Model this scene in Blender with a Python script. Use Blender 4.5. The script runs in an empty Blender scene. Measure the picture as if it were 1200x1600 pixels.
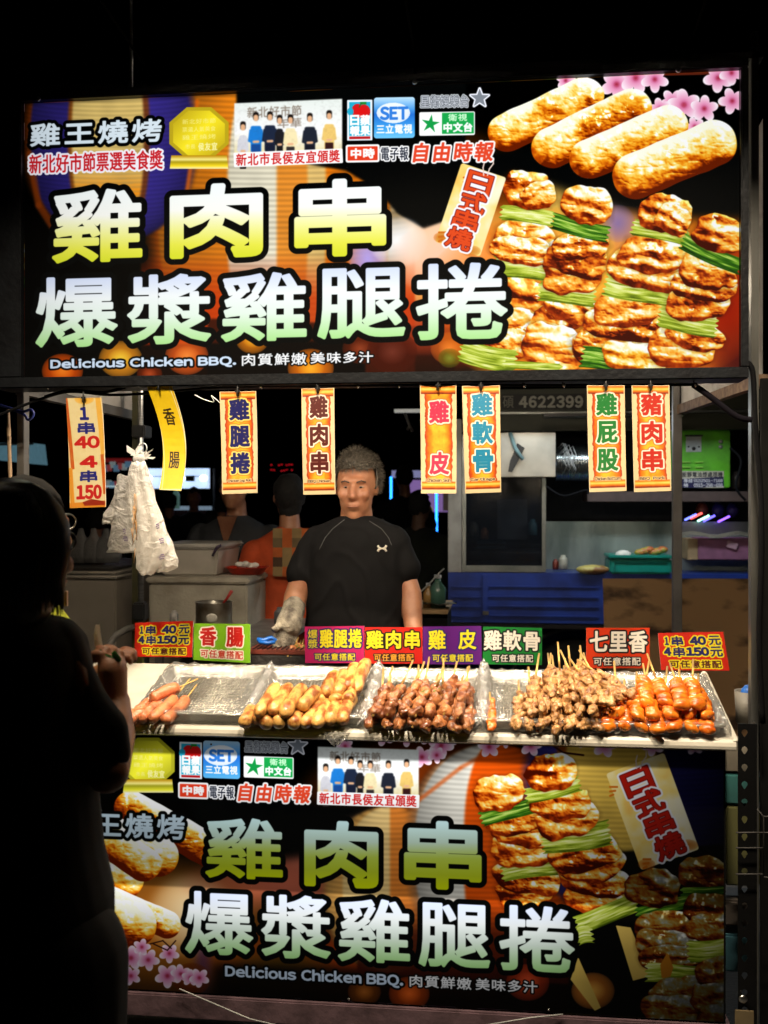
import bpy, bmesh, math, random
import numpy as np
from mathutils import Vector, Matrix, noise
from mathutils.bvhtree import BVHTree
SC = bpy.context.scene; C = SC.collection
R = math.radians
# ---------------------------------------------------------------- camera
EYE = 1.6; YAW = 6.54; FPX = 1600.0
cd = bpy.data.cameras.new('camera'); cam = bpy.data.objects.new('camera', cd); C.objects.link(cam)
cam.location = (0, 0, EYE); cam.rotation_euler = (R(90), 0, R(YAW)); cd.lens = 36; cd.sensor_width = 36; cd.sensor_fit = 'AUTO'
cd.shift_y = -15 / 1600; cd.clip_start = .05; cd.clip_end = 400
cd.dof.use_dof = True; cd.dof.focus_distance = 3.05; cd.dof.aperture_fstop = 4.5
SC.camera = cam
# ---------------------------------------------------------------- night sky
wd = bpy.data.worlds.new('World'); SC.world = wd; wd.use_nodes = True
nt = wd.node_tree; sky = nt.nodes.new('ShaderNodeTexSky'); sky.sky_type = 'NISHITA'; sky.sun_disc = False
sky.sun_elevation = R(-9); sky.sun_rotation = R(200); bg = nt.nodes['Background']; bg.inputs[1].default_value = .05
nt.links.new(sky.outputs[0], bg.inputs[0])
SC.view_settings.view_transform = 'Standard'; SC.view_settings.look = 'None'; SC.view_settings.gamma = 1; SC.view_settings.exposure = 0
SC.cycles.max_bounces = 6; SC.cycles.transparent_max_bounces = 12; SC.cycles.caustics_reflective = False; SC.cycles.caustics_refractive = False
SC.cycles.sample_clamp_indirect = 4
try: SC.cycles.use_denoising = True
except Exception: pass

_f = Vector((-math.sin(R(YAW)), math.cos(R(YAW)), 0)); _r = Vector((math.cos(R(YAW)), math.sin(R(YAW)), 0))
def ray(px, py):
    return _f + _r * ((px - 600) / FPX) + Vector((0, 0, (785 - py) / FPX))
def at(px, py, Y):
    """the point in the plane y = Y that shows at this photograph pixel: used to read positions off the photograph"""
    d = ray(px, py); return Vector((0, 0, EYE)) + d * (Y / d.y)
def ppm(Y): return 1600 / (Y * 1.02)      # pixels per metre
random.seed(7)
# ---------------------------------------------------------------- scene helpers
def tag(o, label=None, cat=None, group=None, kind=None):
    if label: o['label'] = label
    if cat: o['category'] = cat
    if group: o['group'] = group
    if kind: o['kind'] = kind
    return o
def thing(name, label, cat, loc=(0, 0, 0), group=None):
    o = bpy.data.objects.new(name, None); C.objects.link(o); o.location = loc; o.empty_display_size = .05
    return tag(o, label, cat, group)
def link(name, me, mat=None, parent=None, loc=None, smooth=False):
    o = bpy.data.objects.new(name, me); C.objects.link(o)
    if mat is not None and len(me.materials) == 0: me.materials.append(mat)
    if parent is not None:
        o.parent = parent; o.matrix_parent_inverse = Matrix.Identity(4)
        w = parent.location.copy(); p = parent.parent
        while p is not None: w += p.location; p = p.parent
        o.location = (Vector(loc) if loc is not None else Vector((0, 0, 0))) - w if not parent.get('_rot') else Vector((0, 0, 0))
    elif loc is not None: o.location = loc
    if smooth: me.polygons.foreach_set('use_smooth', [True] * len(me.polygons))
    return o
def bmo(name, bm, mat=None, parent=None, smooth=False, loc=None, recalc=True):
    if recalc: bmesh.ops.recalc_face_normals(bm, faces=bm.faces)
    me = bpy.data.meshes.new(name); bm.to_mesh(me); bm.free()
    return link(name, me, mat, parent, loc, smooth)
def sel(name, bm, mat, label, cat, group=None, smooth=False, kind=None):
    """a thing that is one mesh: origin moved to its own base"""
    xs = [v.co for v in bm.verts]; c = Vector(((min(v.x for v in xs) + max(v.x for v in xs)) / 2, (min(v.y for v in xs) + max(v.y for v in xs)) / 2, min(v.z for v in xs)))
    bmesh.ops.translate(bm, verts=bm.verts, vec=-c)
    return tag(bmo(name, bm, mat, None, smooth, c), label, cat, group, kind)
NB = bmesh.new
def box(bm, x0, y0, z0, x1, y1, z1, bev=0):
    r = bmesh.ops.create_cube(bm, size=1); vs = r['verts']
    for v in vs: v.co = Vector((x0 + (v.co.x + .5) * (x1 - x0), y0 + (v.co.y + .5) * (y1 - y0), z0 + (v.co.z + .5) * (z1 - z0)))
    if bev:
        es = list({e for v in vs for e in v.link_edges}); bmesh.ops.bevel(bm, geom=es, offset=bev, segments=2, affect='EDGES', clamp_overlap=True)
    return bm
def obox(bm, c, size, rot=None, bev=0):
    r = bmesh.ops.create_cube(bm, size=1); vs = r['verts']
    for v in vs:
        p = Vector((v.co.x * size[0], v.co.y * size[1], v.co.z * size[2]))
        if rot is not None: p = rot @ p
        v.co = p + Vector(c)
    if bev:
        es = list({e for v in vs for e in v.link_edges}); bmesh.ops.bevel(bm, geom=es, offset=bev, segments=2, affect='EDGES', clamp_overlap=True)
    return bm
def pbox(bm, x0, y0, x1, y1, Y, d=.02, bev=0):
    """box whose front face fills this rectangle of the photograph in the plane y = Y"""
    a = at(x0, y1, Y); b = at(x1, y0, Y); zt = at((x0 + x1) / 2, y0, Y).z; zb = at((x0 + x1) / 2, y1, Y).z
    return box(bm, a.x, Y, zb, b.x, Y + d, zt, bev)
def ring(c, w, u, ru, rv, n, ph=0):
    v = w.cross(u); return [c + u * (math.cos(2 * math.pi * k / n + ph) * ru) + v * (math.sin(2 * math.pi * k / n + ph) * rv) for k in range(n)]
def loft(bm, rings, cap=True, closed=True):
    vv = [[bm.verts.new(p) for p in r] for r in rings]; n = len(rings[0])
    for a, b in zip(vv[:-1], vv[1:]):
        for k in range(n if closed else n - 1):
            bm.faces.new((a[k], a[(k + 1) % n], b[(k + 1) % n], b[k]))
    if cap and closed: bm.faces.new(vv[0][::-1]); bm.faces.new(vv[-1])
    return bm
def frame_of(w):
    w = w.normalized(); u = Vector((0, 0, 1)).cross(w)
    if u.length < 1e-3: u = Vector((1, 0, 0))
    return w, u.normalized()
def tube(bm, pts, r, n=8, cap=True):
    pts = [Vector(p) for p in pts]; rs = []
    u = None
    for i, p in enumerate(pts):
        w = (pts[min(i + 1, len(pts) - 1)] - pts[max(i - 1, 0)])
        if u is None: w, u = frame_of(w)
        else: w = w.normalized(); u = (u - w * u.dot(w)); u = u.normalized() if u.length > 1e-5 else frame_of(w)[1]
        rr = r[i] if isinstance(r, (list, tuple)) else r
        rs.append(ring(p, w, u, rr, rr, n))
    return loft(bm, rs, cap)
def caps(bm, p0, p1, r0, r1, fu=1, fv=1, u=None, n=14, m=5):
    """tapered capsule with an elliptical section"""
    p0, p1 = Vector(p0), Vector(p1); w = p1 - p0; L = w.length
    if L < 1e-5: w = Vector((0, 0, 1)); L = 0
    w, uu = frame_of(w)
    if u is not None: uu = Vector(u) - w * Vector(u).dot(w); uu.normalize()
    rs = []
    for k in range(m):
        a = math.pi / 2 * (1 - k / m) - .08; rs.append((p0 - w * r0 * math.sin(a), r0 * math.cos(a)))
    for k in range(4): rs.append((p0.lerp(p1, k / 3), r0 + (r1 - r0) * k / 3))
    for k in range(1, m + 1):
        a = math.pi / 2 * k / m - .08; rs.append((p1 + w * r1 * math.sin(a), r1 * math.cos(a)))
    return loft(bm, [ring(c, w, uu, max(r, .0005) * fu, max(r, .0005) * fv, n) for c, r in rs])
def ell(bm, c, rx, ry, rz, rot=None, sub=3):
    r = bmesh.ops.create_icosphere(bm, subdivisions=sub, radius=1)
    for v in r['verts']:
        p = Vector((v.co.x * rx, v.co.y * ry, v.co.z * rz)); v.co = (rot @ p if rot else p) + Vector(c)
    return bm
def remesh(bm, voxel, smooth=4, name='organic'):
    me = bpy.data.meshes.new(name); bm.to_mesh(me); bm.free(); o = bpy.data.objects.new(name, me); C.objects.link(o)
    m = o.modifiers.new('r', 'REMESH'); m.mode = 'VOXEL'; m.voxel_size = voxel; m.use_smooth_shade = True
    if smooth: s = o.modifiers.new('s', 'SMOOTH'); s.factor = .5; s.iterations = smooth
    dg = bpy.context.evaluated_depsgraph_get(); out = bpy.data.meshes.new_from_object(o.evaluated_get(dg))
    bpy.data.objects.remove(o); bpy.data.meshes.remove(me); out.name = name
    out.polygons.foreach_set('use_smooth', [True] * len(out.polygons)); return out
def verts_of(me):
    a = np.zeros(len(me.vertices) * 3, np.float32); b = a.copy(); me.vertices.foreach_get('co', a); me.vertices.foreach_get('normal', b); return a.reshape(-1, 3), b.reshape(-1, 3)
def push(me, fn):
    """move every vertex along its normal by fn(co)"""
    a, b = verts_of(me); d = np.array([fn(Vector(p)) for p in a], np.float32); me.vertices.foreach_set('co', (a + b * d[:, None]).ravel()); me.update()
def disp(me, amp, scale, seed=0):
    s = Vector((seed, seed * 2, 0)); push(me, lambda p: amp * noise.fractal(p * scale + s, 1, 2, 3))
# ---------------------------------------------------------------- materials
_m = {}
def mat(name, c=(.5, .5, .5), rough=.5, metal=0, c2=None, scale=12, bump=0, bscale=60, em=None, es=0, alpha=None, rnd=0, spec=.5, sss=0, stretch=None, coat=0, thr=(.4, .65)):
    if name in _m: return _m[name]
    m = bpy.data.materials.new(name); m.use_nodes = True; _m[name] = m; n = m.node_tree.nodes; l = m.node_tree.links
    b = n['Principled BSDF']; b.inputs['Roughness'].default_value = rough; b.inputs['Metallic'].default_value = metal
    b.inputs['Base Color'].default_value = (*c, 1); b.inputs['Specular IOR Level'].default_value = spec
    tc = n.new('ShaderNodeTexCoord'); vec = tc.outputs['Object']
    if rnd:
        oi = n.new('ShaderNodeObjectInfo'); ml = n.new('ShaderNodeMath'); ml.operation = 'MULTIPLY'; ml.inputs[1].default_value = 37.0
        l.new(oi.outputs['Random'], ml.inputs[0]); ad = n.new('ShaderNodeVectorMath'); l.new(vec, ad.inputs[0]); l.new(ml.outputs[0], ad.inputs[1]); vec = ad.outputs[0]
    if stretch:
        mp = n.new('ShaderNodeMapping'); mp.inputs['Scale'].default_value = stretch; l.new(vec, mp.inputs[0]); vec = mp.outputs[0]
    c2 = c2 or tuple(v * .72 for v in c)
    ns = n.new('ShaderNodeTexNoise'); ns.inputs['Scale'].default_value = scale; ns.inputs['Detail'].default_value = 5; l.new(vec, ns.inputs['Vector'])
    mr = n.new('ShaderNodeMapRange'); mr.inputs[1].default_value = thr[0]; mr.inputs[2].default_value = thr[1]; l.new(ns.outputs[0], mr.inputs[0])
    mx = n.new('ShaderNodeMix'); mx.data_type = 'RGBA'; mx.inputs[6].default_value = (*c, 1); mx.inputs[7].default_value = (*c2, 1)
    l.new(mr.outputs[0], mx.inputs[0]); col = mx.outputs[2]
    if rnd:
        hs = n.new('ShaderNodeHueSaturation'); r2 = n.new('ShaderNodeMapRange'); r2.inputs[3].default_value = 1 - rnd; r2.inputs[4].default_value = 1 + rnd
        l.new(oi.outputs['Random'], r2.inputs[0]); l.new(r2.outputs[0], hs.inputs['Value']); l.new(col, hs.inputs['Color']); col = hs.outputs[0]
    l.new(col, b.inputs['Base Color'])
    rr = n.new('ShaderNodeMapRange'); rr.inputs[3].default_value = max(0, rough - .08); rr.inputs[4].default_value = min(1, rough + .12); l.new(ns.outputs[0], rr.inputs[0]); l.new(rr.outputs[0], b.inputs['Roughness'])
    if bump:
        n2 = n.new('ShaderNodeTexNoise'); n2.inputs['Scale'].default_value = bscale; n2.inputs['Detail'].default_value = 4; l.new(vec, n2.inputs['Vector'])
        bp = n.new('ShaderNodeBump'); bp.inputs['Strength'].default_value = bump; bp.inputs['Distance'].default_value = .01; l.new(n2.outputs[0], bp.inputs['Height']); l.new(bp.outputs[0], b.inputs['Normal'])
    if em: b.inputs['Emission Color'].default_value = (*em, 1); b.inputs['Emission Strength'].default_value = es
    if alpha is not None: b.inputs['Alpha'].default_value = alpha
    if sss: b.inputs['Subsurface Weight'].default_value = sss; b.inputs['Subsurface Radius'].default_value = (.01, .004, .002)
    if coat: b.inputs['Coat Weight'].default_value = coat; b.inputs['Coat Roughness'].default_value = .08
    return m
def film_mat(name, tr=.75, tint=(1, 1, 1), rough=.12, white=.2):
    m = bpy.data.materials.new(name); m.use_nodes = True; n = m.node_tree.nodes; l = m.node_tree.links; n.clear()
    o = n.new('ShaderNodeOutputMaterial'); t = n.new('ShaderNodeBsdfTransparent'); g = n.new('ShaderNodeBsdfGlossy'); g.inputs['Roughness'].default_value = rough
    d = n.new('ShaderNodeBsdfDiffuse'); d.inputs[0].default_value = (*[v * .8 for v in tint], 1); tl = n.new('ShaderNodeBsdfTranslucent'); tl.inputs[0].default_value = (*[v * .8 for v in tint], 1)
    a = n.new('ShaderNodeMixShader'); a.inputs[0].default_value = .5; l.new(d.outputs[0], a.inputs[1]); l.new(tl.outputs[0], a.inputs[2])
    b = n.new('ShaderNodeMixShader'); b.inputs[0].default_value = white; l.new(g.outputs[0], b.inputs[1]); l.new(a.outputs[0], b.inputs[2])
    c = n.new('ShaderNodeMixShader'); lw = n.new('ShaderNodeLayerWeight'); lw.inputs[0].default_value = .35
    mr = n.new('ShaderNodeMapRange'); mr.inputs[3].default_value = 1 - tr; mr.inputs[4].default_value = min(1, 1.5 - tr); l.new(lw.outputs['Facing'], mr.inputs[0]); l.new(mr.outputs[0], c.inputs[0])
    l.new(t.outputs[0], c.inputs[1]); l.new(b.outputs[0], c.inputs[2]); l.new(c.outputs[0], o.inputs[0])
    tc = n.new('ShaderNodeTexCoord'); nz = n.new('ShaderNodeTexNoise'); nz.inputs['Scale'].default_value = 22; nz.inputs['Detail'].default_value = 3; nz.inputs['Distortion'].default_value = 2; l.new(tc.outputs['Object'], nz.inputs['Vector'])
    bp = n.new('ShaderNodeBump'); bp.inputs['Strength'].default_value = .8; bp.inputs['Distance'].default_value = .02; l.new(nz.outputs[0], bp.inputs['Height'])
    for q in (g, d, tl): l.new(bp.outputs[0], q.inputs['Normal'])
    return m
def print_mat(name, img, rough=.4, em=0, emission_profile=None, coat=0, mul=.8):
    m = bpy.data.materials.new(name); m.use_nodes = True; n = m.node_tree.nodes; l = m.node_tree.links; b = n['Principled BSDF']
    t = n.new('ShaderNodeTexImage'); t.image = img; t.interpolation = 'Cubic'; uv = n.new('ShaderNodeUVMap'); l.new(uv.outputs[0], t.inputs[0])
    b.inputs['Roughness'].default_value = rough
    if em:
        b.inputs['Base Color'].default_value = (.001, .001, .001, 1); b.inputs['Specular IOR Level'].default_value = .03; l.new(t.outputs[0], b.inputs['Emission Color']); b.inputs['Emission Strength'].default_value = em
        if emission_profile: emission_profile(n, l, uv, b.inputs['Emission Strength'])
    else:
        mx = n.new('ShaderNodeMix'); mx.data_type = 'RGBA'; mx.blend_type = 'MULTIPLY'; mx.inputs[0].default_value = 1; mx.inputs[7].default_value = (mul, mul, mul, 1)
        l.new(t.outputs[0], mx.inputs[6]); l.new(mx.outputs[2], b.inputs['Base Color'])
    if coat: b.inputs['Coat Weight'].default_value = coat; b.inputs['Coat Roughness'].default_value = .06
    return m
def slab(pts, th, side, front, nx=1, ny=1, bend=None):
    """a thin board: pts = TL, TR, BR, BL of its front face; the print is on the front"""
    bm = NB(); uvl = bm.loops.layers.uv.new('UVMap'); a, b, c, d = [Vector(p) for p in pts]
    nrm = (b - a).cross(d - a).normalized()          # points away from the viewer
    G = []
    for j in range(ny + 1):
        row = []
        for i in range(nx + 1):
            u, v = i / nx, j / ny; p = (a.lerp(b, u)).lerp(d.lerp(c, u), v)
            if bend: p = p + bend(u, v)
            row.append((p, u, 1 - v))
        G.append(row)
    F = [[bm.verts.new(q[0]) for q in r] for r in G]; B = [[bm.verts.new(q[0] + nrm * th) for q in r] for r in G]
    def face(vs, uvs=None, mi=0):
        f = bm.faces.new(vs); f.material_index = mi
        if uvs:
            for lp, w in zip(f.loops, uvs): lp[uvl].uv = w
        return f
    for j in range(ny):
        for i in range(nx):
            q = ((j, i), (j + 1, i), (j + 1, i + 1), (j, i + 1))
            face([F[y][x] for y, x in q], [G[y][x][1:] for y, x in q], 1); face([B[y][x] for y, x in q[::-1]])
    P = [(0, i) for i in range(nx)] + [(j, nx) for j in range(ny)] + [(ny, i) for i in range(nx, 0, -1)] + [(j, 0) for j in range(ny, 0, -1)]
    for k in range(len(P)):
        y0, x0 = P[k]; y1, x1 = P[(k + 1) % len(P)]; face([F[y0][x0], F[y1][x1], B[y1][x1], B[y0][x0]])
    me = bpy.data.meshes.new('slab'); bm.to_mesh(me); bm.free(); me.materials.append(side); me.materials.append(front); return me
def steel(name='brushed_steel', c=(.55, .55, .54), r=.3): return mat(name, c, r, 1, scale=5, stretch=(1, 1, 30), bump=.05)
BLK = lambda: mat('black_metal', (.012, .012, .013), .45, .6, scale=20, bump=.1)
# ---------------------------------------------------------------- flat print: a small raster painter
_tc = bpy.data.curves.new('glyph_source', 'FONT'); _to = bpy.data.objects.new('glyph_source', _tc)
C.objects.link(_to); _tc.fill_mode = 'NONE'; _tc.resolution_u = 3
_gl = {}
def glyph(ch):
    """outline segments (n,4) of one character, in em units"""
    if ch not in _gl:
        _tc.body = ch
        dg = bpy.context.evaluated_depsgraph_get()
        me = bpy.data.meshes.new_from_object(_to.evaluated_get(dg))
        co = np.zeros(len(me.vertices) * 3, np.float32); me.vertices.foreach_get('co', co); co = co.reshape(-1, 3)[:, :2]
        e = np.zeros(len(me.edges) * 2, np.int32); me.edges.foreach_get('vertices', e); e = e.reshape(-1, 2)
        _gl[ch] = np.hstack([co[e[:, 0]], co[e[:, 1]]]) if len(e) else np.zeros((0, 4), np.float32)
        bpy.data.meshes.remove(me)
    return _gl[ch]
for _c in set('雞王燒烤新北好市節票選美食獎肉串爆漿腿捲質鮮嫩味多汁日蘋報果三立電視星衛娛樂台中文時子自由長侯友宜頒人氣年華式皮軟骨屁股豬香腸可任意搭配元七里碩高效能油煙處理機靜專線') | {chr(k + 0xFEE0) for k in range(33, 127)}: glyph(_c)
def full(s):
    return ''.join(chr(ord(c) + 0xFEE0) if 33 <= ord(c) <= 126 else c for c in s)
def run(s, gap=0.06, mono=False, space=0.3):
    """segments of a string; latin letters are set by their own widths"""
    out = []; x = 0.0
    for ch in s:
        if ch == ' ': x += space; continue
        g = glyph(full(ch))
        if not len(g): continue
        if ord(ch) < 128 and not mono:
            lo = min(g[:, 0].min(), g[:, 2].min()); hi = max(g[:, 0].max(), g[:, 2].max())
            out.append(g + np.array([x - lo, 0, x - lo, 0])); x += hi - lo + gap
        else:
            out.append(g + np.array([x, 0, x, 0])); x += 1.0 + gap
    return np.vstack(out)

_lat = np.random.RandomState(5).rand(257, 257).astype(np.float32)
def vnoise(x, y, seed=0):
    x = x + seed * 17.37; y = y + seed * 9.71
    xi = np.floor(x).astype(np.int32); yi = np.floor(y).astype(np.int32)
    fx = (x - xi).astype(np.float32); fy = (y - yi).astype(np.float32)
    fx = fx * fx * (3 - 2 * fx); fy = fy * fy * (3 - 2 * fy)
    a = _lat[yi & 255, xi & 255]; b = _lat[yi & 255, (xi + 1) & 255]
    c = _lat[(yi + 1) & 255, xi & 255]; d = _lat[(yi + 1) & 255, (xi + 1) & 255]
    return (a * (1 - fx) + b * fx) * (1 - fy) + (c * (1 - fx) + d * fx) * fy
def fbm(x, y, seed=0, o=3):
    r = 0; a = .5; t = 0
    for k in range(o):
        r = r + a * vnoise(x, y, seed + k * 3); t += a; a *= .5; x = x * 2.1; y = y * 2.1
    return r / t
def ramp(t, pal):
    t = np.clip(t, 0, 1); xs = [p[0] for p in pal]
    return np.stack([np.interp(t, xs, [p[1][k] for p in pal]) for k in range(3)], -1).astype(np.float32)
def hexc(h): return tuple(int(h[k:k + 2], 16) / 255 for k in (0, 2, 4))

SL = 7.17e-5; HZ = 785.0        # how the photograph's level lines slant
def Q(x0, y0, x1, y1):
    c = (x0 + x1) / 2; f = lambda x, y: (x, y + (x - c) * (y - HZ) * SL)
    return [f(x0, y0), f(x1, y0), f(x1, y1), f(x0, y1)]
def RQ(cx, cy, w, h, ang, sh=0):
    a = math.radians(ang); r = []
    for sx, sy in ((-1, -1), (1, -1), (1, 1), (-1, 1)):
        u = sx * w / 2 + sy * sh; v = sy * h / 2
        r.append((cx + u * math.cos(a) - v * math.sin(a), cy + u * math.sin(a) + v * math.cos(a)))
    return r
def homog(src, dst):
    A = []; b = []
    for (x, y), (u, v) in zip(src, dst):
        A.append([x, y, 1, 0, 0, 0, -u * x, -u * y]); b.append(u)
        A.append([0, 0, 0, x, y, 1, -v * x, -v * y]); b.append(v)
    h = np.linalg.solve(np.array(A, float), np.array(b, float))
    return np.append(h, 1).reshape(3, 3)
def hap(H, x, y):
    d = H[2, 0] * x + H[2, 1] * y + H[2, 2]
    return (H[0, 0] * x + H[0, 1] * y + H[0, 2]) / d, (H[1, 0] * x + H[1, 1] * y + H[1, 2]) / d

class Art:
    def __init__(s, quad, w, h, base=(0, 0, 0)):
        s.w, s.h = w, h; s.Hi = homog(quad, [(0, 0), (w, 0), (w, h), (0, h)]); Hf = np.linalg.inv(s.Hi)
        gx, gy = np.meshgrid(np.arange(w) + .5, np.arange(h) + .5)
        s.X, s.Y = [a.astype(np.float32) for a in hap(Hf, gx, gy)]
        s.C = np.zeros((h, w, 3), np.float32) + np.array(base, np.float32)
        s.k = w / math.hypot(quad[1][0] - quad[0][0], quad[1][1] - quad[0][1])
    def win(s, x0, y0, x1, y1):
        u, v = hap(s.Hi, np.array([x0, x1, x1, x0]), np.array([y0, y0, y1, y1]))
        a, b = max(0, int(u.min()) - 1), min(s.w, int(u.max()) + 2); c, d = max(0, int(v.min()) - 1), min(s.h, int(v.max()) + 2)
        return (slice(c, max(c, d)), slice(a, max(a, b)))
    def mix(s, sl, a, col):
        a = np.clip(a, 0, 1)[..., None]; s.C[sl] = s.C[sl] * (1 - a) + np.asarray(col, np.float32) * a
    def aa(s, sd): return np.clip(.5 - sd * s.k, 0, 1)
    def glow(s, cx, cy, rx, ry, col, p=2.0, a=1.0, ang=0):
        R = max(rx, ry); sl = s.win(cx - R, cy - R, cx + R, cy + R); u, v = s.loc(sl, cx, cy, ang)
        r = np.sqrt((u / rx) ** 2 + (v / ry) ** 2)
        s.mix(sl, a * np.clip(1 - r, 0, 1) ** (1 / p) if p > 1 else a * np.clip(1 - r, 0, 1) ** p, col)
    def loc(s, sl, cx, cy, ang):
        a = math.radians(ang); dx = s.X[sl] - cx; dy = s.Y[sl] - cy
        return dx * math.cos(a) + dy * math.sin(a), -dx * math.sin(a) + dy * math.cos(a)
    def rect(s, cx, cy, w, h, col, ang=0, rad=0, a=1.0, grad=None):
        R = math.hypot(w, h) / 2 + 2; sl = s.win(cx - R, cy - R, cx + R, cy + R); u, v = s.loc(sl, cx, cy, ang)
        dx = np.abs(u) - w / 2 + rad; dy = np.abs(v) - h / 2 + rad
        sd = np.hypot(np.maximum(dx, 0), np.maximum(dy, 0)) + np.minimum(np.maximum(dx, dy), 0) - rad
        if grad is not None:
            t = (v / h + .5)[..., None]; col = np.array(col) * (1 - t) + np.array(grad) * t
        s.mix(sl, s.aa(sd) * a, col)
    def box(s, x0, y0, x1, y1, col, rad=0, a=1.0, grad=None):
        s.rect((x0 + x1) / 2, (y0 + y1) / 2, x1 - x0, y1 - y0, col, math.degrees(((y0 + y1) / 2 - HZ) * SL), rad, a, grad)
    def poly(s, pts, col, r=0, a=1.0):
        seg = np.array([[*pts[i], *pts[(i + 1) % len(pts)]] for i in range(len(pts))], float)
        s.shape(seg, [(r, col)], a=a)
    def line(s, pts, r, col, a=1.0):
        for p, q in zip(pts[:-1], pts[1:]):
            sl = s.win(min(p[0], q[0]) - r - 1, min(p[1], q[1]) - r - 1, max(p[0], q[0]) + r + 1, max(p[1], q[1]) + r + 1)
            s.mix(sl, a * s.aa(s.segd(sl, p, q) - r), col)
    def segd(s, sl, p, q):
        dx, dy = q[0] - p[0], q[1] - p[1]; L = dx * dx + dy * dy + 1e-9
        ax = s.X[sl] - p[0]; ay = s.Y[sl] - p[1]; t = np.clip((ax * dx + ay * dy) / L, 0, 1)
        return np.hypot(ax - t * dx, ay - t * dy)
    def shape(s, seg, layers, a=1.0, box=None):
        """seg in photograph pixels; layers (radius, colour or f(u,v)) painted in order"""
        x0, y0 = hap(s.Hi, seg[:, 0], seg[:, 1]); x1, y1 = hap(s.Hi, seg[:, 2], seg[:, 3])
        R = max(l[0] for l in layers) * s.k + 2
        cx0 = max(0, int(min(x0.min(), x1.min()) - R)); cx1 = min(s.w, int(max(x0.max(), x1.max()) + R) + 1)
        cy0 = max(0, int(min(y0.min(), y1.min()) - R)); cy1 = min(s.h, int(max(y0.max(), y1.max()) + R) + 1)
        if cx1 <= cx0 or cy1 <= cy0: return
        D = np.full((cy1 - cy0, cx1 - cx0), R * R, np.float32); T = np.zeros((cy1 - cy0, cx1 - cx0 + 1), np.int8)
        px = np.arange(cx0, cx1, dtype=np.float32) + .5; py = np.arange(cy0, cy1, dtype=np.float32) + .5
        for a0, b0, a1, b1 in zip(x0, y0, x1, y1):
            i0 = max(int(min(a0, a1) - R) - cx0, 0); i1 = int(max(a0, a1) + R) + 1 - cx0
            j0 = max(int(min(b0, b1) - R) - cy0, 0); j1 = int(max(b0, b1) + R) + 1 - cy0
            if i1 <= i0 or j1 <= j0: continue
            dx, dy = a1 - a0, b1 - b0; L = dx * dx + dy * dy + 1e-9
            ax = (px[i0:i1] - a0)[None, :]; ay = (py[j0:j1] - b0)[:, None]
            t = np.clip((ax * dx + ay * dy) / L, 0, 1); d = (ax - t * dx) ** 2 + (ay - t * dy) ** 2
            w = D[j0:j1, i0:i1]; np.minimum(w, d, out=w)
            if b0 != b1:
                lo, hi = min(b0, b1), max(b0, b1)
                ja = int(math.ceil(lo - .5)) - cy0; jb = int(math.ceil(hi - .5)) - cy0
                ja = max(ja, 0); jb = min(jb, cy1 - cy0)
                if jb > ja:
                    yy = py[ja:jb]; xc = a0 + (yy - b0) / dy * dx
                    ii = np.clip(np.ceil(xc - .5).astype(int) - cx0, 0, cx1 - cx0)
                    T[np.arange(ja, jb), ii] ^= 1
        ins = (np.cumsum(T[:, :-1], 1) & 1).astype(bool)
        sd = np.sqrt(D); sd = np.where(ins, -sd, sd); sl = (slice(cy0, cy1), slice(cx0, cx1))
        for l in layers:
            col = l[1]
            if callable(col): col = col(s.X[sl], s.Y[sl])
            s.mix(sl, a * np.clip(.5 - (sd - l[0] * s.k), 0, 1), col)
    def text(s, t, q, col, strokes=(), wt=0.0, gap=0.06, em=False, space=0.3, mono=False):
        """string t into the quad q (its ink fills the quad); strokes [(radius, colour)] behind it"""
        g = run(t, gap, mono, space); xs = np.r_[g[:, 0], g[:, 2]]; ys = np.r_[g[:, 1], g[:, 3]]
        lo, hi = xs.min(), xs.max(); bo, to = (-.08, .85) if em else (ys.min(), ys.max())
        (ax, ay), (bx, by), (cx, cy), (dx, dy) = q
        def m(x, y):
            u = (x - lo) / (hi - lo); v = (to - y) / (to - bo)
            return (ax * (1 - u) + bx * u) * (1 - v) + (dx * (1 - u) + cx * u) * v, (ay * (1 - u) + by * u) * (1 - v) + (dy * (1 - u) + cy * u) * v
        X0, Y0 = m(g[:, 0], g[:, 1]); X1, Y1 = m(g[:, 2], g[:, 3])
        c = col
        if isinstance(col, list):      # vertical gradient print
            yt = (ay + by) / 2; yb = (cy + dy) / 2; c = lambda X, Y: ramp((Y - yt) / (yb - yt), col)
        s.shape(np.stack([X0, Y0, X1, Y1], 1), [(r + wt, k) for r, k in strokes] + [(wt, c)])
    # -- pictures of food
    def lit(s, sl, al, h, pal, seed, ns, nz, spec=.5, hs=1.0, add=0):
        X = s.X[sl] / ns; Y = s.Y[sl] / ns; n = fbm(X, Y, seed, 4); H = h * hs + nz * (.75 * n + .25 * np.abs(fbm(X * 1.3, Y * 2.6, seed + 5, 2) - .5) * 2)
        gy, gx = np.gradient(H); gx = gx * s.k * ns * .6; gy = gy * s.k * ns * .6
        nzv = 1 / np.sqrt(gx * gx + gy * gy + 1); L = np.clip((-(-.45) * -gx * 1.0 + .75 * -(-gy) * 1.0 + .6) * nzv, 0, 1.4)
        w = fbm(X * .42, Y * .55, seed + 9, 3); b = np.clip((w - .5) * 5, 0, 1)
        t = add + .66 * L + .24 - .5 * b * (.5 + .5 * n) + .25 * (w - .4)
        g = fbm(X * 3.1, Y * 3.1, seed + 21, 2); t = t + .3 * (g - .5) + .16 * (fbm(X * 1.4, Y * 1.4, seed + 33, 2) - .5)
        t = (t - .5) * 1.25 + .53
        col = ramp(t, pal)
        sp = np.clip(L - .96, 0, 1) * 7 * spec * (1 - .4 * b)
        sp = sp + np.clip(g - .64, 0, 1) * 9 * (L > .62) * spec * (.4 + b)
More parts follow.
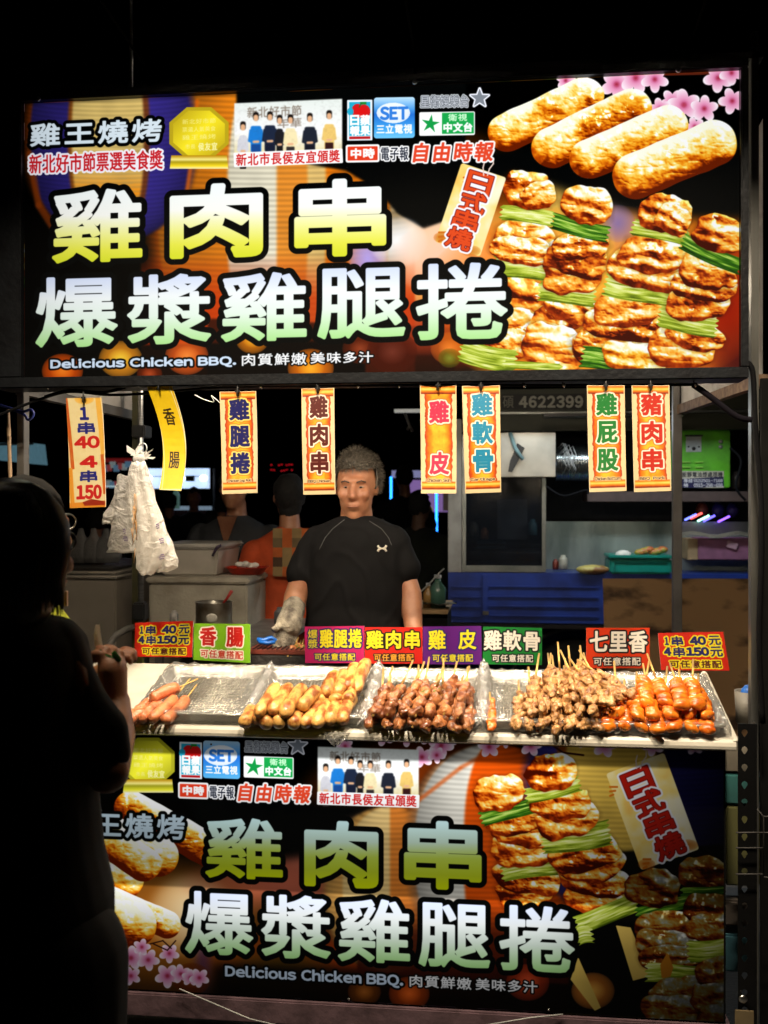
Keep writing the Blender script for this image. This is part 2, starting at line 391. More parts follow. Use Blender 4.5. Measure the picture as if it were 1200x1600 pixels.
        s.mix(sl, al, np.clip(col + sp[..., None] * np.array([1, .95, .8]), 0, 1.2))
    def lump(s, cx, cy, rx, ry, ang=0, seed=0, pal=None, nz=.5, spec=.5, rough=.18, a=1.0):
        rx *= 1.1; ry *= 1.14; R = max(rx, ry) * 1.25; sl = s.win(cx - R, cy - R, cx + R, cy + R)
        if s.C[sl].size == 0: return
        u, v = s.loc(sl, cx, cy, ang); u = u / rx; v = v / ry
        f = 1 + rough * (fbm(s.X[sl] / (rx * .45), s.Y[sl] / (rx * .45), seed + 40, 2) - .5) * 2
        r = np.sqrt(u * u + v * v) / f; p = (np.abs(u) ** 2.6 + np.abs(v) ** 2.6) ** (1 / 2.6) / f
        s.mix(sl, np.clip((1.12 - p) * 4, 0, 1) * .35 * a, (.12, .03, .0))
        h = np.sqrt(np.clip(1 - p * p, 0, 1)); h = h + .13 * np.sin(v * 6.5 + 7 * fbm(s.X[sl] / rx, s.Y[sl] / rx, seed + 70, 2)); s.lit(sl, np.clip((1 - p) * min(rx, ry) * s.k, 0, 1) * a, h, pal, seed, min(rx, ry) * .8, nz, spec, 1.0)
    def roll(s, p, q, r, seed, pal, a=1.0):
        sl = s.win(min(p[0], q[0]) - r * 1.2, min(p[1], q[1]) - r * 1.2, max(p[0], q[0]) + r * 1.2, max(p[1], q[1]) + r * 1.2)
        d = s.segd(sl, p, q) / (r * (1 + .1 * (fbm(s.X[sl] / r, s.Y[sl] / r, seed, 2) - .5)))
        h = np.sqrt(np.clip(1 - d * d, 0, 1)); cr = ((q[0] - p[0]) * (s.Y[sl] - p[1]) - (q[1] - p[1]) * (s.X[sl] - p[0])) / math.hypot(q[0] - p[0], q[1] - p[1]) / r; s.lit(sl, np.clip((1 - d) * r * s.k, 0, 1) * a, h, pal, seed, r * .7, .5, .7, 1.6, -.3 * np.clip(cr, -1, 1) ** 3 - .12 * cr)
    def leek(s, cx, cy, w, h, ang, seed, dark=False, a=1.0):
        R = math.hypot(w, h) / 2 + 2; sl = s.win(cx - R, cy - R, cx + R, cy + R)
        if s.C[sl].size == 0: return
        u, v = s.loc(sl, cx, cy, ang)
        v = v + h * .1 * np.sin(u / w * 3 + seed); e = w / 2 + 2.5 * np.sin(v * .8 + seed)
        st = fbm(u / 30, v / 2.2, seed, 3); edge = 1 - np.clip(np.abs(v) / (h / 2), 0, 1) ** 3
        pal = [(0, (.05, .16, .02)), (.45, (.18, .4, .06)), (.75, (.45, .66, .16)), (1, (.8, .9, .45))] if dark else \
              [(0, (.25, .32, .04)), (.4, (.58, .66, .14)), (.7, (.82, .87, .36)), (1, (.97, .98, .72))]
        s.mix(sl, s.aa(np.maximum(np.abs(u) - e, np.abs(v) - h / 2)) * a, ramp((st - .5) * 1.3 + .42 + edge * .3 - .06 - .3 * v / h, pal))
    def flower(s, cx, cy, r, seed=0, dim=1.0):
        rr = random.Random(seed); a0 = rr.random() * 72
        for k in range(5):
            a = math.radians(a0 + 72 * k); x = cx + math.cos(a) * r * .55; y = cy + math.sin(a) * r * .5; R = r * .6
            sl = s.win(x - R, y - R, x + R, y + R); u, v = s.loc(sl, x, y, math.degrees(a)); d = np.hypot(u / (r * .5), v / (r * .36))
            g = np.clip(np.hypot(s.X[sl] - cx, s.Y[sl] - cy) / r, 0, 1)
            s.mix(sl, np.clip((1 - d) * r * .4 * s.k, 0, 1), ramp(g, [(0, (.75, .25, .45)), (.35, (.93, .6, .76)), (.8, (.99, .86, .93)), (1, (1, .97, 1))]) * dim)
        s.glow(cx, cy, r * .22, r * .22, (.7 * dim, .2 * dim, .3 * dim), 1.0)
    def star(s, cx, cy, r, col, rad=0, strokes=(), inner=.42, ang=0):
        pts = [(cx + math.sin(math.radians(36 * k + ang)) * r * (1 if k % 2 == 0 else inner), cy - math.cos(math.radians(36 * k + ang)) * r * (1 if k % 2 == 0 else inner)) for k in range(10)]
        seg = np.array([[*pts[i], *pts[(i + 1) % 10]] for i in range(10)])
        s.shape(seg, list(strokes) + [(rad, col)])
    def blur(s, r, sl=None, n=2):
        sl = sl or (slice(None), slice(None)); a = s.C[sl]
        for _ in range(n):
            for ax in (0, 1):
                p = np.pad(a, [(r + 1, r) if i == ax else (0, 0) for i in range(3)], mode='edge'); c = np.cumsum(p, ax, dtype=np.float64)
                a = (np.take(c, range(2 * r + 1, c.shape[ax]), ax) - np.take(c, range(0, c.shape[ax] - 2 * r - 1), ax)) / (2 * r + 1)
        s.C[sl] = a.astype(np.float32)
    def image(s, name):
        im = bpy.data.images.new(name, s.w, s.h); px = np.ones((s.h, s.w, 4), np.float32)
        px[..., :3] = np.clip(s.C[::-1], 0, 1); im.pixels.foreach_set(px.ravel()); im.update(); im.pack()
        return im

MEAT = [(0, (.26, .04, .0)), (.22, (.6, .17, .01)), (.42, (.9, .42, .06)), (.6, (1, .66, .18)), (.78, (1, .84, .42)), (.92, (1, .96, .74)), (1, (1, 1, .95))]
ROLL = [(0, (.4, .1, .0)), (.22, (.75, .3, .01)), (.42, (.95, .56, .06)), (.6, (1, .78, .25)), (.78, (1, .93, .6)), (1, (1, 1, .92))]
W1 = (1, 1, 1)
def plaque(A, cx, cy, rx, ry, bw, by, tone=(1, .88, .15)):
    t = np.array(tone)
    pts = [(cx + rx * math.cos(math.radians(22.5 + 45 * k)) * 1.03, cy + ry * math.sin(math.radians(22.5 + 45 * k)) * 1.03) for k in range(8)]
    A.poly(pts, tuple(t * .75), 1.5)
    sl = A.win(cx - rx, cy - ry, cx + rx, cy + ry)
    A.poly([(cx + (x - cx) * .9, cy + (y - cy) * .9) for x, y in pts], lambda X, Y: ramp((X - cx + Y - cy) / (rx * 2.4) + .5, [(0, tuple(t * .8)), (.5, tuple(np.minimum(t * 1.05, 1))), (1, tuple(t * .82))]))
    for k, s_ in enumerate(('新北好市節', '票選人氣美食', '雞王燒烤')):
        A.text(s_, Q(cx - rx * .55, cy - ry * .55 + k * ry * .3, cx + rx * .55, cy - ry * .36 + k * ry * .3), (1, .97, .6))
    A.text('市長', Q(cx - rx * .45, cy + ry * .42, cx - rx * .12, cy + ry * .6), (1, .97, .6))
    A.text('侯友宜', Q(cx - rx * .02, cy + ry * .36, cx + rx * .6, cy + ry * .66), (1, .98, .7), wt=.3)
    A.poly([(cx - bw * .95, by - 11), (cx + bw * .95, by - 11), (cx + bw, by + 9), (cx - bw, by + 9)], lambda X, Y: ramp((Y - by + 11) / 20, [(0, (.75, .55, .05)), (.3, (1, .95, .55)), (.5, tuple(t * .7)), (.8, tuple(t)), (1, (1, .97, .7))]), .5)
def team_photo(A, x0, y0, x1, y1):
    w, h = x1 - x0, y1 - y0; P = lambda u, v: (x0 + u * w, y0 + v * h + (u - .5) * w * ((y0 + y1) / 2 - HZ) * SL)
    A.poly([P(0, 0), P(1, 0), P(1, 1), P(0, 1)], lambda X, Y: ramp((Y - y0) / h, [(0, (.92, .95, .93)), (.5, (1, 1, 1)), (.8, (.95, .9, .7)), (1, (.9, .85, .85))]))
    a, b = P(.12, .07), P(.62, .07); c, d = P(.62, .24), P(.12, .24)
    A.text('新北好市節', [a, b, c, d], (.55, .5, .45), wt=.2)
    A.text('年華', [P(.4, .27), P(.62, .27), P(.62, .42), P(.4, .42)], (.6, .55, .5), wt=.2)
    skin = (.93, .72, .55)
    for u, top, bw, shirt, low in ((.08, .36, .07, (.85, .85, .88), (.15, .12, .12)), (.2, .22, .1, (.12, .5, .85), (.1, .3, .6)), (.33, .22, .1, (.12, .16, .25), (.1, .12, .2)),
                                   (.42, .28, .06, (.12, .12, .14), (.1, .1, .1)), (.52, .28, .09, (.98, .92, .72), (.2, .18, .18)), (.7, .27, .1, (.13, .15, .2), (.1, .1, .14)), (.88, .24, .09, (.95, .8, .45), (.22, .1, .1))):
        hx, hy = P(u, top); A.lump_flat = None
        A.rect(*P(u, top + .36), w * bw, h * .42, shirt, rad=w * .02)
        A.rect(*P(u, top + .56), w * bw * .85, h * .24, low, rad=w * .008)
        A.line([P(u - bw * .5, top + .22), P(u - bw * .62, top + .38), P(u - bw * .1, top + .42)], w * .012, shirt)
        A.line([P(u + bw * .5, top + .22), P(u + bw * .62, top + .38), P(u + bw * .1, top + .42)], w * .012, shirt)
        A.line([P(u - bw * .2, top + .4), P(u + bw * .2, top + .4)], w * .011, skin)
        A.rect(hx, hy, w * .052, h * .14, (.1, .08, .07), rad=w * .022); A.rect(hx, hy + h * .025, w * .042, h * .1, skin, rad=w * .02)
    sl_ = A.win(x0, y0, x1, y0 + h * .8); A.mix(sl_, (fbm(A.X[sl_] / 3, A.Y[sl_] / 3, 5, 2) - .5) * .22, (.25, .2, .18)); A.blur(1, sl_, 1)
    A.box(x0 - 1, y0 + h * .78, x1 + 1, y1 + 1, W1, rad=2)
    A.text('新北市長侯友宜頒獎', Q(x0 + 3, y0 + h * .8, x1 - 4, y1 - 1), (.82, .12, .12), [(1.2, W1)], wt=.35)
def logos(A, m):
    """the press logos; m maps a logo-sheet point (the upper sign's pixels) to this sign's pixels"""
    def B(x0, y0, x1, y1):
        return [m(x0, y0), m(x1, y0), m(x1, y1), m(x0, y1)]
    A.poly(B(541, 156, 578, 217), (.93, .97, 1), 1.2); A.poly(B(543, 158, 576, 211), (.12, .68, .82)); A.poly(B(543, 212, 576, 216), (.75, .1, .12))
    x, y = m(561, 172); A.glow(x - 5, y, 9.5, 11, (.87, .08, .08), 30); A.glow(x + 5, y + 1, 10, 11, (.87, .08, .08), 30); x2, y2 = m(549, 171); A.glow(x2 - 4, y2 + 2, 5, 6, (.12, .68, .82), 30)
    A.poly(B(560, 158, 570, 162), (.1, .55, .2)); A.line([m(559, 166), m(562, 160)], .8, (.2, .4, .1))
    for s_, b in (('日', (545, 179, 558, 194)), ('蘋', (561, 179, 575, 194)), ('報', (545, 196, 559, 210)), ('果', (561, 196, 575, 210))): A.text(s_, B(*b), W1, wt=.9)
    A.poly(B(586, 156, 641, 211), lambda X, Y: ramp((Y - m(586, 151)[1]) / 64, [(0, (.75, .9, 1)), (.3, (.3, .62, .92)), (.42, (.15, .45, .85)), (.75, (.25, .65, .95)), (1, (.45, .8, 1))]), 4.5)
    x, y = m(612, 176); A.glow(x, y, 26, 16, W1, 25, .95); A.text('SET', B(592, 167, 634, 186), (.2, .5, .88), wt=1.2, gap=.1)
    A.text('三立電視', B(586, 194, 641, 208), W1, wt=.5)
    A.text('星衛娛樂台', B(655, 150, 729, 168), (.8, .82, .85), [(2, (.93, .95, .97)), (.9, (.3, .32, .35))], wt=.1)
    x, y = m(747, 155); A.star(x, y, 15, (.5, .53, .57), strokes=[(2.2, (.95, .96, 1))])
    A.poly(B(655, 178, 737, 210), W1, 2.5); A.poly(B(689, 178, 737, 209), (.1, .66, .3), 1)
    x, y = m(670, 194); A.star(x, y, 15, (.08, .62, .28), ang=8, inner=.36)
    A.text('衛視', B(698, 179, 727, 190), (.85, 1, .85), wt=.3); A.text('中文台', B(691, 193, 735, 207), W1, wt=.8)
    A.poly(B(541, 228, 587, 249), W1, 3.5); A.poly(B(542, 229, 586, 248), (.9, .24, .12), 1.5); A.text('中時', B(546, 231, 582, 246), W1, wt=.9)
    A.text('電子報', B(593, 229, 635, 250), (.08, .1, .16), [(2.2, W1)], wt=.2)
    b = B(643, 224, 766, 253); A.text('自由時報', [(b[0][0] + 4, b[0][1]), (b[1][0] + 4, b[1][1]), b[2], b[3]], (.9, .28, .16), [(2.6, W1)], wt=1.0, gap=.12)
def tag_card(A, cx, cy, w, h, ang, sh, chars, size, red):
    A.poly(RQ(cx, cy, w, h, ang, sh), lambda X, Y: ramp(fbm(X / 30, Y / 30, 3) * .8 + .2 * (X - cx) / w + .1, [(0, (1, .7, .25)), (.4, (1, .88, .5)), (.7, (1, .96, .8)), (1, (1, .98, .9))]), 4)
    q = RQ(cx, cy, w, h, ang, sh)
    for (fx, fy), k in (((q[0][0], q[0][1] + 24), 0), ((q[3][0], q[3][1] - 6), 1)):
        for j in range(3): A.line([(fx + 1, fy + j * 7 - 6), (fx + 12 - 3 * j, fy + j * 6 - 6)], 1.6, (.85, .45, .1))
    A.glow(q[2][0] - 12, q[2][1] - 4, 16, 9, (.8, .42, .08), 3, .8); A.glow(q[3][0] + 6, q[3][1] - 4, 14, 9, (.8, .42, .08), 3, .9)
    for c, x, y in chars: A.text(c, RQ(x, y, size, size * .82, ang - 2), red, [(4.2, (.98, .98, 1)), (1.2, (.45, .05, .03))], wt=1.1)
    x, y = (q[0][0] + q[1][0]) / 2 + 4, (q[0][1] + q[1][1]) / 2 + 4
    A.line([(x - 3, y), (x - 4, y - 12), (x - 2, y - 20)], 1, (.95, .85, .8)); A.line([(x + 3, y), (x + 6, y - 10), (x + 12, y - 18), (x + 12, y - 26)], 1, (.95, .85, .8))
G1 = [(0, (.97, 1, 1)), (.35, (1, 1, .97)), (.62, (.97, .97, .6)), (.85, (.93, .93, .3)), (1, (.88, .9, .2))]
G2 = [(0, (.86, .9, 1)), (.3, (.98, 1, 1)), (.6, (.93, .99, .93)), (1, (.72, .93, .6))]
K = (.01, .015, .015)
def stripes(A, cx, cy, rx, ry, cols, seed=0, rib=7, a=1.0, bulge=.5, soft=.12):
    """a paper lantern: coloured gores, thin ribs, rounded outline"""
    sl = A.win(cx - rx, cy - ry, cx + rx, cy + ry); u, v = A.loc(sl, cx, cy, 0); u = u / rx; v = v / ry
    wdt = np.clip(1 - np.abs(v) ** 2.6, 0.0, 1) ** .5 + 1e-3; t = np.clip(u / wdt, -1, 1); q = np.arcsin(t) / math.pi * 1.0 + .5
    col = ramp(.35 * q + .65 * (t * .5 + .5), cols); y = v * ry - bulge * 26 * np.sqrt(1 - t * t * .98)
    rb = np.abs(((y / rib) % 1) - .5) * 2; sh = 1 - .5 * np.abs(t) ** 3 - .25 * np.clip(v, 0, 1) ** 2
    col = col * .93 * ((1 - .34 * np.clip(1 - rb * 2.0, 0, 1)) * sh * (.9 + .2 * fbm(A.X[sl] / 40, A.Y[sl] / 40, seed + 3, 2)))[..., None]
    A.mix(sl, np.clip((1 - np.abs(u) / wdt) / soft, 0, 1) * a, col)
def steps(*c):
    """hard colour bands: (edge, colour) ..."""
    out = []; last = 0
    for e, col in c: out += [(last + .004, col), (e - .004, col)]; last = e
    return out

def upper_art():
    quad = [(38, 162), (1155, 110), (1155, 577), (38, 589)]
    A = Art(quad, 1480, 600)
    X, Y = A.X, A.Y; sl = (slice(None), slice(None))
    # warm blur in the middle and the right
    n = fbm(X / 55, Y / 40, 2, 3)
    A.glow(600, 390, 330, 210, (.98, .42, .02), 1.4, .95); A.glow(500, 470, 240, 130, (.85, .28, .02), 1.5, .9)
    A.glow(690, 420, 150, 120, (1, .72, .5), 2, .95); A.glow(640, 360, 110, 60, (1, .97, .9), 2.5)
    A.glow(700, 520, 160, 60, (.55, .13, .05), 2, .8); A.glow(430, 520, 200, 45, (.12, .03, .02), 2, .9)
    A.glow(985, 445, 300, 175, (1, .5, .03), 2.2); A.glow(905, 430, 120, 180, (1, .95, .5), 2, .95); A.glow(850, 560, 120, 60, (1, .75, .2), 2, .9); A.glow(1040, 440, 60, 130, (1, .8, .3), 2, .8); A.glow(960, 350, 50, 60, (.6, .55, .9), 1.2, .7)
    A.glow(1120, 470, 80, 130, (.8, .15, .02), 1.3, .9); A.glow(1120, 556, 60, 40, (.9, .55, .2), 3); A.glow(1150, 560, 40, 60, (.03, .04, .1), 2)
    A.mix(sl, (n - .5) * 1.6 * (X > 560) * (A.C.max(-1) > .25), (1, .8, .3))
    # lanterns
    pu = (.25, .2, .62); og = (1, .55, .06)
    A.poly([(20, 90), (1170, 80), (1170, 335), (1000, 330), (800, 262), (700, 330), (650, 350), (600, 300), (500, 262), (20, 262)], K, 8)
    A.poly([(20, 240), (250, 240), (250, 600), (20, 600)], K, 6)
    A.glow(640, 350, 90, 60, (1, .8, .6), 2, .9); A.blur(9)
    stripes(A, 430, 330, 212, 252, steps((.1, (.9, .4, .03)), (.34, (1, .56, .1)), (.5, (1, .97, .86)), (.6, (1, .62, .2)), (.66, (1, .84, .5)), (.88, (1, .52, .06)), (1, (1, .85, .6))), rib=8.5)
    sl2 = A.win(220, 390, 645, 600); A.mix(sl2, np.clip((A.Y[sl2] - 395) / 70, 0, 1) * .8, (.8, .2, .01))
    A.poly([(372, 90), (720, 90), (720, 330), (660, 352), (622, 330), (590, 292), (540, 262), (470, 250), (372, 248)], K, 5)
    A.glow(572, 405, 30, 50, (.7, .64, .95), 3, .95); A.glow(620, 378, 46, 40, (1, 1, 1), 2); A.glow(690, 405, 85, 56, (1, .78, .66), 2, .8)
    A.poly([(330, 505), (700, 520), (700, 600), (330, 600)], (.12, .03, .01), 8, .8); A.glow(660, 520, 90, 36, (.75, .25, .1), 2, .8)
    stripes(A, 172, 215, 140, 165, steps((.09, (.8, .32, .02)), (.29, (.2, .16, .52)), (.31, (.6, .32, .08)), (.66, (1, .86, .5)), (.69, (.5, .25, .12)), (.96, pu), (1, (.7, .3, .1))), bulge=.7)
    sl2 = A.win(100, 255, 240, 400); A.mix(sl2, np.clip((A.Y[sl2] - 262) / 40, 0, 1) * (A.C[sl2][..., 0] > .7) * .9, (1, .56, .04))
    A.line([(46, 240), (60, 320), (95, 375)], 5, (.5, .2, .03), .7); A.line([(306, 158), (300, 230), (290, 300)], 3, (.9, .4, .05), .7)
    sl2 = A.win(38, 100, 640, 168); A.mix(sl2, np.clip((168 - A.Y[sl2] - A.X[sl2] * .047) / 10, 0, 1), K)
    A.poly([(30, 548), (560, 540), (560, 600), (30, 600)], (.01, .01, .01), 8, .9); A.blur(2)
    for x, y, r, c in ((97, 578, 32, (.98, .35, .02)), (187, 560, 34, (1, .62, .12)), (290, 556, 34, (.95, .38, .1)), (232, 583, 20, (.5, .15, .02)), (392, 530, 26, (.9, .5, .05)), (483, 575, 36, (1, .5, .05)), (560, 545, 28, (.4, .12, .02)), (700, 545, 30, (.75, .35, .08)), (700, 560, 18, (.35, .35, .05)), (610, 550, 40, (.28, .07, .02))):
        A.glow(x, y, r, r * .85, c, 4, .95); A.glow(x, y, r * .6, r * .5, tuple(min(1, v * 1.25 + .12) for v in c), 1.2, .8)
    # flowers and rolls
    A.line([(940, 118), (1110, 114)], 2.5, (.35, .12, .06)); A.line([(1090, 168), (1150, 162)], 2, (.35, .12, .06))
    for k, (x, y, r) in enumerate(((882, 126, 16), (962, 132, 26), (992, 122, 26), (1022, 124, 22), (1050, 158, 20), (1068, 164, 26), (1100, 170, 22), (1122, 122, 24), (1143, 114, 20), (1144, 158, 22), (1030, 170, 18), (1085, 198, 16))): A.flower(x, y, r, k)
    A.roll((790, 207), (912, 151), 31, 3, ROLL); A.roll((861, 231), (985, 171), 33, 8, ROLL); A.roll((920, 248), (1044, 196), 32, 12, ROLL); A.roll((992, 276), (1116, 224), 36, 17, ROLL)
    A.glow(930, 470, 280, 150, (1, .48, .03), 2.2, .75); A.glow(925, 400, 36, 110, (1, .8, .25), 1.5, .9); A.glow(1135, 480, 70, 120, (.6, .08, .0), 2, .95); A.glow(840, 520, 60, 60, (.95, .35, .02), 2, .8); A.glow(1040, 520, 60, 70, (.8, .25, .01), 2, .8); A.glow(965, 350, 26, 30, (.45, .4, .7), 2, .7)
    # skewers
    M = lambda x, y, rx, ry, an, sd: A.lump(x, y, rx, ry, an, sd, MEAT, .55, .7)
    M(808, 470, 40, 34, 10, 1); M(800, 510, 34, 26, 0, 2); M(790, 540, 36, 22, -5, 3)
    A.leek(812, 420, 86, 36, 8, 1); M(818, 375, 42, 26, 5, 4); M(812, 392, 44, 20, 8, 5); A.leek(822, 338, 84, 24, 6, 2); M(822, 298, 36, 26, 10, 6); M(840, 306, 26, 20, -20, 7)
    M(870, 500, 44, 26, -25, 8); M(862, 545, 46, 34, 12, 9); M(888, 480, 36, 24, 20, 10)
    A.leek(884, 461, 88, 30, 3, 3); M(892, 430, 44, 26, 0, 11); M(898, 402, 44, 28, 8, 12); M(905, 385, 40, 20, -5, 13); A.leek(905, 356, 90, 26, 12, 4, True); M(916, 320, 38, 26, 8, 14)
    A.leek(760, 556, 88, 36, 14, 5)
    M(965, 550, 66, 26, 3, 15); M(962, 530, 62, 22, -4, 16); M(970, 508, 60, 22, 8, 17); M(982, 482, 54, 26, -5, 18)
    A.leek(998, 452, 108, 40, 14, 6); M(1010, 424, 56, 26, 12, 19); M(1018, 398, 50, 26, 4, 20); A.leek(1030, 364, 88, 26, 14, 7); M(1038, 335, 38, 28, 8, 21); M(1052, 345, 26, 20, 30, 22)
    A.leek(942, 566, 70, 34, 12, 8, True); A.lump(988, 560, 46, 22, 8, 31, ROLL, .4); A.leek(830, 573, 90, 12, 2, 9)
    M(1062, 545, 50, 30, 5, 23); M(1085, 525, 44, 22, 15, 24); A.leek(1074, 504, 92, 34, 8, 10); M(1088, 474, 46, 26, -5, 25); M(1098, 450, 46, 20, 8, 26); M(1104, 426, 42, 26, 10, 27)
    A.leek(1112, 398, 100, 26, 24, 11, True); M(1122, 368, 36, 26, 12, 28)
    # tag, plaque, photograph, logos
    tag_card(A, 733, 328, 66, 122, 18.5, 0, (('日', 746, 287), ('式', 737, 317), ('串', 725, 345), ('燒', 715, 373)), 38, (.9, .3, .12))
    plaque(A, 309, 208, 47, 41, 45, 254); team_photo(A, 364, 158, 532, 257)
    logos(A, lambda x, y: (x, y + (x - 650) * 0 - (x - 650) * .043 * (1 if 0 else .35)))
    # lettering
    A.text('雞王燒烤', Q(48, 190, 250, 224), (.87, .93, .97), [(5.5, K)], wt=1.3, gap=.1)
    A.text('新北好市節票選美食獎', Q(46, 238, 252, 267), (.8, .1, .14), [(3.2, (.98, .97, 1))], wt=.5, gap=.02)
    for c, x0, y0, x1, y1 in (('雞', 84, 298, 218, 406), ('肉', 268, 291, 404, 398), ('串', 462, 284, 596, 396)): A.text(c, Q(x0, y0, x1, y1), G1, [(9 if c != '雞' else 9.5, K)], wt=5.0 if c != '雞' else 3.4)
    for c, x0, y0, x1, y1 in (('爆', 58, 434, 180, 538), ('漿', 200, 430, 325, 534), ('雞', 346, 428, 474, 530), ('腿', 496, 421, 628, 526), ('捲', 650, 414, 788, 528)): A.text(c, Q(x0, y0, x1, y1), G2, [(9, K)], wt=3.0)
    A.text('Delicious Chicken BBQ.', Q(79, 558, 366, 574), (.85, .92, 1), [(3, K)], wt=1.0, gap=.09); A.text('肉質鮮嫩', Q(376, 552, 476, 570), W1, [(2, K)], wt=.5); A.text('美味多汁', Q(483, 550, 580, 567), W1, [(2, K)], wt=.5)
    return A.image('upper_sign_print')

def lower_art():
    quad = [(30, 1143.6), (1131, 1173.4), (1131, 1597), (30, 1536)]
    A = Art(quad, 1440, 530)
    X, Y = A.X, A.Y
    A.glow(700, 1300, 260, 170, (.9, .33, .04), 1.3, .9); A.glow(560, 1330, 120, 60, (.7, .6, .6), 2, .8); A.glow(440, 1360, 120, 50, (.75, .4, .3), 2, .8)
    A.glow(250, 1450, 200, 120, (.95, .55, .15), 1.5, .9); A.glow(300, 1430, 70, 66, (1, .93, .75), 2, .9); A.glow(318, 1500, 14, 60, (.2, .15, .4), 2, .9)
    A.glow(620, 1500, 330, 66, (.85, .3, .06), 1.6, .8); A.glow(440, 1520, 90, 40, (.2, .25, .05), 2, .7); A.glow(440, 1380, 160, 50, (.7, .35, .25), 2, .7)
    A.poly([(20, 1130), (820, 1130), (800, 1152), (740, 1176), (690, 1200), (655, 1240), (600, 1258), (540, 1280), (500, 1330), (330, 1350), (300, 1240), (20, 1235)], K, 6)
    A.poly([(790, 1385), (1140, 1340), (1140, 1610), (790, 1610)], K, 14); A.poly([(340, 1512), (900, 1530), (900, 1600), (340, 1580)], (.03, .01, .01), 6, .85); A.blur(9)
    stripes(A, 610, 1390, 110, 130, steps((.2, (.95, .7, .35)), (.5, (1, .85, .55)), (1, (.95, .55, .2))), rib=8)
    stripes(A, 770, 1330, 140, 168, steps((.1, (1, .7, .45)), (.36, (1, .98, .92)), (1, (.98, .36, .04))), rib=8)
    A.mix(A.win(560, 1400, 900, 1520), np.clip((A.Y[A.win(560, 1400, 900, 1520)] - 1400) / 60, 0, 1) * .85, (.2, .05, .02))
    stripes(A, 985, 1240, 175, 200, steps((.2, (.3, .26, .68)), (.24, (.7, .35, .1)), (.6, (1, .82, .34)), (.64, (.3, .18, .15)), (1, (.09, .08, .25))), rib=8, bulge=.7)
    A.poly([(900, 1345), (1140, 1330), (1140, 1610), (900, 1610)], K, 10, .96)
    A.line([(645, 1258), (720, 1200), (790, 1160)], 3, (.8, .3, .05), .7); A.blur(2)
    for x, y, r, c in ((927, 1548, 34, (.95, .55, .2)), (1035, 1580, 26, (.55, .12, .02)), (570, 1550, 26, (.5, .25, .05)), (640, 1553, 32, (.75, .28, .05)), (825, 1535, 34, (.65, .2, .08)), (330, 1350, 0, K), (300, 1530, 30, (.4, .15, .03)), (1100, 1190, 0, K)):
        if r: A.glow(x, y, r, r * .85, c, 4, .9); A.glow(x, y, r * .6, r * .5, tuple(min(1, v * 1.25 + .1) for v in c), 1.2, .8)
    A.roll((60, 1330), (190, 1372), 36, 5, ROLL); A.roll((205, 1262), (330, 1330), 27, 2, ROLL); A.roll((100, 1275), (248, 1338), 32, 7, ROLL); A.roll((100, 1375), (262, 1445), 22, 9, ROLL); A.roll((60, 1420), (210, 1445), 36, 11, ROLL)
    A.roll((170, 1312), (225, 1350), 28, 13, ROLL)
    for k, (x, y, r) in enumerate(((205, 1497, 20), (232, 1500, 18), (222, 1480, 14), (265, 1490, 16), (262, 1525, 20), (283, 1522, 16), (298, 1528, 14), (312, 1528, 16), (180, 1515, 20), (205, 1525, 16), (170, 1500, 18), (540, 1166, 14), (600, 1150, 17), (636, 1152, 16), (690, 1165, 20), (672, 1152, 16), (712, 1150, 15), (660, 1183, 18), (683, 1180, 14), (765, 1167, 18), (830, 1165, 18), (790, 1158, 12), (905, 1160, 10), (945, 1165, 20), (965, 1150, 12), (1020, 1165, 18), (1040, 1160, 12), (1085, 1165, 16))): A.flower(x, y, r, k)
    A.line([(240, 1475), (262, 1485), (275, 1470)], 1, (.2, .08, .05)); A.line([(235, 1475), (255, 1470), (268, 1482)], 1, (.2, .08, .05)); A.line([(860, 1162), (880, 1176), (912, 1180)], 1.5, (.2, .08, .05))
    M = lambda x, y, rx, ry, an, sd: A.lump(x, y, rx, ry, an, sd, MEAT, .55, .7)
    # skewers: sticks first
    A.poly([(964, 1447), (985, 1450), (1016, 1524), (990, 1531)], (.93, .78, .38), 1); A.poly([(893, 1530), (904, 1498), (938, 1574), (930, 1578)], (.93, .78, .38), 1)
    M(822, 1395, 42, 22, -8, 41); M(825, 1372, 50, 22, 6, 42); A.leek(829, 1360, 88, 26, -9, 21); M(818, 1326, 46, 26, -5, 43); M(812, 1296, 44, 26, 8, 44); M(806, 1280, 44, 22, -10, 45)
    A.leek(798, 1268, 94, 24, -18, 22, True); M(780, 1240, 36, 26, -5, 46)
    M(935, 1398, 52, 24, -10, 47); M(930, 1375, 52, 22, 10, 48); M(925, 1352, 46, 24, -5, 49); M(915, 1335, 50, 24, -14, 50); A.leek(900, 1307, 106, 40, -10, 23); M(885, 1280, 48, 26, -10, 51); M(878, 1256, 42, 24, 0, 52)
    A.leek(864, 1234, 86, 24, -12, 24); M(862, 1206, 36, 26, -8, 53)
    A.leek(948, 1428, 100, 30, -18, 25); A.leek(1040, 1418, 92, 20, -12, 26, True); A.leek(914, 1462, 24, 28, -14, 27)
    D = .62
    pal = [(t, tuple(v * D for v in c)) for t, c in MEAT]; Md = lambda x, y, rx, ry, an, sd: A.lump(x, y, rx, ry, an, sd, pal, .55, .4)
    Md(1020, 1388, 38, 26, 5, 54); Md(1045, 1448, 44, 24, 0, 55); Md(1040, 1475, 42, 20, 5, 56); Md(1045, 1497, 42, 18, 0, 57); A.leek(1052, 1522, 84, 30, 0, 28); Md(1065, 1550, 44, 22, -5, 58); Md(1058, 1582, 52, 24, 5, 59)
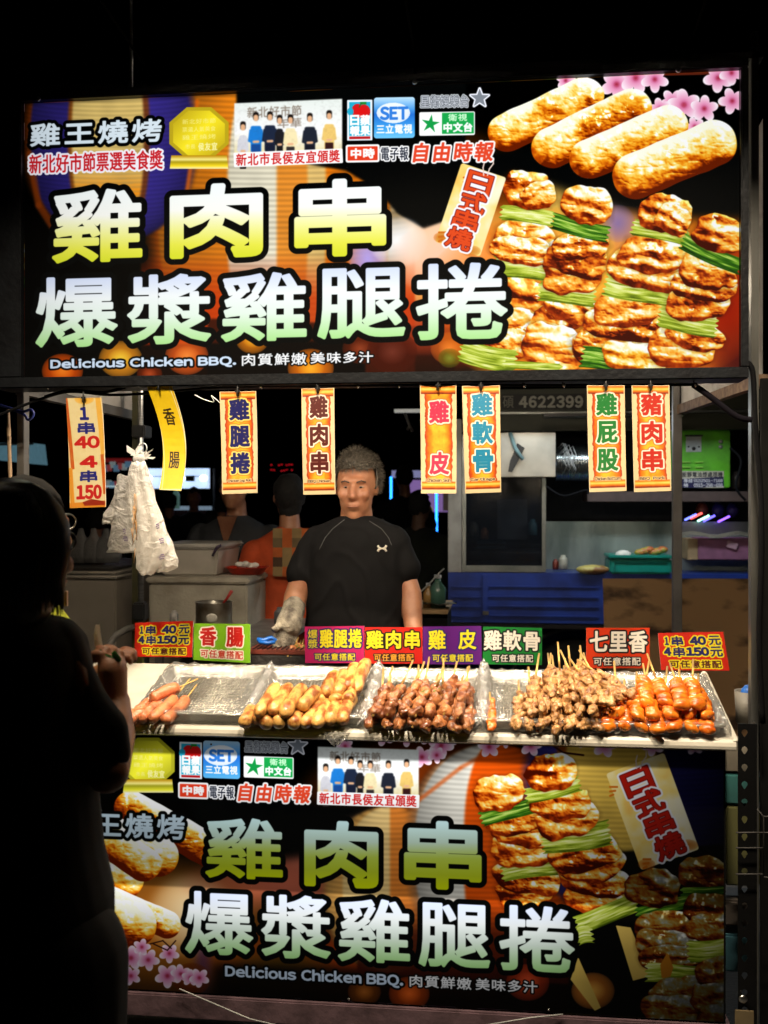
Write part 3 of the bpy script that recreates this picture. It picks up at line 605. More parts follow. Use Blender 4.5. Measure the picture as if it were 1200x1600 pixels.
    Md(1098, 1365, 36, 26, 0, 60); A.leek(1100, 1392, 70, 14, -4, 29, True); Md(1110, 1420, 40, 22, 0, 61); Md(1112, 1450, 36, 20, 0, 62); A.leek(1110, 1483, 70, 34, -4, 30); Md(1120, 1520, 30, 22, 0, 63); Md(1118, 1560, 34, 24, 0, 64); Md(1122, 1590, 30, 20, 0, 65)
    A.poly([(1043, 1492), (1050, 1512), (1046, 1524), (1036, 1526), (1034, 1508)], (.8, .5, .12), 2)
    tag_card(A, 1020, 1268, 88, 152, -20, 0, (('日', 997, 1222), ('式', 1014, 1255), ('串', 1030, 1288), ('燒', 1046, 1321)), 44, (.75, .13, .08))
    plaque(A, 232, 1190, 42, 38, 39, 1229, (.95, .93, .2)); team_photo(A, 497, 1169, 655, 1259)
    m = lambda x, y: (282 + (x - 541) * .893, 1160 + (y - 156) * .905 + (x - 541) * .03)
    logos(A, m)
    A.text('雞王燒烤', Q(98, 1271, 288, 1308), (.75, .83, .88), [(5, K)], wt=1.2, gap=.1)
    g1 = [(0, (.8, .93, .93)), (.3, (.78, .88, .8)), (.55, (.72, .8, .3)), (1, (.75, .8, .05))]
    for c, x0, y0, x1, y1 in (('雞', 324, 1281, 440, 1371), ('肉', 480, 1287, 588, 1383), ('串', 636, 1287, 749, 1386)): A.text(c, Q(x0, y0, x1, y1), g1, [(8, K)], wt=4.2 if c != '雞' else 2.8)
    for c, x0, y0, x1, y1 in (('爆', 292, 1396, 394, 1490), ('漿', 411, 1401, 515, 1496), ('雞', 531, 1407, 639, 1502), ('腿', 657, 1414, 764, 1510), ('捲', 783, 1418, 896, 1516)): A.text(c, Q(x0, y0, x1, y1), G2, [(8, K)], wt=2.5)
    A.text('Delicious Chicken BBQ.', Q(353, 1516, 630, 1536), (.85, .92, 1), [(3, K)], wt=1.0, gap=.09); A.text('肉質鮮嫩', Q(641, 1526, 737, 1544), W1, [(2, K)], wt=.5); A.text('美味多汁', Q(744, 1531, 840, 1549), W1, [(2, K)], wt=.5)
    return A.image('lower_sign_print')
# ---------------------------------------------------------------- ground
YF = 2.97
bm = NB(); box(bm, -80, -20, -.3, 80, 160, 0); tag(bmo('ground', bm, mat('asphalt', (.05, .048, .046), .75, c2=(.025, .025, .026), scale=1.5, bump=.5, bscale=90)), kind='structure')

# ---------------------------------------------------------------- upper light box
def even_light(n, l, uv, sock):
    """tubes behind the sheet: a little stronger in the middle than at the ends"""
    sp = n.new('ShaderNodeSeparateXYZ'); l.new(uv.outputs[0], sp.inputs[0]); cr = n.new('ShaderNodeFloatCurve'); c = cr.mapping.curves[0]
    c.points[0].location = (0, .62); c.points[1].location = (1, .85)
    for p in ((.12, .85), (.4, 1.0), (.75, 1.0)): c.points.new(*p)
    cr.mapping.update(); l.new(sp.outputs[0], cr.inputs['Value']); ml = n.new('ShaderNodeMath'); ml.operation = 'MULTIPLY'; ml.inputs[1].default_value = 1.05; l.new(cr.outputs[0], ml.inputs[0]); l.new(ml.outputs[0], sock)
def glow_band(n, l, uv, sock):
    """lower panel: light bands, shadow steps and dim ends painted into its emission"""
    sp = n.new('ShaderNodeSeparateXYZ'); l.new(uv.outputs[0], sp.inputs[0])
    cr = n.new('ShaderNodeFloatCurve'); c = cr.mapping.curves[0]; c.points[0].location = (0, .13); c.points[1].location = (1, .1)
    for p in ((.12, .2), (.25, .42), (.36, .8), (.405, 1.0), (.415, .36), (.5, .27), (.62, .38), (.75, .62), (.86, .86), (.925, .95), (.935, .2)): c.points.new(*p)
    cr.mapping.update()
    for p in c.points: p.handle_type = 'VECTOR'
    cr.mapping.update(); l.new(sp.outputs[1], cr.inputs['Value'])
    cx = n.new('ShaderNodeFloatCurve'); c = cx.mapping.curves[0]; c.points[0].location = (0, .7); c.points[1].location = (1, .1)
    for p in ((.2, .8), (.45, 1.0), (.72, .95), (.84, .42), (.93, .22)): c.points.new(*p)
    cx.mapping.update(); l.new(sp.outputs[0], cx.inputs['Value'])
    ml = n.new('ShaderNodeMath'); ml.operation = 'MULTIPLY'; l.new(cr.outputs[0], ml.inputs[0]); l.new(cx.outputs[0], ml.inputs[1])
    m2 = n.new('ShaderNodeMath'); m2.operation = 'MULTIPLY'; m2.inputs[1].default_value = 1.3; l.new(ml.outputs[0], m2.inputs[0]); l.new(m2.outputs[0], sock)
up = thing('lightbox_sign', 'wide bright lit sign board above the stall picturing grilled rolls and skewers', 'sign', at(600, 590, YF))
pu = [at(38, 162, YF), at(1155, 110, YF), at(1155, 577, YF), at(38, 589, YF)]
x0, x1 = pu[0].x, pu[1].x; zt = (pu[0].z + pu[1].z) / 2; zb = (pu[2].z + pu[3].z) / 2
link('printed_panel', slab([(x0, YF, zt), (x1, YF, zt), (x1, YF, zb), (x0, YF, zb)], .004, mat('acrylic_edge', (.6, .6, .6), .4), print_mat('upper_print', upper_art(), .6, 1.38, even_light)), None, up)
fx0, fx1, fzt, fzb = at(-8, 400, YF).x, at(1167, 400, YF).x, at(600, 122, YF).z, at(600, 600, YF).z
fm = mat('sign_frame_metal', (.016, .018, .022), .38, .6, c2=(.006, .006, .008), scale=9, bump=.15)
for a in ((fx0, YF - .025, zt, fx1, YF + .1, fzt), (fx0, YF - .025, fzb, fx1, YF + .1, zb), (x1, YF - .0245, zb, fx1, YF + .099, zt), (fx0, YF - .0245, zb, x0, YF + .099, zt)):
    bm = NB(); box(bm, *a, .003); bmo('frame_rail', bm, fm, up)
bm = NB(); box(bm, x0, YF + .08, zb, x1, YF + .09, zt); bmo('back_plate', bm, mat('black_plate', (.006, .006, .006), .7, spec=.1), up)
for px in (648, 60, 1060):
    bm = NB(); c = at(px, 128 + (648 - px) * .045, YF - .03); ell(bm, c, .008, .006, .008, sub=2); bmo('bolt', bm, steel(), up, True)
bm = NB(); p = at(205, 142, YF + .06); tube(bm, [p, p + Vector((0, 0, .9))], .006, 8); sel('mast_pole', bm, steel(), 'thin grey pole rising above the upper sign into the dark sky', 'pole', smooth=True)

# ---------------------------------------------------------------- lower light box
YL = 3.0
lo = thing('lightbox_sign', 'dimmer lit sign board below the food counter, partly hidden by the customer in black', 'sign', at(600, 1580, YL))
pl_ = [at(30, 1143.6, YL), at(1131, 1173.4, YL), at(1131, 1597, YL), at(30, 1536, YL)]
lx0, lx1 = pl_[0].x, pl_[1].x; lzt = (pl_[0].z + pl_[1].z) / 2; lzb = (pl_[2].z + pl_[3].z) / 2
link('printed_panel', slab([(lx0, YL, lzt), (lx1, YL, lzt), (lx1, YL, lzb), (lx0, YL, lzb)], .004, mat('acrylic_edge'), print_mat('lower_print', lower_art(), .35, 1.3, glow_band)), None, lo)
bm = NB(); box(bm, lx0 - .01, YL + .0045, lzb - .004, lx1 + .006, YL + .09, lzt + .002); bmo('box_body', bm, mat('black_plate'), lo)
bm = NB(); box(bm, lx0 - .1, YL - .012, lzb - .075, lx1 + .02, YL + .1, lzb - .006, .004); bmo('base_rail', bm, mat('purple_brown_rail', (.16, .1, .12), .45, .3, c2=(.08, .05, .06), scale=14, bump=.2), lo)
for px, py in ((195, 1547), (545, 1561), (857, 1578), (330, 1163), (660, 1150), (945, 1163)):
    bm = NB(); ell(bm, at(px, py, YL - .001), .004, .003, .004, sub=1); bmo('screw', bm, steel(), lo, True)
bm = NB(); box(bm, lx0 - .1, YL - .02, lzb - .155, lx1 + .02, YL + .1, lzb - .11, .004); sel('bottom_beam', bm, mat('dull_steel', (.3, .28, .25), .45, .8, scale=7, bump=.1), 'dull steel beam under the lower sign board, near the ground', 'beam')
bm = NB(); pts = [at(280, 1545, YL - .03), at(320, 1562, YL - .04), at(390, 1592, YL - .05), at(500, 1618, YL - .03), at(700, 1612, YL - .03), at(830, 1590, YL - .04), at(880, 1585, YL - .02)]
cs = []
for a, b in zip(pts[:-1], pts[1:]): cs += [a.lerp(b, k / 4) for k in range(4)]
tube(bm, cs + [pts[-1]], .0022, 6); sel('white_cable', bm, mat('cable_grey', (.3, .3, .3), .4), 'thin white cable sagging across the rail under the lower sign', 'cable', smooth=True)

# ---------------------------------------------------------------- stall frame: posts, rails, canvas
YB = 4.15
PX = lambda px, Y: at(px, 800, Y).x
def post(px0, px1, Y, z0, z1, m, label, d=.04):
    bm = NB(); box(bm, PX(px0, Y), Y, z0, PX(px1, Y), Y + d, z1, .002); return sel('stall_post', bm, m, label, 'post', 'stall frame posts')
post(26, 37, 3.1, 0, 3.0, mat('grey_steel', (.18, .17, .16), .45, .6, c2=(.11, .1, .09), scale=5), 'grey steel post at the far left, left of the hanging price board')
post(1052, 1066, YB, 0, 2.6, mat('grey_steel'), 'grey steel post between the green machine and the pork skewer banner')
post(1174, 1186, 3.1, 0, 2.98, mat('corner_steel', (.3, .3, .29), .35, .8, c2=(.12, .12, .11), scale=3, stretch=(1, 1, .6)), 'bright steel corner post right of the upper sign')
bm = NB(); box(bm, PX(1187, 3.1), 3.08, 0, PX(1260, 3.1), 3.1, at(600, 600, 3.1).z); sel('side_screen', bm, mat('black_plate'), 'black panel at the right edge beside the corner post', 'panel')
pp = thing('stall_post', 'taped post with an olive lower half, the plastic bags hang on it', 'post', (PX(213, 3.9), 3.9, 0), 'stall frame posts')
bm = NB(); box(bm, PX(206, 3.9), 3.9, 1.0, PX(215, 3.9), 3.93, 2.55, .002); bmo('upright', bm, mat('dark_olive', (.06, .055, .02), .5, c2=(.03, .03, .02)), pp)
bm = NB(); box(bm, PX(207, 3.9), 3.897, 0, PX(222, 3.9), 3.897 + .03, 1.15, .002); bmo('lower_upright', bm, mat('olive_paint', (.15, .15, .03), .5, c2=(.07, .07, .02)), pp)
bm = NB(); x = PX(220, 3.87); tube(bm, [(x, 3.87, 1.0), (x, 3.87, 2.5)], .011, 10); bmo('rod', bm, steel(), pp, True)
bm = NB(); box(bm, PX(205, 3.85), 3.85, at(215, 683, 3.85).z, PX(226, 3.85), 3.935, at(215, 664, 3.85).z, .004); bmo('black_tape', bm, mat('tape', (.015, .015, .015), .35), pp)
bm = NB(); obox(bm, at(219, 955, 3.84), (.05, .05, .07), None, .006); bmo('clamp', bm, mat('tape'), pp)
def beam(p, q, w, h, m, label):
    bm = NB(); p, q = Vector(p), Vector(q); d = (q - p).normalized(); u = Vector((0, 0, 1)); s = d.cross(u).normalized(); u = s.cross(d)
    loft(bm, [[c + s * w / 2 + u * h / 2, c - s * w / 2 + u * h / 2, c - s * w / 2 - u * h / 2, c + s * w / 2 - u * h / 2] for c in (p, q)]); return sel('stall_rail', bm, m, label, 'rail', 'stall frame rails')
rl0, rl1 = at(31, 608, 3.12), at(210, 650, YB - .1); rr0, rr1 = at(1192, 594, 3.12), at(1064, 640, YB)
beam(rl0, rl1, .03, .035, mat('grey_steel'), 'steel side rail running back at the left under white canvas'); beam(rr0, rr1, .03, .035, mat('rusty_rail', (.2, .13, .08), .6, .3, c2=(.1, .06, .04), scale=40), 'rust speckled side rail running back at the right under white canvas')
for a, b, lab in ((rl0, rl1, 'white canvas side sheet at the left, above the price board'), (rr0, rr1, 'white canvas side sheet at the right, above the green machine')):
    bm = NB(); rows = []
    for k in range(2): rows.append([a.lerp(b, i / 12) + Vector((.012 * math.sin(i * 2.1), 0, .02 + k * .75)) for i in range(13)])
    vv = [[bm.verts.new(p) for p in r] for r in rows]
    for i in range(12): bm.faces.new((vv[0][i], vv[0][i + 1], vv[1][i + 1], vv[1][i]))
    bmesh.ops.solidify(bm, geom=bm.faces[:], thickness=.003); sel('side_canvas', bm, mat('white_canvas', (.72, .7, .68), .8, c2=(.55, .52, .5), scale=6, bump=.3, bscale=12), lab, 'canvas', 'white canvas sheets')
bm = NB(); box(bm, PX(1062, YB), YB, at(1060, 640, YB).z, PX(1078, YB), YB + .03, 2.7); sel('canvas_batten', bm, mat('white_canvas'), 'pale batten beside the right back post', 'batten')
# roof sheet: closes the top of the stall
bm = NB(); box(bm, PX(20, 3.12), 3.1, 2.9, PX(1190, 3.12), 4.3, 2.92); sel('roof_sheet', bm, mat('dark_tarp', (.03, .035, .03), .7), 'dark tarpaulin roof behind the upper sign', 'roof')

# lamps: an assumed short-throw LED batten behind the bottom rail, assumed bulbs under the roof, and added unseen flood lamps on arms to brighten banners, cards and food
def area(name, loc, rot, sx, sy, w, col=(1, .86, .68), spread=180):
    a = bpy.data.lights.new(name, 'AREA'); a.shape = 'RECTANGLE'; a.size = sx; a.size_y = sy; a.energy = w; a.color = col; a.spread = R(spread)
    o = bpy.data.objects.new(name, a); C.objects.link(o); o.location = loc; o.rotation_euler = rot
    return o
lt = thing('assumed_led_batten', 'assumed long LED lamp, unseen, hidden behind the bottom rail of the upper sign', 'lamp', (-.34, 3.09, fzb + .02))
bm = NB(); box(bm, fx0 + .15, 3.1, fzb + .058, fx1 - .15, 3.16, fzb + .075); bmo('added_lamp_housing', bm, mat('white_plastic', (.7, .7, .7), .4), lt)
bm = NB(); box(bm, fx0 + .2, 3.11, fzb + .036, fx1 - .2, 3.155, fzb + .0575); bmo('assumed_lamp_diffuser', bm, mat('assumed_lamp_glow', (1, 1, 1), em=(1, .84, .64), es=40), lt)
area('assumed_batten_light', (-.34, 3.133, fzb + .034), (R(18), 0, 0), 1.9, .03, 9)
for k, x in enumerate((-1.05, .33)):  # assumed unseen bulbs, added to light the side canvas and the vendor
    b_ = thing('assumed_bulb', 'assumed bare bulb, unseen, added under the stall roof, ' + ('left' if k == 0 else 'right') + ' one, hidden behind the sign', 'bulb', (x, 3.75, 2.42))
    bm = NB(); ell(bm, (x, 3.75, 2.42), .03, .03, .04, sub=2); bmo('assumed_bulb_glass', bm, mat('assumed_bulb_glow', (1, 1, 1), em=(1, .8, .55), es=30), b_, True); bm = NB(); tube(bm, [(x, 3.75, 2.46), (x, 3.75, 2.9)], .006, 6); bmo('cord', bm, mat('tape'), b_)
    pl_l = bpy.data.lights.new('assumed_bulb_light', 'POINT'); pl_l.energy = 7; pl_l.color = (1, .85, .66); pl_l.shadow_soft_size = .045; o = bpy.data.objects.new('assumed_bulb_light', pl_l); C.objects.link(o); o.location = (x, 3.75, 2.36)
for px in (230, 648, 1080):
    x = PX(px, YF); f = thing('added_flood_lamp', 'added unseen flood lamp on a black arm above the upper sign, ' + {230: 'on its left', 648: 'over its middle', 1080: 'on its right'}[px], 'lamp', (x, YF, fzt), 'added flood lamps over the sign')
    bm = NB(); tube(bm, [(x, YF + .03, fzt), (x, YF, fzt + .06), (x, 2.05, fzt + .14)], .004, 8); bmo('arm', bm, mat('matt_black', (.002, .002, .002), .95, spec=.05), f, True)
    bm = NB(); obox(bm, (x, 2.02, fzt + .13), (.2, .14, .04), Matrix.Rotation(R(-50), 3, 'X'), .005); bmo('added_lamp_body', bm, mat('tape'), f)
    area('added_flood_light', (x, 2.04, fzt + .10), (R(27), 0, 0), .16, .1, 25, (1, .83, .6), 84)

# ---------------------------------------------------------------- rope line, hooks and cables under the sign
def cable(name, pts, r, m, label, cat='cable', n=6):
    bm = NB(); out = []; P = [Vector(p) for p in pts]
    for i in range(len(P) - 1):
        a = P[max(i - 1, 0)]; b = P[i]; c = P[i + 1]; d = P[min(i + 2, len(P) - 1)]
        for k in range(5):
            t = k / 5; out.append(.5 * ((2 * b) + (c - a) * t + (2 * a - 5 * b + 4 * c - d) * t * t + (3 * b - a - 3 * c + d) * t ** 3))
    tube(bm, out + [P[-1]], r, n); return sel(name, bm, m, label, cat, smooth=True)
rub = mat('black_rubber', (.004, .004, .005), .8, spec=.1)
YH = 2.985
cable('black_cable', [at(x, y, YH) for x, y in ((-20, 655), (20, 640), (68, 622), (110, 612), (170, 617), (240, 614), (330, 606), (420, 603), (560, 602), (760, 602), (900, 602), (1083, 601))], .0045, rub, 'black cable strung along the underside of the upper sign')
cable('black_cable', [at(x, y, YH) for x, y in ((70, 620), (110, 610), (160, 613), (196, 605))], .005, rub, 'short black cable looping above the price board at the left')
cable('black_strap', [at(x, y, YH) for x, y in ((1083, 601), (1110, 620), (1150, 650), (1175, 656))], .009, mat('dark_strap', (.005, .004, .007), .9, spec=.1), 'thick dark strap running down to the right corner post', 'strap')
cable('black_cable', [at(x, y, 3.0) for x, y in ((1166, 566), (1176, 580), (1179, 640), (1182, 690), (1188, 760), (1190, 860), (1186, 1000), (1192, 1130))], .008, rub, 'black cable hanging down the corner post at the right edge')
cable('blue_rope', [at(x, y, 3.05) for x, y in ((-15, 628), (10, 636), (35, 643), (48, 640), (52, 648), (44, 656), (38, 648), (20, 640))], .0045, mat('blue_nylon', (.03, .05, .3), .5), 'blue nylon rope knotted around the left post', 'rope')
cable('power_cord', [at(x, y, 3.06) for x, y in ((12, 640), (14, 680), (16, 745), (18, 800))], .006, mat('tan_cord', (.3, .2, .12), .5), 'tan cord hanging beside the left post', 'cord')
cable('thin_wire', [at(x, y, 3.05) for x, y in ((304, 617), (318, 624), (334, 628), (330, 618), (345, 631), (352, 640))], .0012, steel(), 'loose thin wire next to the chicken leg roll banner', 'wire', 5)
cable('thin_wire', [at(x, y, 3.05) for x, y in ((272, 609), (290, 604), (313, 602))], .0012, steel(), 'short thin wire above the yellow sausage banner', 'wire', 5)
for px, lab in ((75, 'left of the price board'), (407, 'right of the chicken leg roll banner'), (558, 'right of the chicken skewer banner'), (622, 'left of the chicken skin banner'), (817, 'right of the cartilage banner'), (879, 'left of the chicken bottom banner'), (1084, 'holding the strap at the right')):
    bm = NB(); c = at(px, 600 + (700 - px) * .004, 2.985); tube(bm, [c + Vector((0, 0, .02)), c, c + Vector((.002, -.004, -.008)), c + Vector((.004, -.008, -.012)), c + Vector((.004, -.012, -.008))], .0025, 6)
    ell(bm, c + Vector((.004, -.012, -.006)), .005, .005, .007, sub=1); sel('metal_hook', bm, steel('chrome', (.8, .75, .7), .15), 'small empty metal hook under the upper sign, ' + lab, 'hook', 'empty hooks under the sign', True)

# ---------------------------------------------------------------- hanging banners
def scroll(name, chars, col, stroke, eng, y1s, seed):
    A = Art([(0, 0), (56, 0), (56, 164), (0, 164)], 150, 440, (.96, .86, .68))
    n = fbm(A.X / 9, A.Y / 9, seed, 4)
    sl = A.win(5, 13, 51, 150); e = 3.2 * (fbm(A.X[sl] / 5, A.Y[sl] / 5, seed + 5, 2) - .5)
    d = np.minimum(np.minimum(A.X[sl] - 7, 49.5 - A.X[sl]) + e, 99); t = np.clip(d / 13, 0, 1) ** .55 * (.62 + .55 * n[sl])
    A.mix(sl, np.clip(d * 2, 0, 1), ramp(t + .04, [(0, (.4, .07, .0)), (.3, (.78, .24, .01)), (.6, (.93, .5, .04)), (1, (.98, .78, .2))]))
    for ya in (7, 152):
        sl = A.win(2, ya - 6, 54, ya + 6); v = (A.Y[sl] - ya) / 6
        A.mix(sl, (np.abs(v) < 1) * 1.0, ramp(1 - np.abs(v + .2) * .9 + .2 * (n[sl] - .5), [(0, (.5, .12, 0)), (.5, (.95, .5, .05)), (1, (1, .9, .45))]))
    ys = [29, 72, 115] if len(chars) == 3 else [40, 118]
    for ch, y in zip(chars, ys):
        A.text(ch, [(14.5, y - 16), (43.5, y - 16), (43.5, y + 16), (14.5, y + 16)], col, [(3.2, (.75, .3, .02)), (2.4, stroke)], wt=1.25)
    A.text(eng, [(9, 141), (47, 141), (47, 146.5), (9, 146.5)], (.15, .03, 0), [(.9, (1, .9, .7))], wt=.1)
    return A.image(name)
def price_banner():
    A = Art([(0, 0), (54, 0), (54, 170), (0, 170)], 150, 460, (.92, .86, .66)); n = fbm(A.X / 8, A.Y / 8, 3, 3)
    A.box(0, 0, 5, 110, (.8, .36, .06)); A.box(0, 108, 6, 171, (.9, .6, .15)); A.box(46, 0, 54, 90, (.93, .72, .3)); A.box(49, 88, 54, 150, (.8, .38, .08)); A.box(0, 161, 54, 171, (.88, .55, .12)); A.poly([(20, 162), (32, 158), (52, 162), (52, 166), (22, 166)], (.6, .15, .02), 1)
    A.glow(27, 2, 15, 8, (.95, .7, .2), 4); A.mix((slice(None), slice(None)), (n - .5) * .5, (.85, .7, .4))
    B = (.08, .1, .5); Rr = (.78, .08, .08); q = lambda a, b, c, d: [(a, b), (c, b), (c, d), (a, d)]
    A.text('1', q(20, 15, 31, 33), B, wt=1.3); A.text('串', q(15, 38, 40, 55), B, wt=.7); A.text('40', q(10, 60, 46, 77), Rr, wt=1.3)
    A.text('4', q(17, 91, 41, 107), Rr, wt=1.5); A.text('串', q(16, 113, 41, 130), B, wt=.7); A.text('150', q(11, 136, 47, 156), Rr, wt=1.3, gap=.12)
    return A.image('price_print')
def yellow_banner():
    A = Art([(0, 0), (44, 0), (44, 165), (0, 165)], 120, 440, (.96, .82, .1)); n = fbm(A.X / 10, A.Y / 10, 8, 3); A.mix((slice(None), slice(None)), (n - .4) * .5, (.85, .68, .05))
    for y, c in ((48, '香'), (117, '腸')): A.text(c, [(12, y - 13), (32, y - 13), (32, y + 13), (12, y + 13)], (.12, .04, .01), wt=.35)
    A.box(0, 0, 1.5, 165, (.95, .93, .75)); A.box(42.5, 0, 44, 165, (.95, .93, .75)); A.box(0, 163, 44, 165, (.95, .93, .75))
    return A.image('yellow_print')
paper = mat('banner_board_edge', (.85, .8, .68), .6)
def banner(q, img, label, bend=None, Y=2.955, group='menu banners hanging under the upper sign'):
    P = [at(x, y, Y) for x, y in q]; top = (P[0] + P[1]) / 2
    t = thing('menu_banner', label, 'banner', top, group)
    link('printed_card', slab(P, .003, paper, print_mat('banner_print_' + img.name, img, .45, mul=.62), 6, 14, bend), None, t)
    bm = NB(); c = top + Vector((0, 0, -.012)); tube(bm, [c + Vector((0, -.002, .03)), c + Vector((0, -.004, .02)), c + Vector((0, -.006, .008)), c + Vector((0, -.007, 0)), c + Vector((0, .001, -.003))], .003, 6); bmo('hook', bm, mat('tape'), t, True)
    bm = NB(); obox(bm, c + Vector((0, -.003, .012)), (.014, .005, .006)); bmo('clip', bm, mat('tape'), t)
    return t
wv = lambda a: (lambda u, v: Vector((0, a * math.sin(v * 3.1) * .01 + .004 * math.sin(u * 3.1), 0)))
banner([(103, 622), (159, 621), (165, 792), (109, 794)], price_banner(), 'cream hanging price board reading 1串 40 4串 150 at the left', wv(.6))
banner([(229, 603), (268, 602), (278, 767), (244, 765)], yellow_banner(), 'curved yellow hanging banner reading 香腸', lambda u, v: Vector((.035 * math.sin(v * 2.3) * (1 - .2 * v) - .012 * v, .03 * math.sin(v * 3.1), 0)), 2.955)
DB = (.05, .06, .4); WH = (1, .97, .92)
for i, (q, ch, col, st, en, lab) in enumerate((
    ([(343, 612), (400, 611), (402, 770), (347, 772)], '雞腿捲', DB, (1, .92, .5), 'Chicken leg Roll', 'orange scroll banner reading 雞腿捲 in dark blue, Chicken leg Roll'),
    ([(471, 607), (522, 606), (524, 772), (474, 773)], '雞肉串', (.35, .06, .02), WH, 'BBQ.Chicken', 'orange scroll banner reading 雞肉串 in dark brown, beside the vendor'),
    ([(656, 602), (713, 602), (713, 771), (658, 771)], '雞皮', (.85, .2, .35), WH, 'Chicken Skin', 'orange scroll banner reading 雞皮 in pink'),
    ([(722, 603), (781, 602), (783, 769), (727, 771)], '雞軟骨', (.1, .55, .72), WH, 'Cartilage', 'orange scroll banner reading 雞軟骨 in light blue'),
    ([(917, 602), (976, 602), (979, 767), (921, 769)], '雞屁股', (.1, .5, .2), WH, 'Chicken Bottom', 'orange scroll banner reading 雞屁股 in green'),
    ([(987, 602), (1046, 602), (1049, 767), (991, 769)], '豬肉串', (.8, .16, .08), WH, 'BBQ  Pork', 'orange scroll banner reading 豬肉串 in red'))):
    banner(q, scroll('scroll_print_%s' % en.split()[-1].lower().replace('.', '_'), ch, col, st, en, 0, 11 + i * 7), lab, wv((.5, -.4, .7, -.6, .5, .3)[i]))

# ---------------------------------------------------------------- counter (tilted up towards the vendor)
YT = 2.93; ZT = at(600, 1141, YT).z; TD = .455; AL = math.atan2(.125, .49); ca, sa = math.cos(AL), math.sin(AL)
def PL(x, s, h=0): return Vector((x, YT + s * ca - h * sa, ZT + s * sa + h * ca))   # s up the slope, h off it
def onp(px, py, h=0):
    d = ray(px, py); o = Vector((0, 0, EYE)); n = Vector((0, -sa, ca)); p0 = PL(0, 0, h); t = (p0 - o).dot(n) / d.dot(n); p = o + d * t
    return p.x, (p - p0).dot(Vector((0, ca, sa)))
def pp_(px, py, h=0): x, s = onp(px, py, h); return PL(x, s, h)
cx0, cx1 = at(30, 1140, YT).x, at(1149, 1155, YT).x
ct = thing('food_counter', 'white food counter carrying the trays of grilled skewers above the lower sign', 'counter', (0, YT, 0))
white = mat('white_enamel', (.6, .57, .5), .35, c2=(.46, .42, .35), scale=5, bump=.05)
bm = NB(); loft(bm, [[PL(x, 0, -.004), PL(x, TD, -.004), PL(x, TD, -.02), PL(x, 0, -.02)] for x in (cx0, cx1)]); bmesh.ops.bevel(bm, geom=bm.edges[:], offset=.002, segments=2, affect='EDGES'); bmo('table_top', bm, white, ct)
prof = ((.0, .0), (-.004, .0), (-.012, -.005), (-.018, -.014), (-.019, -.022), (-.016, -.026), (0, -.026))
bm = NB(); loft(bm, [[PL(x, a, b) for a, b in prof] for x in (cx0, cx1)]); tube(bm, [PL(cx1, -.01, -.01), PL(cx1, TD, -.006)], .011, 10); bmo('rolled_edge', bm, white, ct)
for x in (cx0 + .03, cx1 - .03):
    for s in (.2, TD - .04):
        p = PL(x, s, -.02); bm = NB(); box(bm, x - .015, p.y - .015, 0, x + .015, p.y + .015, p.z - .004); bmo('leg', bm, mat('grey_steel'), ct)
bm = NB(); box(bm, cx0, YT + .3, .35, cx1, YT + .31, ZT - .03); bmo('rear_skirt', bm, mat('black_plate'), ct)

# price cards standing along the back of the trays
def card(name, bg, lines, rq=None):
    A = Art([(0, 0), (92, 0), (92, 57), (0, 57)], 276, 171, bg); A.mix((slice(None), slice(None)), (fbm(A.X / 20, A.Y / 20, 4, 2) - .5) * .3, tuple(min(1, c * 1.2 + .05) for c in bg))
    q = lambda a, b, c, d: [(a, b), (c, b), (c, d), (a, d)]
    for s, b, col, st, wt in lines: A.text(s, q(*b), col, st, wt=wt, mono=False, gap=.05)
    return A.image(name)
YL_ = (1, .93, .15); NV = (.12, .12, .45); BR = (.3, .03, .1)
def price(name):
    return card(name, (.87, .16, .08), [('1', (9, 7, 13, 18), NV, [(2, YL_)], .7), ('串', (18, 6, 33, 19), NV, [(2, YL_)], .5), ('40', (44, 7, 65, 18), NV, [(2, YL_)], 1), ('元', (70, 6, 86, 19), NV, [(2, YL_)], .5),
        ('4', (7, 23, 15, 34), NV, [(2, YL_)], 1), ('串', (19, 22, 34, 36), NV, [(2, YL_)], .5), ('150', (37, 23, 67, 34), NV, [(2, YL_)], 1), ('元', (70, 22, 86, 36), NV, [(2, YL_)], .5), ('可任意搭配', (13, 42, 82, 53), BR, [(1.8, YL_)], .3)])
Kk = (.03, .03, .06)
sub = lambda c, st: ('可任意搭配', (15, 42, 78, 53), c, [(1.5, st)], .3)
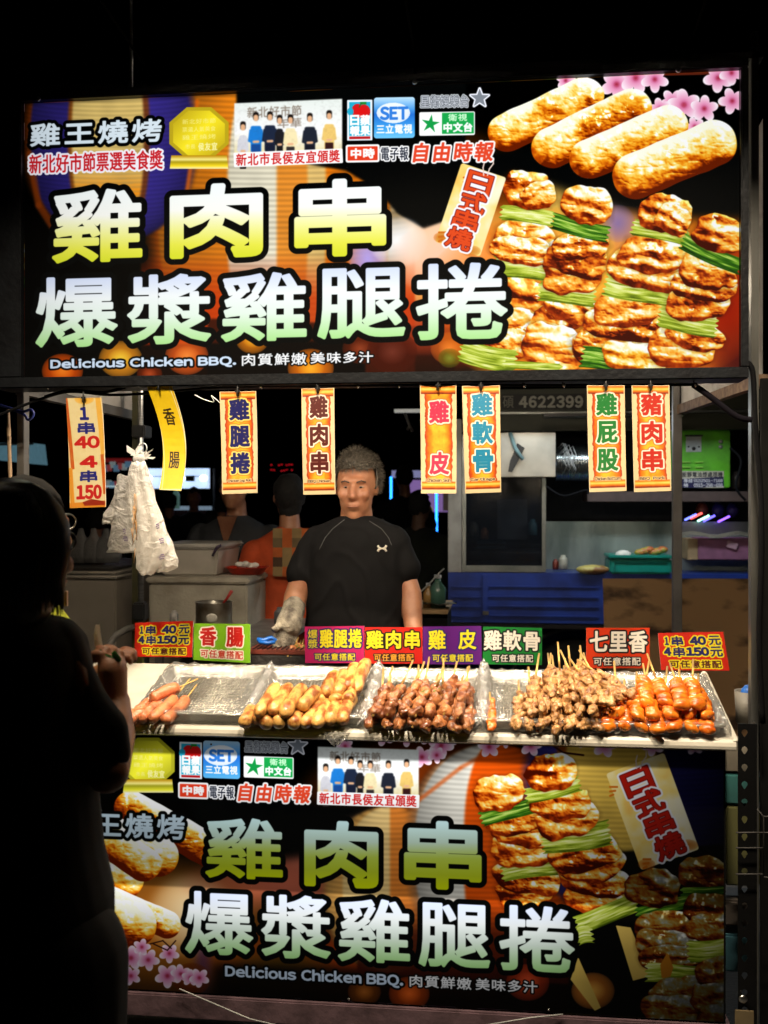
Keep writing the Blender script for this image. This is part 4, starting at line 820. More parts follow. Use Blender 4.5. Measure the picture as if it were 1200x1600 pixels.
cards = (
 (price('price_card_print'), [(211, 973), (302, 970), (300, 1027), (210, 1026)], 'red price card reading 1串40元 4串150元 at the left end of the counter'),
 (card('card_sausage', (.5, .74, .12), [('香', (11, 6, 36, 33), (.8, .1, .08), [(2.2, WH)], 1), ('腸', (54, 6, 80, 33), (.8, .1, .08), [(2.2, WH)], 1), ('可任意搭配', (12, 40, 80, 52), (.8, .2, .1), [(1.6, WH)], .3)]), [(303, 974), (391, 975), (391, 1036), (302, 1031)], 'lime green price card reading 香腸'),
 (card('card_roll', (.8, .12, .42), [('爆', (5, 5, 20, 19), YL_, [(1.5, NV)], .2), ('漿', (5, 20, 20, 34), YL_, [(1.5, NV)], .2), ('雞腿捲', (24, 5, 88, 33), YL_, [(2, NV)], .8), sub(YL_, NV)]), [(476, 979), (569, 978), (569, 1036), (477, 1036)], 'magenta price card reading 爆漿雞腿捲'),
 (card('card_chicken', (.86, .12, .06), [('雞肉串', (3, 6, 87, 33), YL_, [(2.2, Kk)], .9), sub((1, .7, .2), Kk)]), [(570, 980), (660, 980), (660, 1037), (570, 1037)], 'red price card reading 雞肉串'),
 (card('card_skin', (.38, .08, .5), [('雞', (9, 6, 35, 34), YL_, [(2, NV)], .8), ('皮', (56, 6, 83, 34), YL_, [(2, NV)], .8), sub(YL_, NV)]), [(661, 979), (752, 978), (753, 1038), (661, 1038)], 'purple price card reading 雞皮'),
 (card('card_cartilage', (.05, .5, .18), [('雞軟骨', (2, 6, 88, 35), WH, [(2.2, Kk)], .9), sub(WH, Kk)]), [(755, 979), (847, 981), (847, 1039), (754, 1038)], 'green price card reading 雞軟骨'),
 (card('card_tail', (.85, .22, .04), [('七里香', (6, 5, 88, 34), WH, [(2.2, Kk)], 1), ('可任意搭配', (11, 42, 79, 53), WH, [(1.5, Kk)], .3)]), [(916, 981), (1015, 981), (1015, 1044), (916, 1044)], 'orange red price card reading 七里香'),
 (price('price_card_print_right'), [(1028, 989), (1130, 987), (1140, 1048), (1033, 1047)], 'tilted red price card reading 1串40元 4串150元 at the right end'))
for img, q, lab in cards:
    Y = 3.43; P = [at(x, y, Y) for x, y in q]
    for k in (0, 1): P[k] = at(q[k][0], q[k][1], Y + .025)
    t = thing('price_card', lab, 'price card', (P[2] + P[3]) / 2, 'price cards standing behind the trays')
    link('printed_card', slab(P, .003, mat('card_edge', (.8, .78, .75), .5), print_mat('p_' + img.name, img, .35, mul=.62)), None, t)
    bm = NB(); m_ = (P[2] + P[3]) / 2; obox(bm, m_ + Vector((0, .012, .006)), (.1, .02, .012), None, .002); bmo('card_foot', bm, mat('clear_plastic', (.5, .5, .5), .2, alpha=.5), t)
bpy.data.objects.remove(_to)
# ---------------------------------------------------------------- trays
stl = mat('tray_steel', (.58, .56, .51), .28, .65, c2=(.42, .4, .35), scale=6, bump=.12, bscale=25)
film = film_mat('cling_film', .74, rough=.1, white=.3)
film2 = film_mat('cling_film_crumpled', .5, rough=.14, white=.45)
def rrect(x0, x1, s0, s1, r, h, n=4):
    out = []
    for cx, cy, a0 in ((x1 - r, s1 - r, 0), (x0 + r, s1 - r, 90), (x0 + r, s0 + r, 180), (x1 - r, s0 + r, 270)):
        for k in range(n + 1):
            a = R(a0 + 90 * k / n); out.append(PL(cx + r * math.cos(a), cy + r * math.sin(a), h))
    return out
def tray(x0, x1, s0, s1, label, rack='coarse'):
    t = thing('steel_tray', label, 'tray', PL((x0 + x1) / 2, s0, 0), 'steel food trays')
    bm = NB(); H = .034
    loft(bm, [rrect(x0 - .004, x1 + .004, s0 - .004, s1 + .004, .022, H - .005), rrect(x0 - .004, x1 + .004, s0 - .004, s1 + .004, .022, H), rrect(x0 + .006, x1 - .006, s0 + .006, s1 - .006, .018, H), rrect(x0 + .012, x1 - .012, s0 + .012, s1 - .012, .02, .004), rrect(x0 + .018, x1 - .018, s0 + .018, s1 - .018, .02, 0)], cap=False)
    bm.faces.new(bm.verts[-20:]); bmesh.ops.solidify(bm, geom=bm.faces[:], thickness=.0012); bmo('tray_pan', bm, stl, t, True)
    bm = NB(); h = .009; a, b, c, d = x0 + .022, x1 - .022, s0 + .022, s1 - .022
    tube(bm, [PL(a, c, h), PL(b, c, h), PL(b, d, h), PL(a, d, h), PL(a, c, h)], .002, 6)
    n = int((b - a) / .0105)
    for k in range(1, n): x = a + (b - a) * k / n; tube(bm, [PL(x, c, h), PL(x, d, h)], .0011, 4)
    for k in range(1, 5 if rack == 'coarse' else 26): y = c + (d - c) * k / (5 if rack == 'coarse' else 26); tube(bm, [PL(a, y, h - .002), PL(b, y, h - .002)], .0013, 4)
    bmo('wire_rack', bm, mat('rack_wire', (.75, .72, .65), .25, .75), t, True)['kind'] = 'stuff'
    return t
def wrap(x0, x1, s0, s1, seed, label, inner=True):
    """cling film stretched over the rim of a tray: skirt outside, loose sheet down the inner walls"""
    bm = NB(); rr = random.Random(seed); N = 96; prof = ((-.012, .004), (-.011, .02), (-.008, .036), (0, .0395), (.006, .037), (.016, .026), (.03, .0165), (.05, .0125))
    per = []
    for k in range(N):
        u = 4 * k / N; e = int(u); f = u - e
        x, s, nx, ns = ((x0 + (x1 - x0) * f, s0, 0, 1), (x1, s0 + (s1 - s0) * f, -1, 0), (x1 - (x1 - x0) * f, s1, 0, -1), (x0, s1 - (s1 - s0) * f, 1, 0))[e]
        cr = min(f, 1 - f); per.append((x, s, nx, ns, min(1, cr * 8)))
    rows = []
    for j, (d, h) in enumerate(prof):
        row = []
        for k, (x, s, nx, ns, c) in enumerate(per):
            w = noise.noise(Vector((k * .55, j * .8, seed))) ; w2 = abs(noise.noise(Vector((k * 1.3, j * .3, seed + 9))))
            dd = d * (1 + .25 * w) ; hh = h + .006 * w + .007 * w2 * (1 if j < 5 else .5)
            # corner: pull diagonally so that the ring closes smoothly
            cxm, csm = (x0 + x1) / 2, (s0 + s1) / 2; fx = (x - cxm) / ((x1 - x0) / 2); fs = (s - csm) / ((s1 - s0) / 2)
            row.append(PL(cxm + fx * ((x1 - x0) / 2 - dd * (1 if abs(nx) or c < 1 else 1)) if abs(fx) > .999 else x - fx * dd, csm + fs * ((s1 - s0) / 2 - dd) if abs(fs) > .999 else s - fs * dd, hh))
        rows.append(row)
    loft(bm, rows, cap=False); return sel('cling_film', bm, film, label, 'plastic film', 'plastic films wrapped over the trays', True)
def xs_at(px, py, h=.034): return onp(px, py, h)
Tr = []; SF = .012; SB = onp(600, 1043, .04)[1]
for (a, b), lab, rk in (((198, 371), 'steel tray of a few sausages at the left, mostly empty', 'fine'), ((375, 563), 'steel tray of golden chicken rolls, second from the left', 'coarse'), ((567, 748), 'steel tray of chopped chicken skewers in the middle', 'coarse'), ((757, 938), 'steel tray of pale cartilage skewers right of the middle', 'fine'), ((944, 1143), 'steel tray of orange glazed skewers at the right end', 'coarse')):
    xa = onp(a, 1131 + (a - 198) * .02, .034)[0]; xb = onp(b, 1131 + (b - 198) * .02, .034)[0]
    tray(xa, xb, SF, SB, lab, rk); Tr.append((xa, xb))
for k, (a, b) in enumerate(Tr): wrap(a, b, SF, SB, 3 + k * 5, ('clear film over the rim of the sausage tray', 'clear film over the rim of the chicken roll tray', 'clear film over the rim of the chopped chicken tray', 'clear film over the rim of the cartilage tray', 'clear film over the rim of the orange skewer tray')[k])
def crumple(pts, w, hgt, seed, label):
    """a gathered ridge of cling film along a line"""
    bm = NB(); P = [Vector(p) for p in pts]; L = []
    for a, b in zip(P[:-1], P[1:]): L += [a.lerp(b, k / 14) for k in range(14)]
    L.append(P[-1]); rows = []
    for i, p in enumerate(L):
        row = []
        for j in range(9):
            t = j / 8; s = (t - .5) * 2; q = Vector((i * .35, j * .9, seed)); a = noise.noise(q); b = abs(noise.noise(q * 1.9))
            row.append(p + Vector((s * w * (1 + .3 * a), .006 * a, hgt * (1 - s * s) * (.55 + 1.3 * b) + .004 * a)))
        rows.append(row)
    loft(bm, rows, cap=False, closed=False); return sel('film_ridge', bm, film2, label, 'plastic film', 'gathered ridges of plastic film', True)
for k, (a, b, lab) in enumerate(((0, 1, 'crumpled ridge of film between the sausages and the rolls'), (1, 2, 'crumpled ridge of film between the rolls and the chopped chicken'), (2, 3, 'tall crumpled ridge of film left of the single orange skewer'), (3, 4, 'crumpled film between the cartilage and the orange skewers'))):
    x = (Tr[a][1] + Tr[b][0]) / 2; crumple([PL(x, -.004, .014), PL(x + .003, .1, .034), PL(x, .3, .036), PL(x, SB, .038)], (.014, .022, .02, .012)[k], (.014, .024, .03, .01)[k], 5 + k, lab)
bm = NB(); p = at(525, 1150, YT - .012)
G = [[p + Vector(((i - 4) * .011 * (1 - j / 9) , -.004 + .004 * math.sin(i * 1.7 + j), .012 - j * .0055 + .002 * math.sin(i * 2.3))) for i in range(9)] for j in range(8)]
loft(bm, G, cap=False, closed=False); sel('film_flap', bm, film2, 'loose flap of film hanging over the counter edge in front of the rolls', 'plastic film', smooth=True)

# ---------------------------------------------------------------- food shapes
skin_roll = mat('browned_roll', (.66, .36, .1), .32, c2=(.26, .07, .01), scale=30, bump=.3, bscale=120, rnd=.15, coat=.25, thr=(.44, .6), sss=.05)
skin_saus = mat('grilled_sausage', (.58, .19, .08), .3, c2=(.22, .06, .015), scale=26, bump=.3, bscale=90, rnd=.15, coat=.35, thr=(.5, .72), sss=.1)
m_chk = mat('glazed_chicken', (.42, .16, .055), .28, c2=(.15, .04, .012), scale=42, bump=.6, bscale=130, rnd=.2, coat=.3, thr=(.42, .62))
m_crt = mat('pale_cartilage', (.48, .25, .09), .35, c2=(.16, .055, .015), scale=45, bump=.6, bscale=140, rnd=.15, coat=.25, thr=(.45, .66))
m_org = mat('orange_glaze', (.76, .2, .014), .22, c2=(.4, .06, .004), scale=30, bump=.25, bscale=80, rnd=.12, coat=.6, thr=(.42, .66))
m_stk = mat('bamboo_stick', (.8, .5, .15), .5, c2=(.65, .38, .1), scale=30)
m_scl = mat('scallion', (.08, .2, .03), .4, c2=(.2, .35, .06), scale=60)
def noisy(bm, amp, sc, seed):
    for v in bm.verts:
        n = v.co.normalized(); d = noise.fractal(v.co * sc + Vector((seed, seed, 0)), .9, 2, 3); v.co += n * d * amp
def roll_mesh(seed, r, L, bendy):
    bm = NB(); rs = []; rr = random.Random(seed)
    for k in range(19):
        t = k / 18; x = (t - .5) * L; e = min(t, 1 - t) * L; rad = r * math.sqrt(max(0, 1 - (1 - min(1, e / (r * .95))) ** 2.6)) * (1 + .06 * math.sin(t * 7 + seed)) if e > 0 else r * .12
        rs.append([Vector((math.cos(2 * math.pi * j / 18) * rad, x, math.sin(2 * math.pi * j / 18) * rad + bendy * math.sin(t * math.pi))) for j in range(18)])
    loft(bm, rs)
    for v in bm.verts:
        d = noise.fractal(v.co * 55 + Vector((seed, 0, 0)), .9, 2, 3); ax = Vector((v.co.x, 0, v.co.z)); v.co += (ax.normalized() if ax.length > 1e-4 else Vector((0, 1, 0))) * d * r * .09
    me = bpy.data.meshes.new('roll'); bm.to_mesh(me); bm.free(); me.polygons.foreach_set('use_smooth', [True] * len(me.polygons)); return me
def orient(o, p, q, roll_=0.0):
    """local +y runs from the front end p to the back end q"""
    y = (q - p).normalized(); n = Vector((0, -sa, ca)); x = y.cross(n).normalized(); z = x.cross(y); m = Matrix((x, y, z)).transposed().to_4x4() @ Matrix.Rotation(roll_, 4, 'Y'); m.translation = p; o.matrix_world = m
ORD = ['first', 'second', 'third', 'fourth', 'fifth', 'sixth', 'seventh', 'eighth', 'ninth', 'tenth', 'eleventh', 'twelfth', 'thirteenth', 'fourteenth', 'fifteenth', 'sixteenth', 'seventeenth', 'eighteenth', 'nineteenth', 'twentieth']
RM = [roll_mesh(k, .0255, .13, .004) for k in range(4)]
for m in RM: m.materials.append(skin_roll)
def put_roll(me, L0, px0, py0, px1, py1, h, name, label, cat, group, rr, thick=1.0):
    p, q = pp_(px0, py0, h), pp_(px1, py1, h + rr.uniform(-.002, .004)); q = q + (q - p) * .2; o = bpy.data.objects.new(name, me); C.objects.link(o)
    orient(o, (p + q) / 2, q, rr.uniform(0, 6)); o.scale = (thick, (q - p).length / L0, thick); tag(o, label, cat, group); return o
rr = random.Random(4); S3 = lambda x, y: (180 + x / 3, 960 + y / 3)
rolls = {
 'bottom row': [((600, 515), (640, 455)), ((660, 500), (700, 440)), ((695, 517), (745, 460)), ((760, 517), (805, 455)), ((825, 522), (875, 448)), ((885, 520), (945, 420)), ((940, 520), (995, 410)), ((1000, 505), (1050, 410)), ((1060, 505), (1105, 400))],
 'upper front row': [((665, 470), (745, 355)), ((735, 460), (805, 355)), ((790, 472), (868, 360)), ((868, 440), (935, 365))],
 'middle row': [((955, 410), (985, 370)), ((1020, 410), (1050, 372)), ((1085, 410), (1115, 362))],
 'back row': [((985, 378), (1025, 292)), ((1040, 375), (1068, 288)), ((1085, 345), (1120, 255)), ((1130, 358), (1172, 240))]}
HH = {'bottom row': .034, 'upper front row': .066, 'middle row': .05, 'back row': .066}
for row, L in rolls.items():
    for k, (a, b) in enumerate(L):
        put_roll(RM[(k + len(row)) % 4], .13, *S3(*a), *S3(*b), HH[row], 'chicken_roll', 'golden chicken roll, %s from left in the %s of the second tray' % (ORD[k], row), 'chicken roll', 'golden chicken rolls in the second tray', rr, .8 if row != 'middle row' else .76)
SM = roll_mesh(9, .0175, .16, .006); SM.materials.append(skin_saus)
for k, (a, b, h, st, lab) in enumerate((((165, 400), (298, 342), .052, (388, 302), 'reddish sausage lying across the top of the small pile'), ((165, 495), (280, 392), .03, (352, 300), 'reddish sausage pointing forward, middle of the pile'), ((228, 500), (335, 395), .03, (382, 330), 'reddish sausage at the right of the pile'), ((70, 480), (170, 408), .03, (250, 345), 'reddish sausage at the left end of the tray'), ((118, 495), (212, 420), .028, (275, 330), 'reddish sausage second from the left end'), ((60, 500), (140, 465), .028, (230, 380), 'reddish sausage nearest the front left corner'))):
    p, q = pp_(*S3(*a), h), pp_(*S3(*b), h); t = thing('sausage_skewer', lab, 'sausage', p, 'sausages in the first tray'); o = link('sausage', SM, None, t); orient(o, (p + q) / 2 - p, q - p, k * 1.3); o.scale = (1, (q - p).length / .16, 1)
    e = pp_(*S3(*st), h + .008); bm = NB(); tube(bm, [p.lerp(q, .9), e], .0022, 6); bmo('stick', bm, m_stk, t, True)

def lump_mesh(kind, seed):
    bm = NB(); rr = random.Random(seed)
    if kind == 'chk':      # chopped thigh meat, chunky
        for k in range(2):
            c = Vector((rr.uniform(-.004, .004), rr.uniform(-.006, .006), rr.uniform(-.003, .003))); m = Matrix.Rotation(rr.uniform(0, 3), 3, 'Z') @ Matrix.Rotation(rr.uniform(-.6, .6), 3, 'X'); vs = bmesh.ops.create_icosphere(bm, subdivisions=3, radius=1)['verts']; a, b, d = rr.uniform(.011, .016), rr.uniform(.009, .013), rr.uniform(.009, .012)
            for v in vs: v.co = m @ Vector([math.copysign(abs(q) ** .7, q) * w for q, w in zip(v.co, (a, b, d))]) + c
        noisy(bm, .0035, 60, seed); noisy(bm, .0018, 160, seed + 5)
    elif kind == 'crt':    # knobbly cartilage
        for k in range(3): ell(bm, (rr.uniform(-.008, .008), rr.uniform(-.01, .01), rr.uniform(-.006, .006)), rr.uniform(.009, .014), rr.uniform(.01, .016), rr.uniform(.008, .012), sub=3)
        noisy(bm, .006, 60, seed); noisy(bm, .004, 130, seed + 3)
    else:                  # folded, glossy
        for k in range(2): ell(bm, (0, -.007 + .012 * k, rr.uniform(-.002, .002)), .0185 * rr.uniform(.9, 1.08), .0085, .014, Matrix.Rotation(R(rr.uniform(8, 24)), 3, 'Z'), sub=3)
        noisy(bm, .0022, 60, seed)
    me = bpy.data.meshes.new('meat_piece'); bm.to_mesh(me); bm.free(); me.polygons.foreach_set('use_smooth', [True] * len(me.polygons))
    me.materials.append({'chk': m_chk, 'crt': m_crt, 'org': m_org}[kind]); return me
LM = {k: [lump_mesh(k, s) for s in range(5)] for k in ('chk', 'crt', 'org')}
bm = NB(); tube(bm, [(0, 0, 0), (0, 1, 0)], .0031, 6); STK = bpy.data.meshes.new('stick'); bm.to_mesh(STK); bm.free(); STK.materials.append(m_stk); STK.polygons.foreach_set('use_smooth', [True] * len(STK.polygons))
bm = NB(); rrs = random.Random(2)
for k in range(7): obox(bm, (rrs.uniform(-.012, .012), rrs.uniform(-.015, .015), .0145), (.006, .0018, .0012), Matrix.Rotation(rrs.uniform(0, 3), 3, 'Z'))
SCL = bpy.data.meshes.new('scallion_bits'); bm.to_mesh(SCL); bm.free(); SCL.materials.append(m_scl)
def skewer(kind, p, q, tip, tail, rr, label, group, sc=1.0):
    """front end p, back end q of the meat; the stick runs past both"""
    p, q = Vector(p), Vector(q); t = bpy.data.objects.new('grilled_skewer', None); C.objects.link(t); t.empty_display_size = .02; orient(t, p, q, rr.uniform(-.2, .2)); tag(t, label, 'skewer', group); t['_rot'] = 1
    L = (q - p).length; s = bpy.data.objects.new('stick', STK); C.objects.link(s); s.parent = t; s.location = (0, -tip, 0); s.scale = (1, L * .6 + tip, 1)
    s = bpy.data.objects.new('stick', STK); C.objects.link(s); s.parent = t; s.location = (0, L * .75, 0); s.rotation_euler = (rr.uniform(.12, .4), 0, rr.uniform(-.18, .18)); s.scale = (1, L * .25 + tail, 1)
    step = {'chk': .0185, 'crt': .0175, 'org': .0185}[kind] * sc; n = max(3, int(round(L / step)))
    for k in range(n):
        o = bpy.data.objects.new('meat_piece', rr.choice(LM[kind])); C.objects.link(o); o.parent = t; w = sc * rr.uniform(.88, 1.15)
        o.location = (rr.uniform(-.002, .002), L * (k + .5) / n, rr.uniform(-.002, .002)); o.scale = (w * .93, sc * rr.uniform(.95, 1.2), w * .8)
        o.rotation_euler = (0, rr.uniform(0, 6.28) if kind != 'org' else rr.choice((0, 3.14)) + rr.uniform(-.35, .35), 0 if kind == 'org' else rr.uniform(-.5, .5))
    if kind == 'chk' and rr.random() < .7:
        o = bpy.data.objects.new('scallion_bits', SCL); o['kind'] = 'stuff'; C.objects.link(o); o.parent = t; o.location = (0, L * rr.uniform(.3, .8), .001)
    return t
rr = random.Random(21)
def rowfill(kind, rows, where, group, sc):
    for row, h, items in rows:
        for k, (a, b, c, d) in enumerate(items):
            skewer(kind, pp_(a, b, h + rr.uniform(-.003, .003)), pp_(c, d, h + .006 + rr.uniform(-.002, .008)), .01, rr.uniform(.06, .11), rr, '%s, %s from the left in the %s' % (where, ORD[k], row), group, sc)
U = rr.uniform
L1 = [(580 + 21.5 * k, 1133 + k * .6 + U(-2, 2), 600 + 19 * k + U(-4, 4), 1080 + U(-4, 4)) for k in range(8)]
L2 = [(584 + 22 * k, 1116 + U(-4, 4), 612 + 18.5 * k + U(-5, 5), 1068 + U(-6, 6)) for k in range(7)]
rowfill('chk', (('lower layer', .03, L1), ('upper layer', .06, L2)), 'brown chopped chicken skewer in the middle tray', 'chopped chicken skewers', 1.4)
skewer('org', pp_(768, 1137, .028), pp_(766, 1096, .028), .006, .02, rr, 'single orange skewer lying alone at the left of the cartilage tray', 'orange glazed skewers', .85)
L1 = [(806 + 21 * k, 1136 + k * .5 + U(-3, 2), 812 + 19.5 * k + U(-3, 3), 1085 - k * 1.2 + U(-5, 5)) for k in range(7)]
L2 = [(828 + 20 * k, 1112 + U(-5, 5), 838 + 17 * k + U(-4, 4), 1058 - k * .6 + U(-4, 4)) for k in range(6)]
L3 = [(864 + 19 * k + U(-3, 3), 1088 + U(-4, 4), 860 + 16 * k + U(-4, 4), 1046 + U(-4, 4)) for k in range(4)]
L4 = [(930, 1104, 890, 1056), (950, 1098, 905, 1054), (968, 1091, 922, 1054), (984, 1084, 942, 1058)]
rowfill('crt', (('lowest layer', .03, L1), ('second layer', .058, L2), ('third layer', .08, L3), ('top layer leaning right', .09, L4)), 'pale knobbly cartilage skewer', 'cartilage skewers', 1.3)
L1 = [(950 + 26 * k, 1137 + k * .5 + U(-3, 2), 952 + 24 * k + U(-3, 3), 1098 + U(-4, 4)) for k in range(7)]
L2 = [(966 + 28 * k + U(-3, 3), 1117 + U(-5, 5), 966 + 24 * k + U(-3, 3), 1078 + U(-4, 4)) for k in range(6)]
L3 = [(1012 + 27 * k, 1103 + U(-6, 5), 1004 + 25 * k + U(-3, 3), 1065 + U(-3, 5)) for k in range(4)]
rowfill('org', (('bottom layer', .028, L1), ('middle layer', .056, L2), ('top layer', .08, L3)), 'orange glazed skewer in the right end tray', 'orange glazed skewers', 1.35)
bm = NB(); ell(bm, (0, 0, 0), .008, .012, .006, sub=2); o = bpy.data.objects.new('meat_crumb', bpy.data.meshes.new('meat_crumb')); bm.to_mesh(o.data); bm.free(); C.objects.link(o); o.data.materials.append(m_org); o.location = pp_(841, 1141, .014); tag(o, 'small orange crumb on the rack in front of the cartilage skewers', 'crumb')
# ---------------------------------------------------------------- people
skin = mat('skin', (.42, .19, .1), .45, c2=(.33, .13, .065), scale=18, sss=.15, bump=.1, bscale=200)
def section(c, hw, hd, n=20, p=2.5):
    out = []
    for k in range(n):
        a = 2 * math.pi * k / n; ca_, sa_ = math.cos(a), math.sin(a)
        out.append(Vector((math.copysign(abs(ca_) ** (2 / p), ca_) * hw, math.copysign(abs(sa_) ** (2 / p), sa_) * hd, 0)) + Vector(c))
    return out
def limb(bm, pts, f=(1, 1)):
    for (p, r0), (q, r1) in zip(pts[:-1], pts[1:]): caps(bm, p, q, r0, r1, f[0], f[1])
def head(bm, c, w, d, h, face):
    """skull, jaw, nose, ears; face = unit vector the head looks along (level)"""
    f = Vector(face).normalized(); s = Vector((0, 0, 1)).cross(f); u = Vector((0, 0, 1)); m = Matrix((s, f, u)).transposed(); P = lambda a, b, e: Vector(c) + s * a * w + f * b * d + u * e * h
    ell(bm, P(0, -.12, .18), w * .98, d * .95, h * .8, m); ell(bm, P(0, .08, -.25), w * .82, d * .82, h * .7, m); ell(bm, P(0, .3, -.72), w * .48, d * .5, h * .26, m)
    ell(bm, P(0, .74, .28), w * .66, d * .2, h * .11, m, 2)                                  # brow
    caps(bm, P(0, .84, .12), P(0, 1.02, -.16), w * .13, w * .2, u=s, m=3, n=10); ell(bm, P(.17, .9, -.18), w * .12, d * .12, h * .07, m, 2); ell(bm, P(-.17, .9, -.18), w * .12, d * .12, h * .07, m, 2)
    ell(bm, P(0, .86, -.4), w * .34, d * .12, h * .055, m, 2); ell(bm, P(0, .83, -.5), w * .3, d * .13, h * .06, m, 2)       # lips
    for k in (-1, 1):
        ell(bm, P(.52 * k, .6, -.12), w * .3, d * .28, h * .2, m, 2); ell(bm, P(1.0 * k, -.08, .0), w * .12, d * .2, h * .24, m, 2)
    return P, m
def eyes(P, m, w, h, d, t):
    for k in (-1, 1):
        bm = NB(); ell(bm, P(.38 * k, .73, .1), w * .13, d * .075, h * .024, m, 2); e = bmo('eye', bm, mat('eye_white', (.3, .24, .2), .3), t, True)
        bm = NB(); ell(bm, P(.37 * k, .8, .09), w * .07, d * .035, h * .026, m, 2); bmo('iris', bm, mat('dark_iris', (.02, .012, .01), .1), e, True)
        bm = NB(); caps(bm, P(.2 * k, .89, .24), P(.4 * k, .86, .28), h * .02, h * .02, m=3, n=8); caps(bm, P(.4 * k, .86, .28), P(.6 * k, .76, .24), h * .022, h * .016, m=3, n=8); bmo('eyebrow', bm, mat('grey_brow', (.06, .05, .045), .8), t, True)
def finger(bm, base, d0, bend, ax, L, r):
    """three bones, each turned by bend about ax"""
    p = Vector(base); d = Vector(d0).normalized()
    for k, f in enumerate((.45, .3, .25)):
        q = p + d * L * f; caps(bm, p, q, r * (1 - .08 * k), r * (1 - .08 * (k + 1)), m=3, n=10); p = q; d = Matrix.Rotation(bend, 3, ax) @ d
def hand(bm, wrist, dirn, palm_n, size, bend, thumb=1):
    """palm and five fingers; palm_n = the way the palm faces, fingers curl towards it"""
    d = Vector(dirn).normalized(); n = Vector(palm_n); n = (n - d * n.dot(d)).normalized(); s = d.cross(n); w = Vector(wrist)
    caps(bm, w + d * size * .12, w + d * size * .42, size * .17, size * .2, 1.25, .62, u=s)
    for k, (o, L) in enumerate(((-.17, .34), (-.06, .4), (.06, .42), (.17, .38))):
        finger(bm, w + d * size * (.5 - abs(o) * .25) + s * o * size, d + s * o * .35 * 1, bend + .08 * k, s * -1 if (Matrix.Rotation(.3, 3, s) @ d).dot(n) < 0 else s, size * L, size * .062)
    finger(bm, w + d * size * .2 + s * size * .2 * thumb + n * size * .04, d * .7 + s * .6 * thumb + n * .55, .35, s * -1 if (Matrix.Rotation(.3, 3, s) @ d).dot(n) < 0 else s, size * .36, size * .072)
def hairs(name, c, rx, ry, rz, num, L, rad, m, parent, cond, lean, seed=1, rot=None):
    """short tapered hairs over an ellipsoid scalp, one mesh"""
    rr = random.Random(seed); vs = []; fs = []
    for _ in range(num):
        while True:
            v = Vector((rr.gauss(0, 1), rr.gauss(0, 1), rr.gauss(0, 1))).normalized()
            if cond(v): break
        p = Vector((v.x * rx, v.y * ry, v.z * rz)); n = Vector((v.x / rx, v.y / ry, v.z / rz)).normalized(); d = (n * .55 + lean(v) + Vector((rr.gauss(0, .28), rr.gauss(0, .28), rr.gauss(0, .28)))).normalized()
        s = n.cross(d); s = (s.normalized() if s.length > .01 else Vector((1, 0, 0))) * rad; l = L * rr.uniform(.6, 1.25)
        if rot: p, n, d, s = rot @ p, rot @ n, rot @ d, rot @ s
        p = p + Vector(c); q = p + d * l * .55; e = q + (d * .8 - n * .35).normalized() * l * .5; i = len(vs); vs += [p - s, p + s, q - s * .8, q + s * .8, e]; fs += [(i, i + 1, i + 3, i + 2), (i + 2, i + 3, i + 4)]
    me = bpy.data.meshes.new(name); me.from_pydata(vs, [], fs); o = link(name, me, m, parent); return o

# -- the vendor behind the counter
YV = 3.78; V = lambda x, y, dY=0: at(x, y, YV + dY)
k = 1 / ppm(YV)
ven = thing('person', 'grey haired man in a black T-shirt and one work glove, behind the counter', 'person', (V(557, 900).x, YV, 0))
bm = NB(); hc = V(557, 763); hw, hd, hh = 31.5 * k, .094, 53 * k
P, hm = head(bm, hc, hw, hd, hh, (-.02, -1, -.12))
caps(bm, V(557, 800, .01), V(557, 840, .01), .06, .068)
tors = [(798, 20, .05), (818, 34, .07), (826, 58, .08), (845, 72, .095), (890, 78, .115), (950, 78, .13), (1000, 80, .135)]
loft(bm, [section(V(557, y + 6, 0), w * k * .93, d * .9) for y, w, d in tors]); z0 = V(557, 1000).z
loft(bm, [section((V(557, 900).x, YV, z), w, .11) for z, w in ((z0 + .02, .17), (.95, .18), (.85, .17))])
for s in (-1, 1): limb(bm, [((V(557, 900).x + s * .09, YV, .88), .09), ((V(557, 900).x + s * .1, YV, .48), .062), ((V(557, 900).x + s * .1, YV + .02, .09), .045)]); caps(bm, (V(557, 900).x + s * .1, YV - .16, .04), (V(557, 900).x + s * .1, YV + .05, .045), .04, .045)
aL = [(V(498, 855, 0), .05), (V(473, 908, -.02), .05), (V(462, 935, -.04), .046), (V(457, 958, -.10), .038)]
aR = [(V(614, 855, 0), .05), (V(632, 905, 0), .046), (V(641, 930, -.02), .044), (V(648, 1000, -.1), .03)]
limb(bm, aL); limb(bm, aR); hand(bm, aR[-1][0], (-.1, -.5, -1), (-1, -.2, 0), .18, .5, -1)
me = remesh(bm, .0065, 3); body = link('body', me, skin, ven)
eyes(P, hm, hw, hh, hd, ven)
bm = NB(); p = [P(x, .985 - abs(x) * .3, -.455) for x in (-.28, -.14, 0, .14, .28)]; tube(bm, p, .0022, 6); bmo('mouth_line', bm, mat('lip', (.25, .09, .06), .5), ven, True)
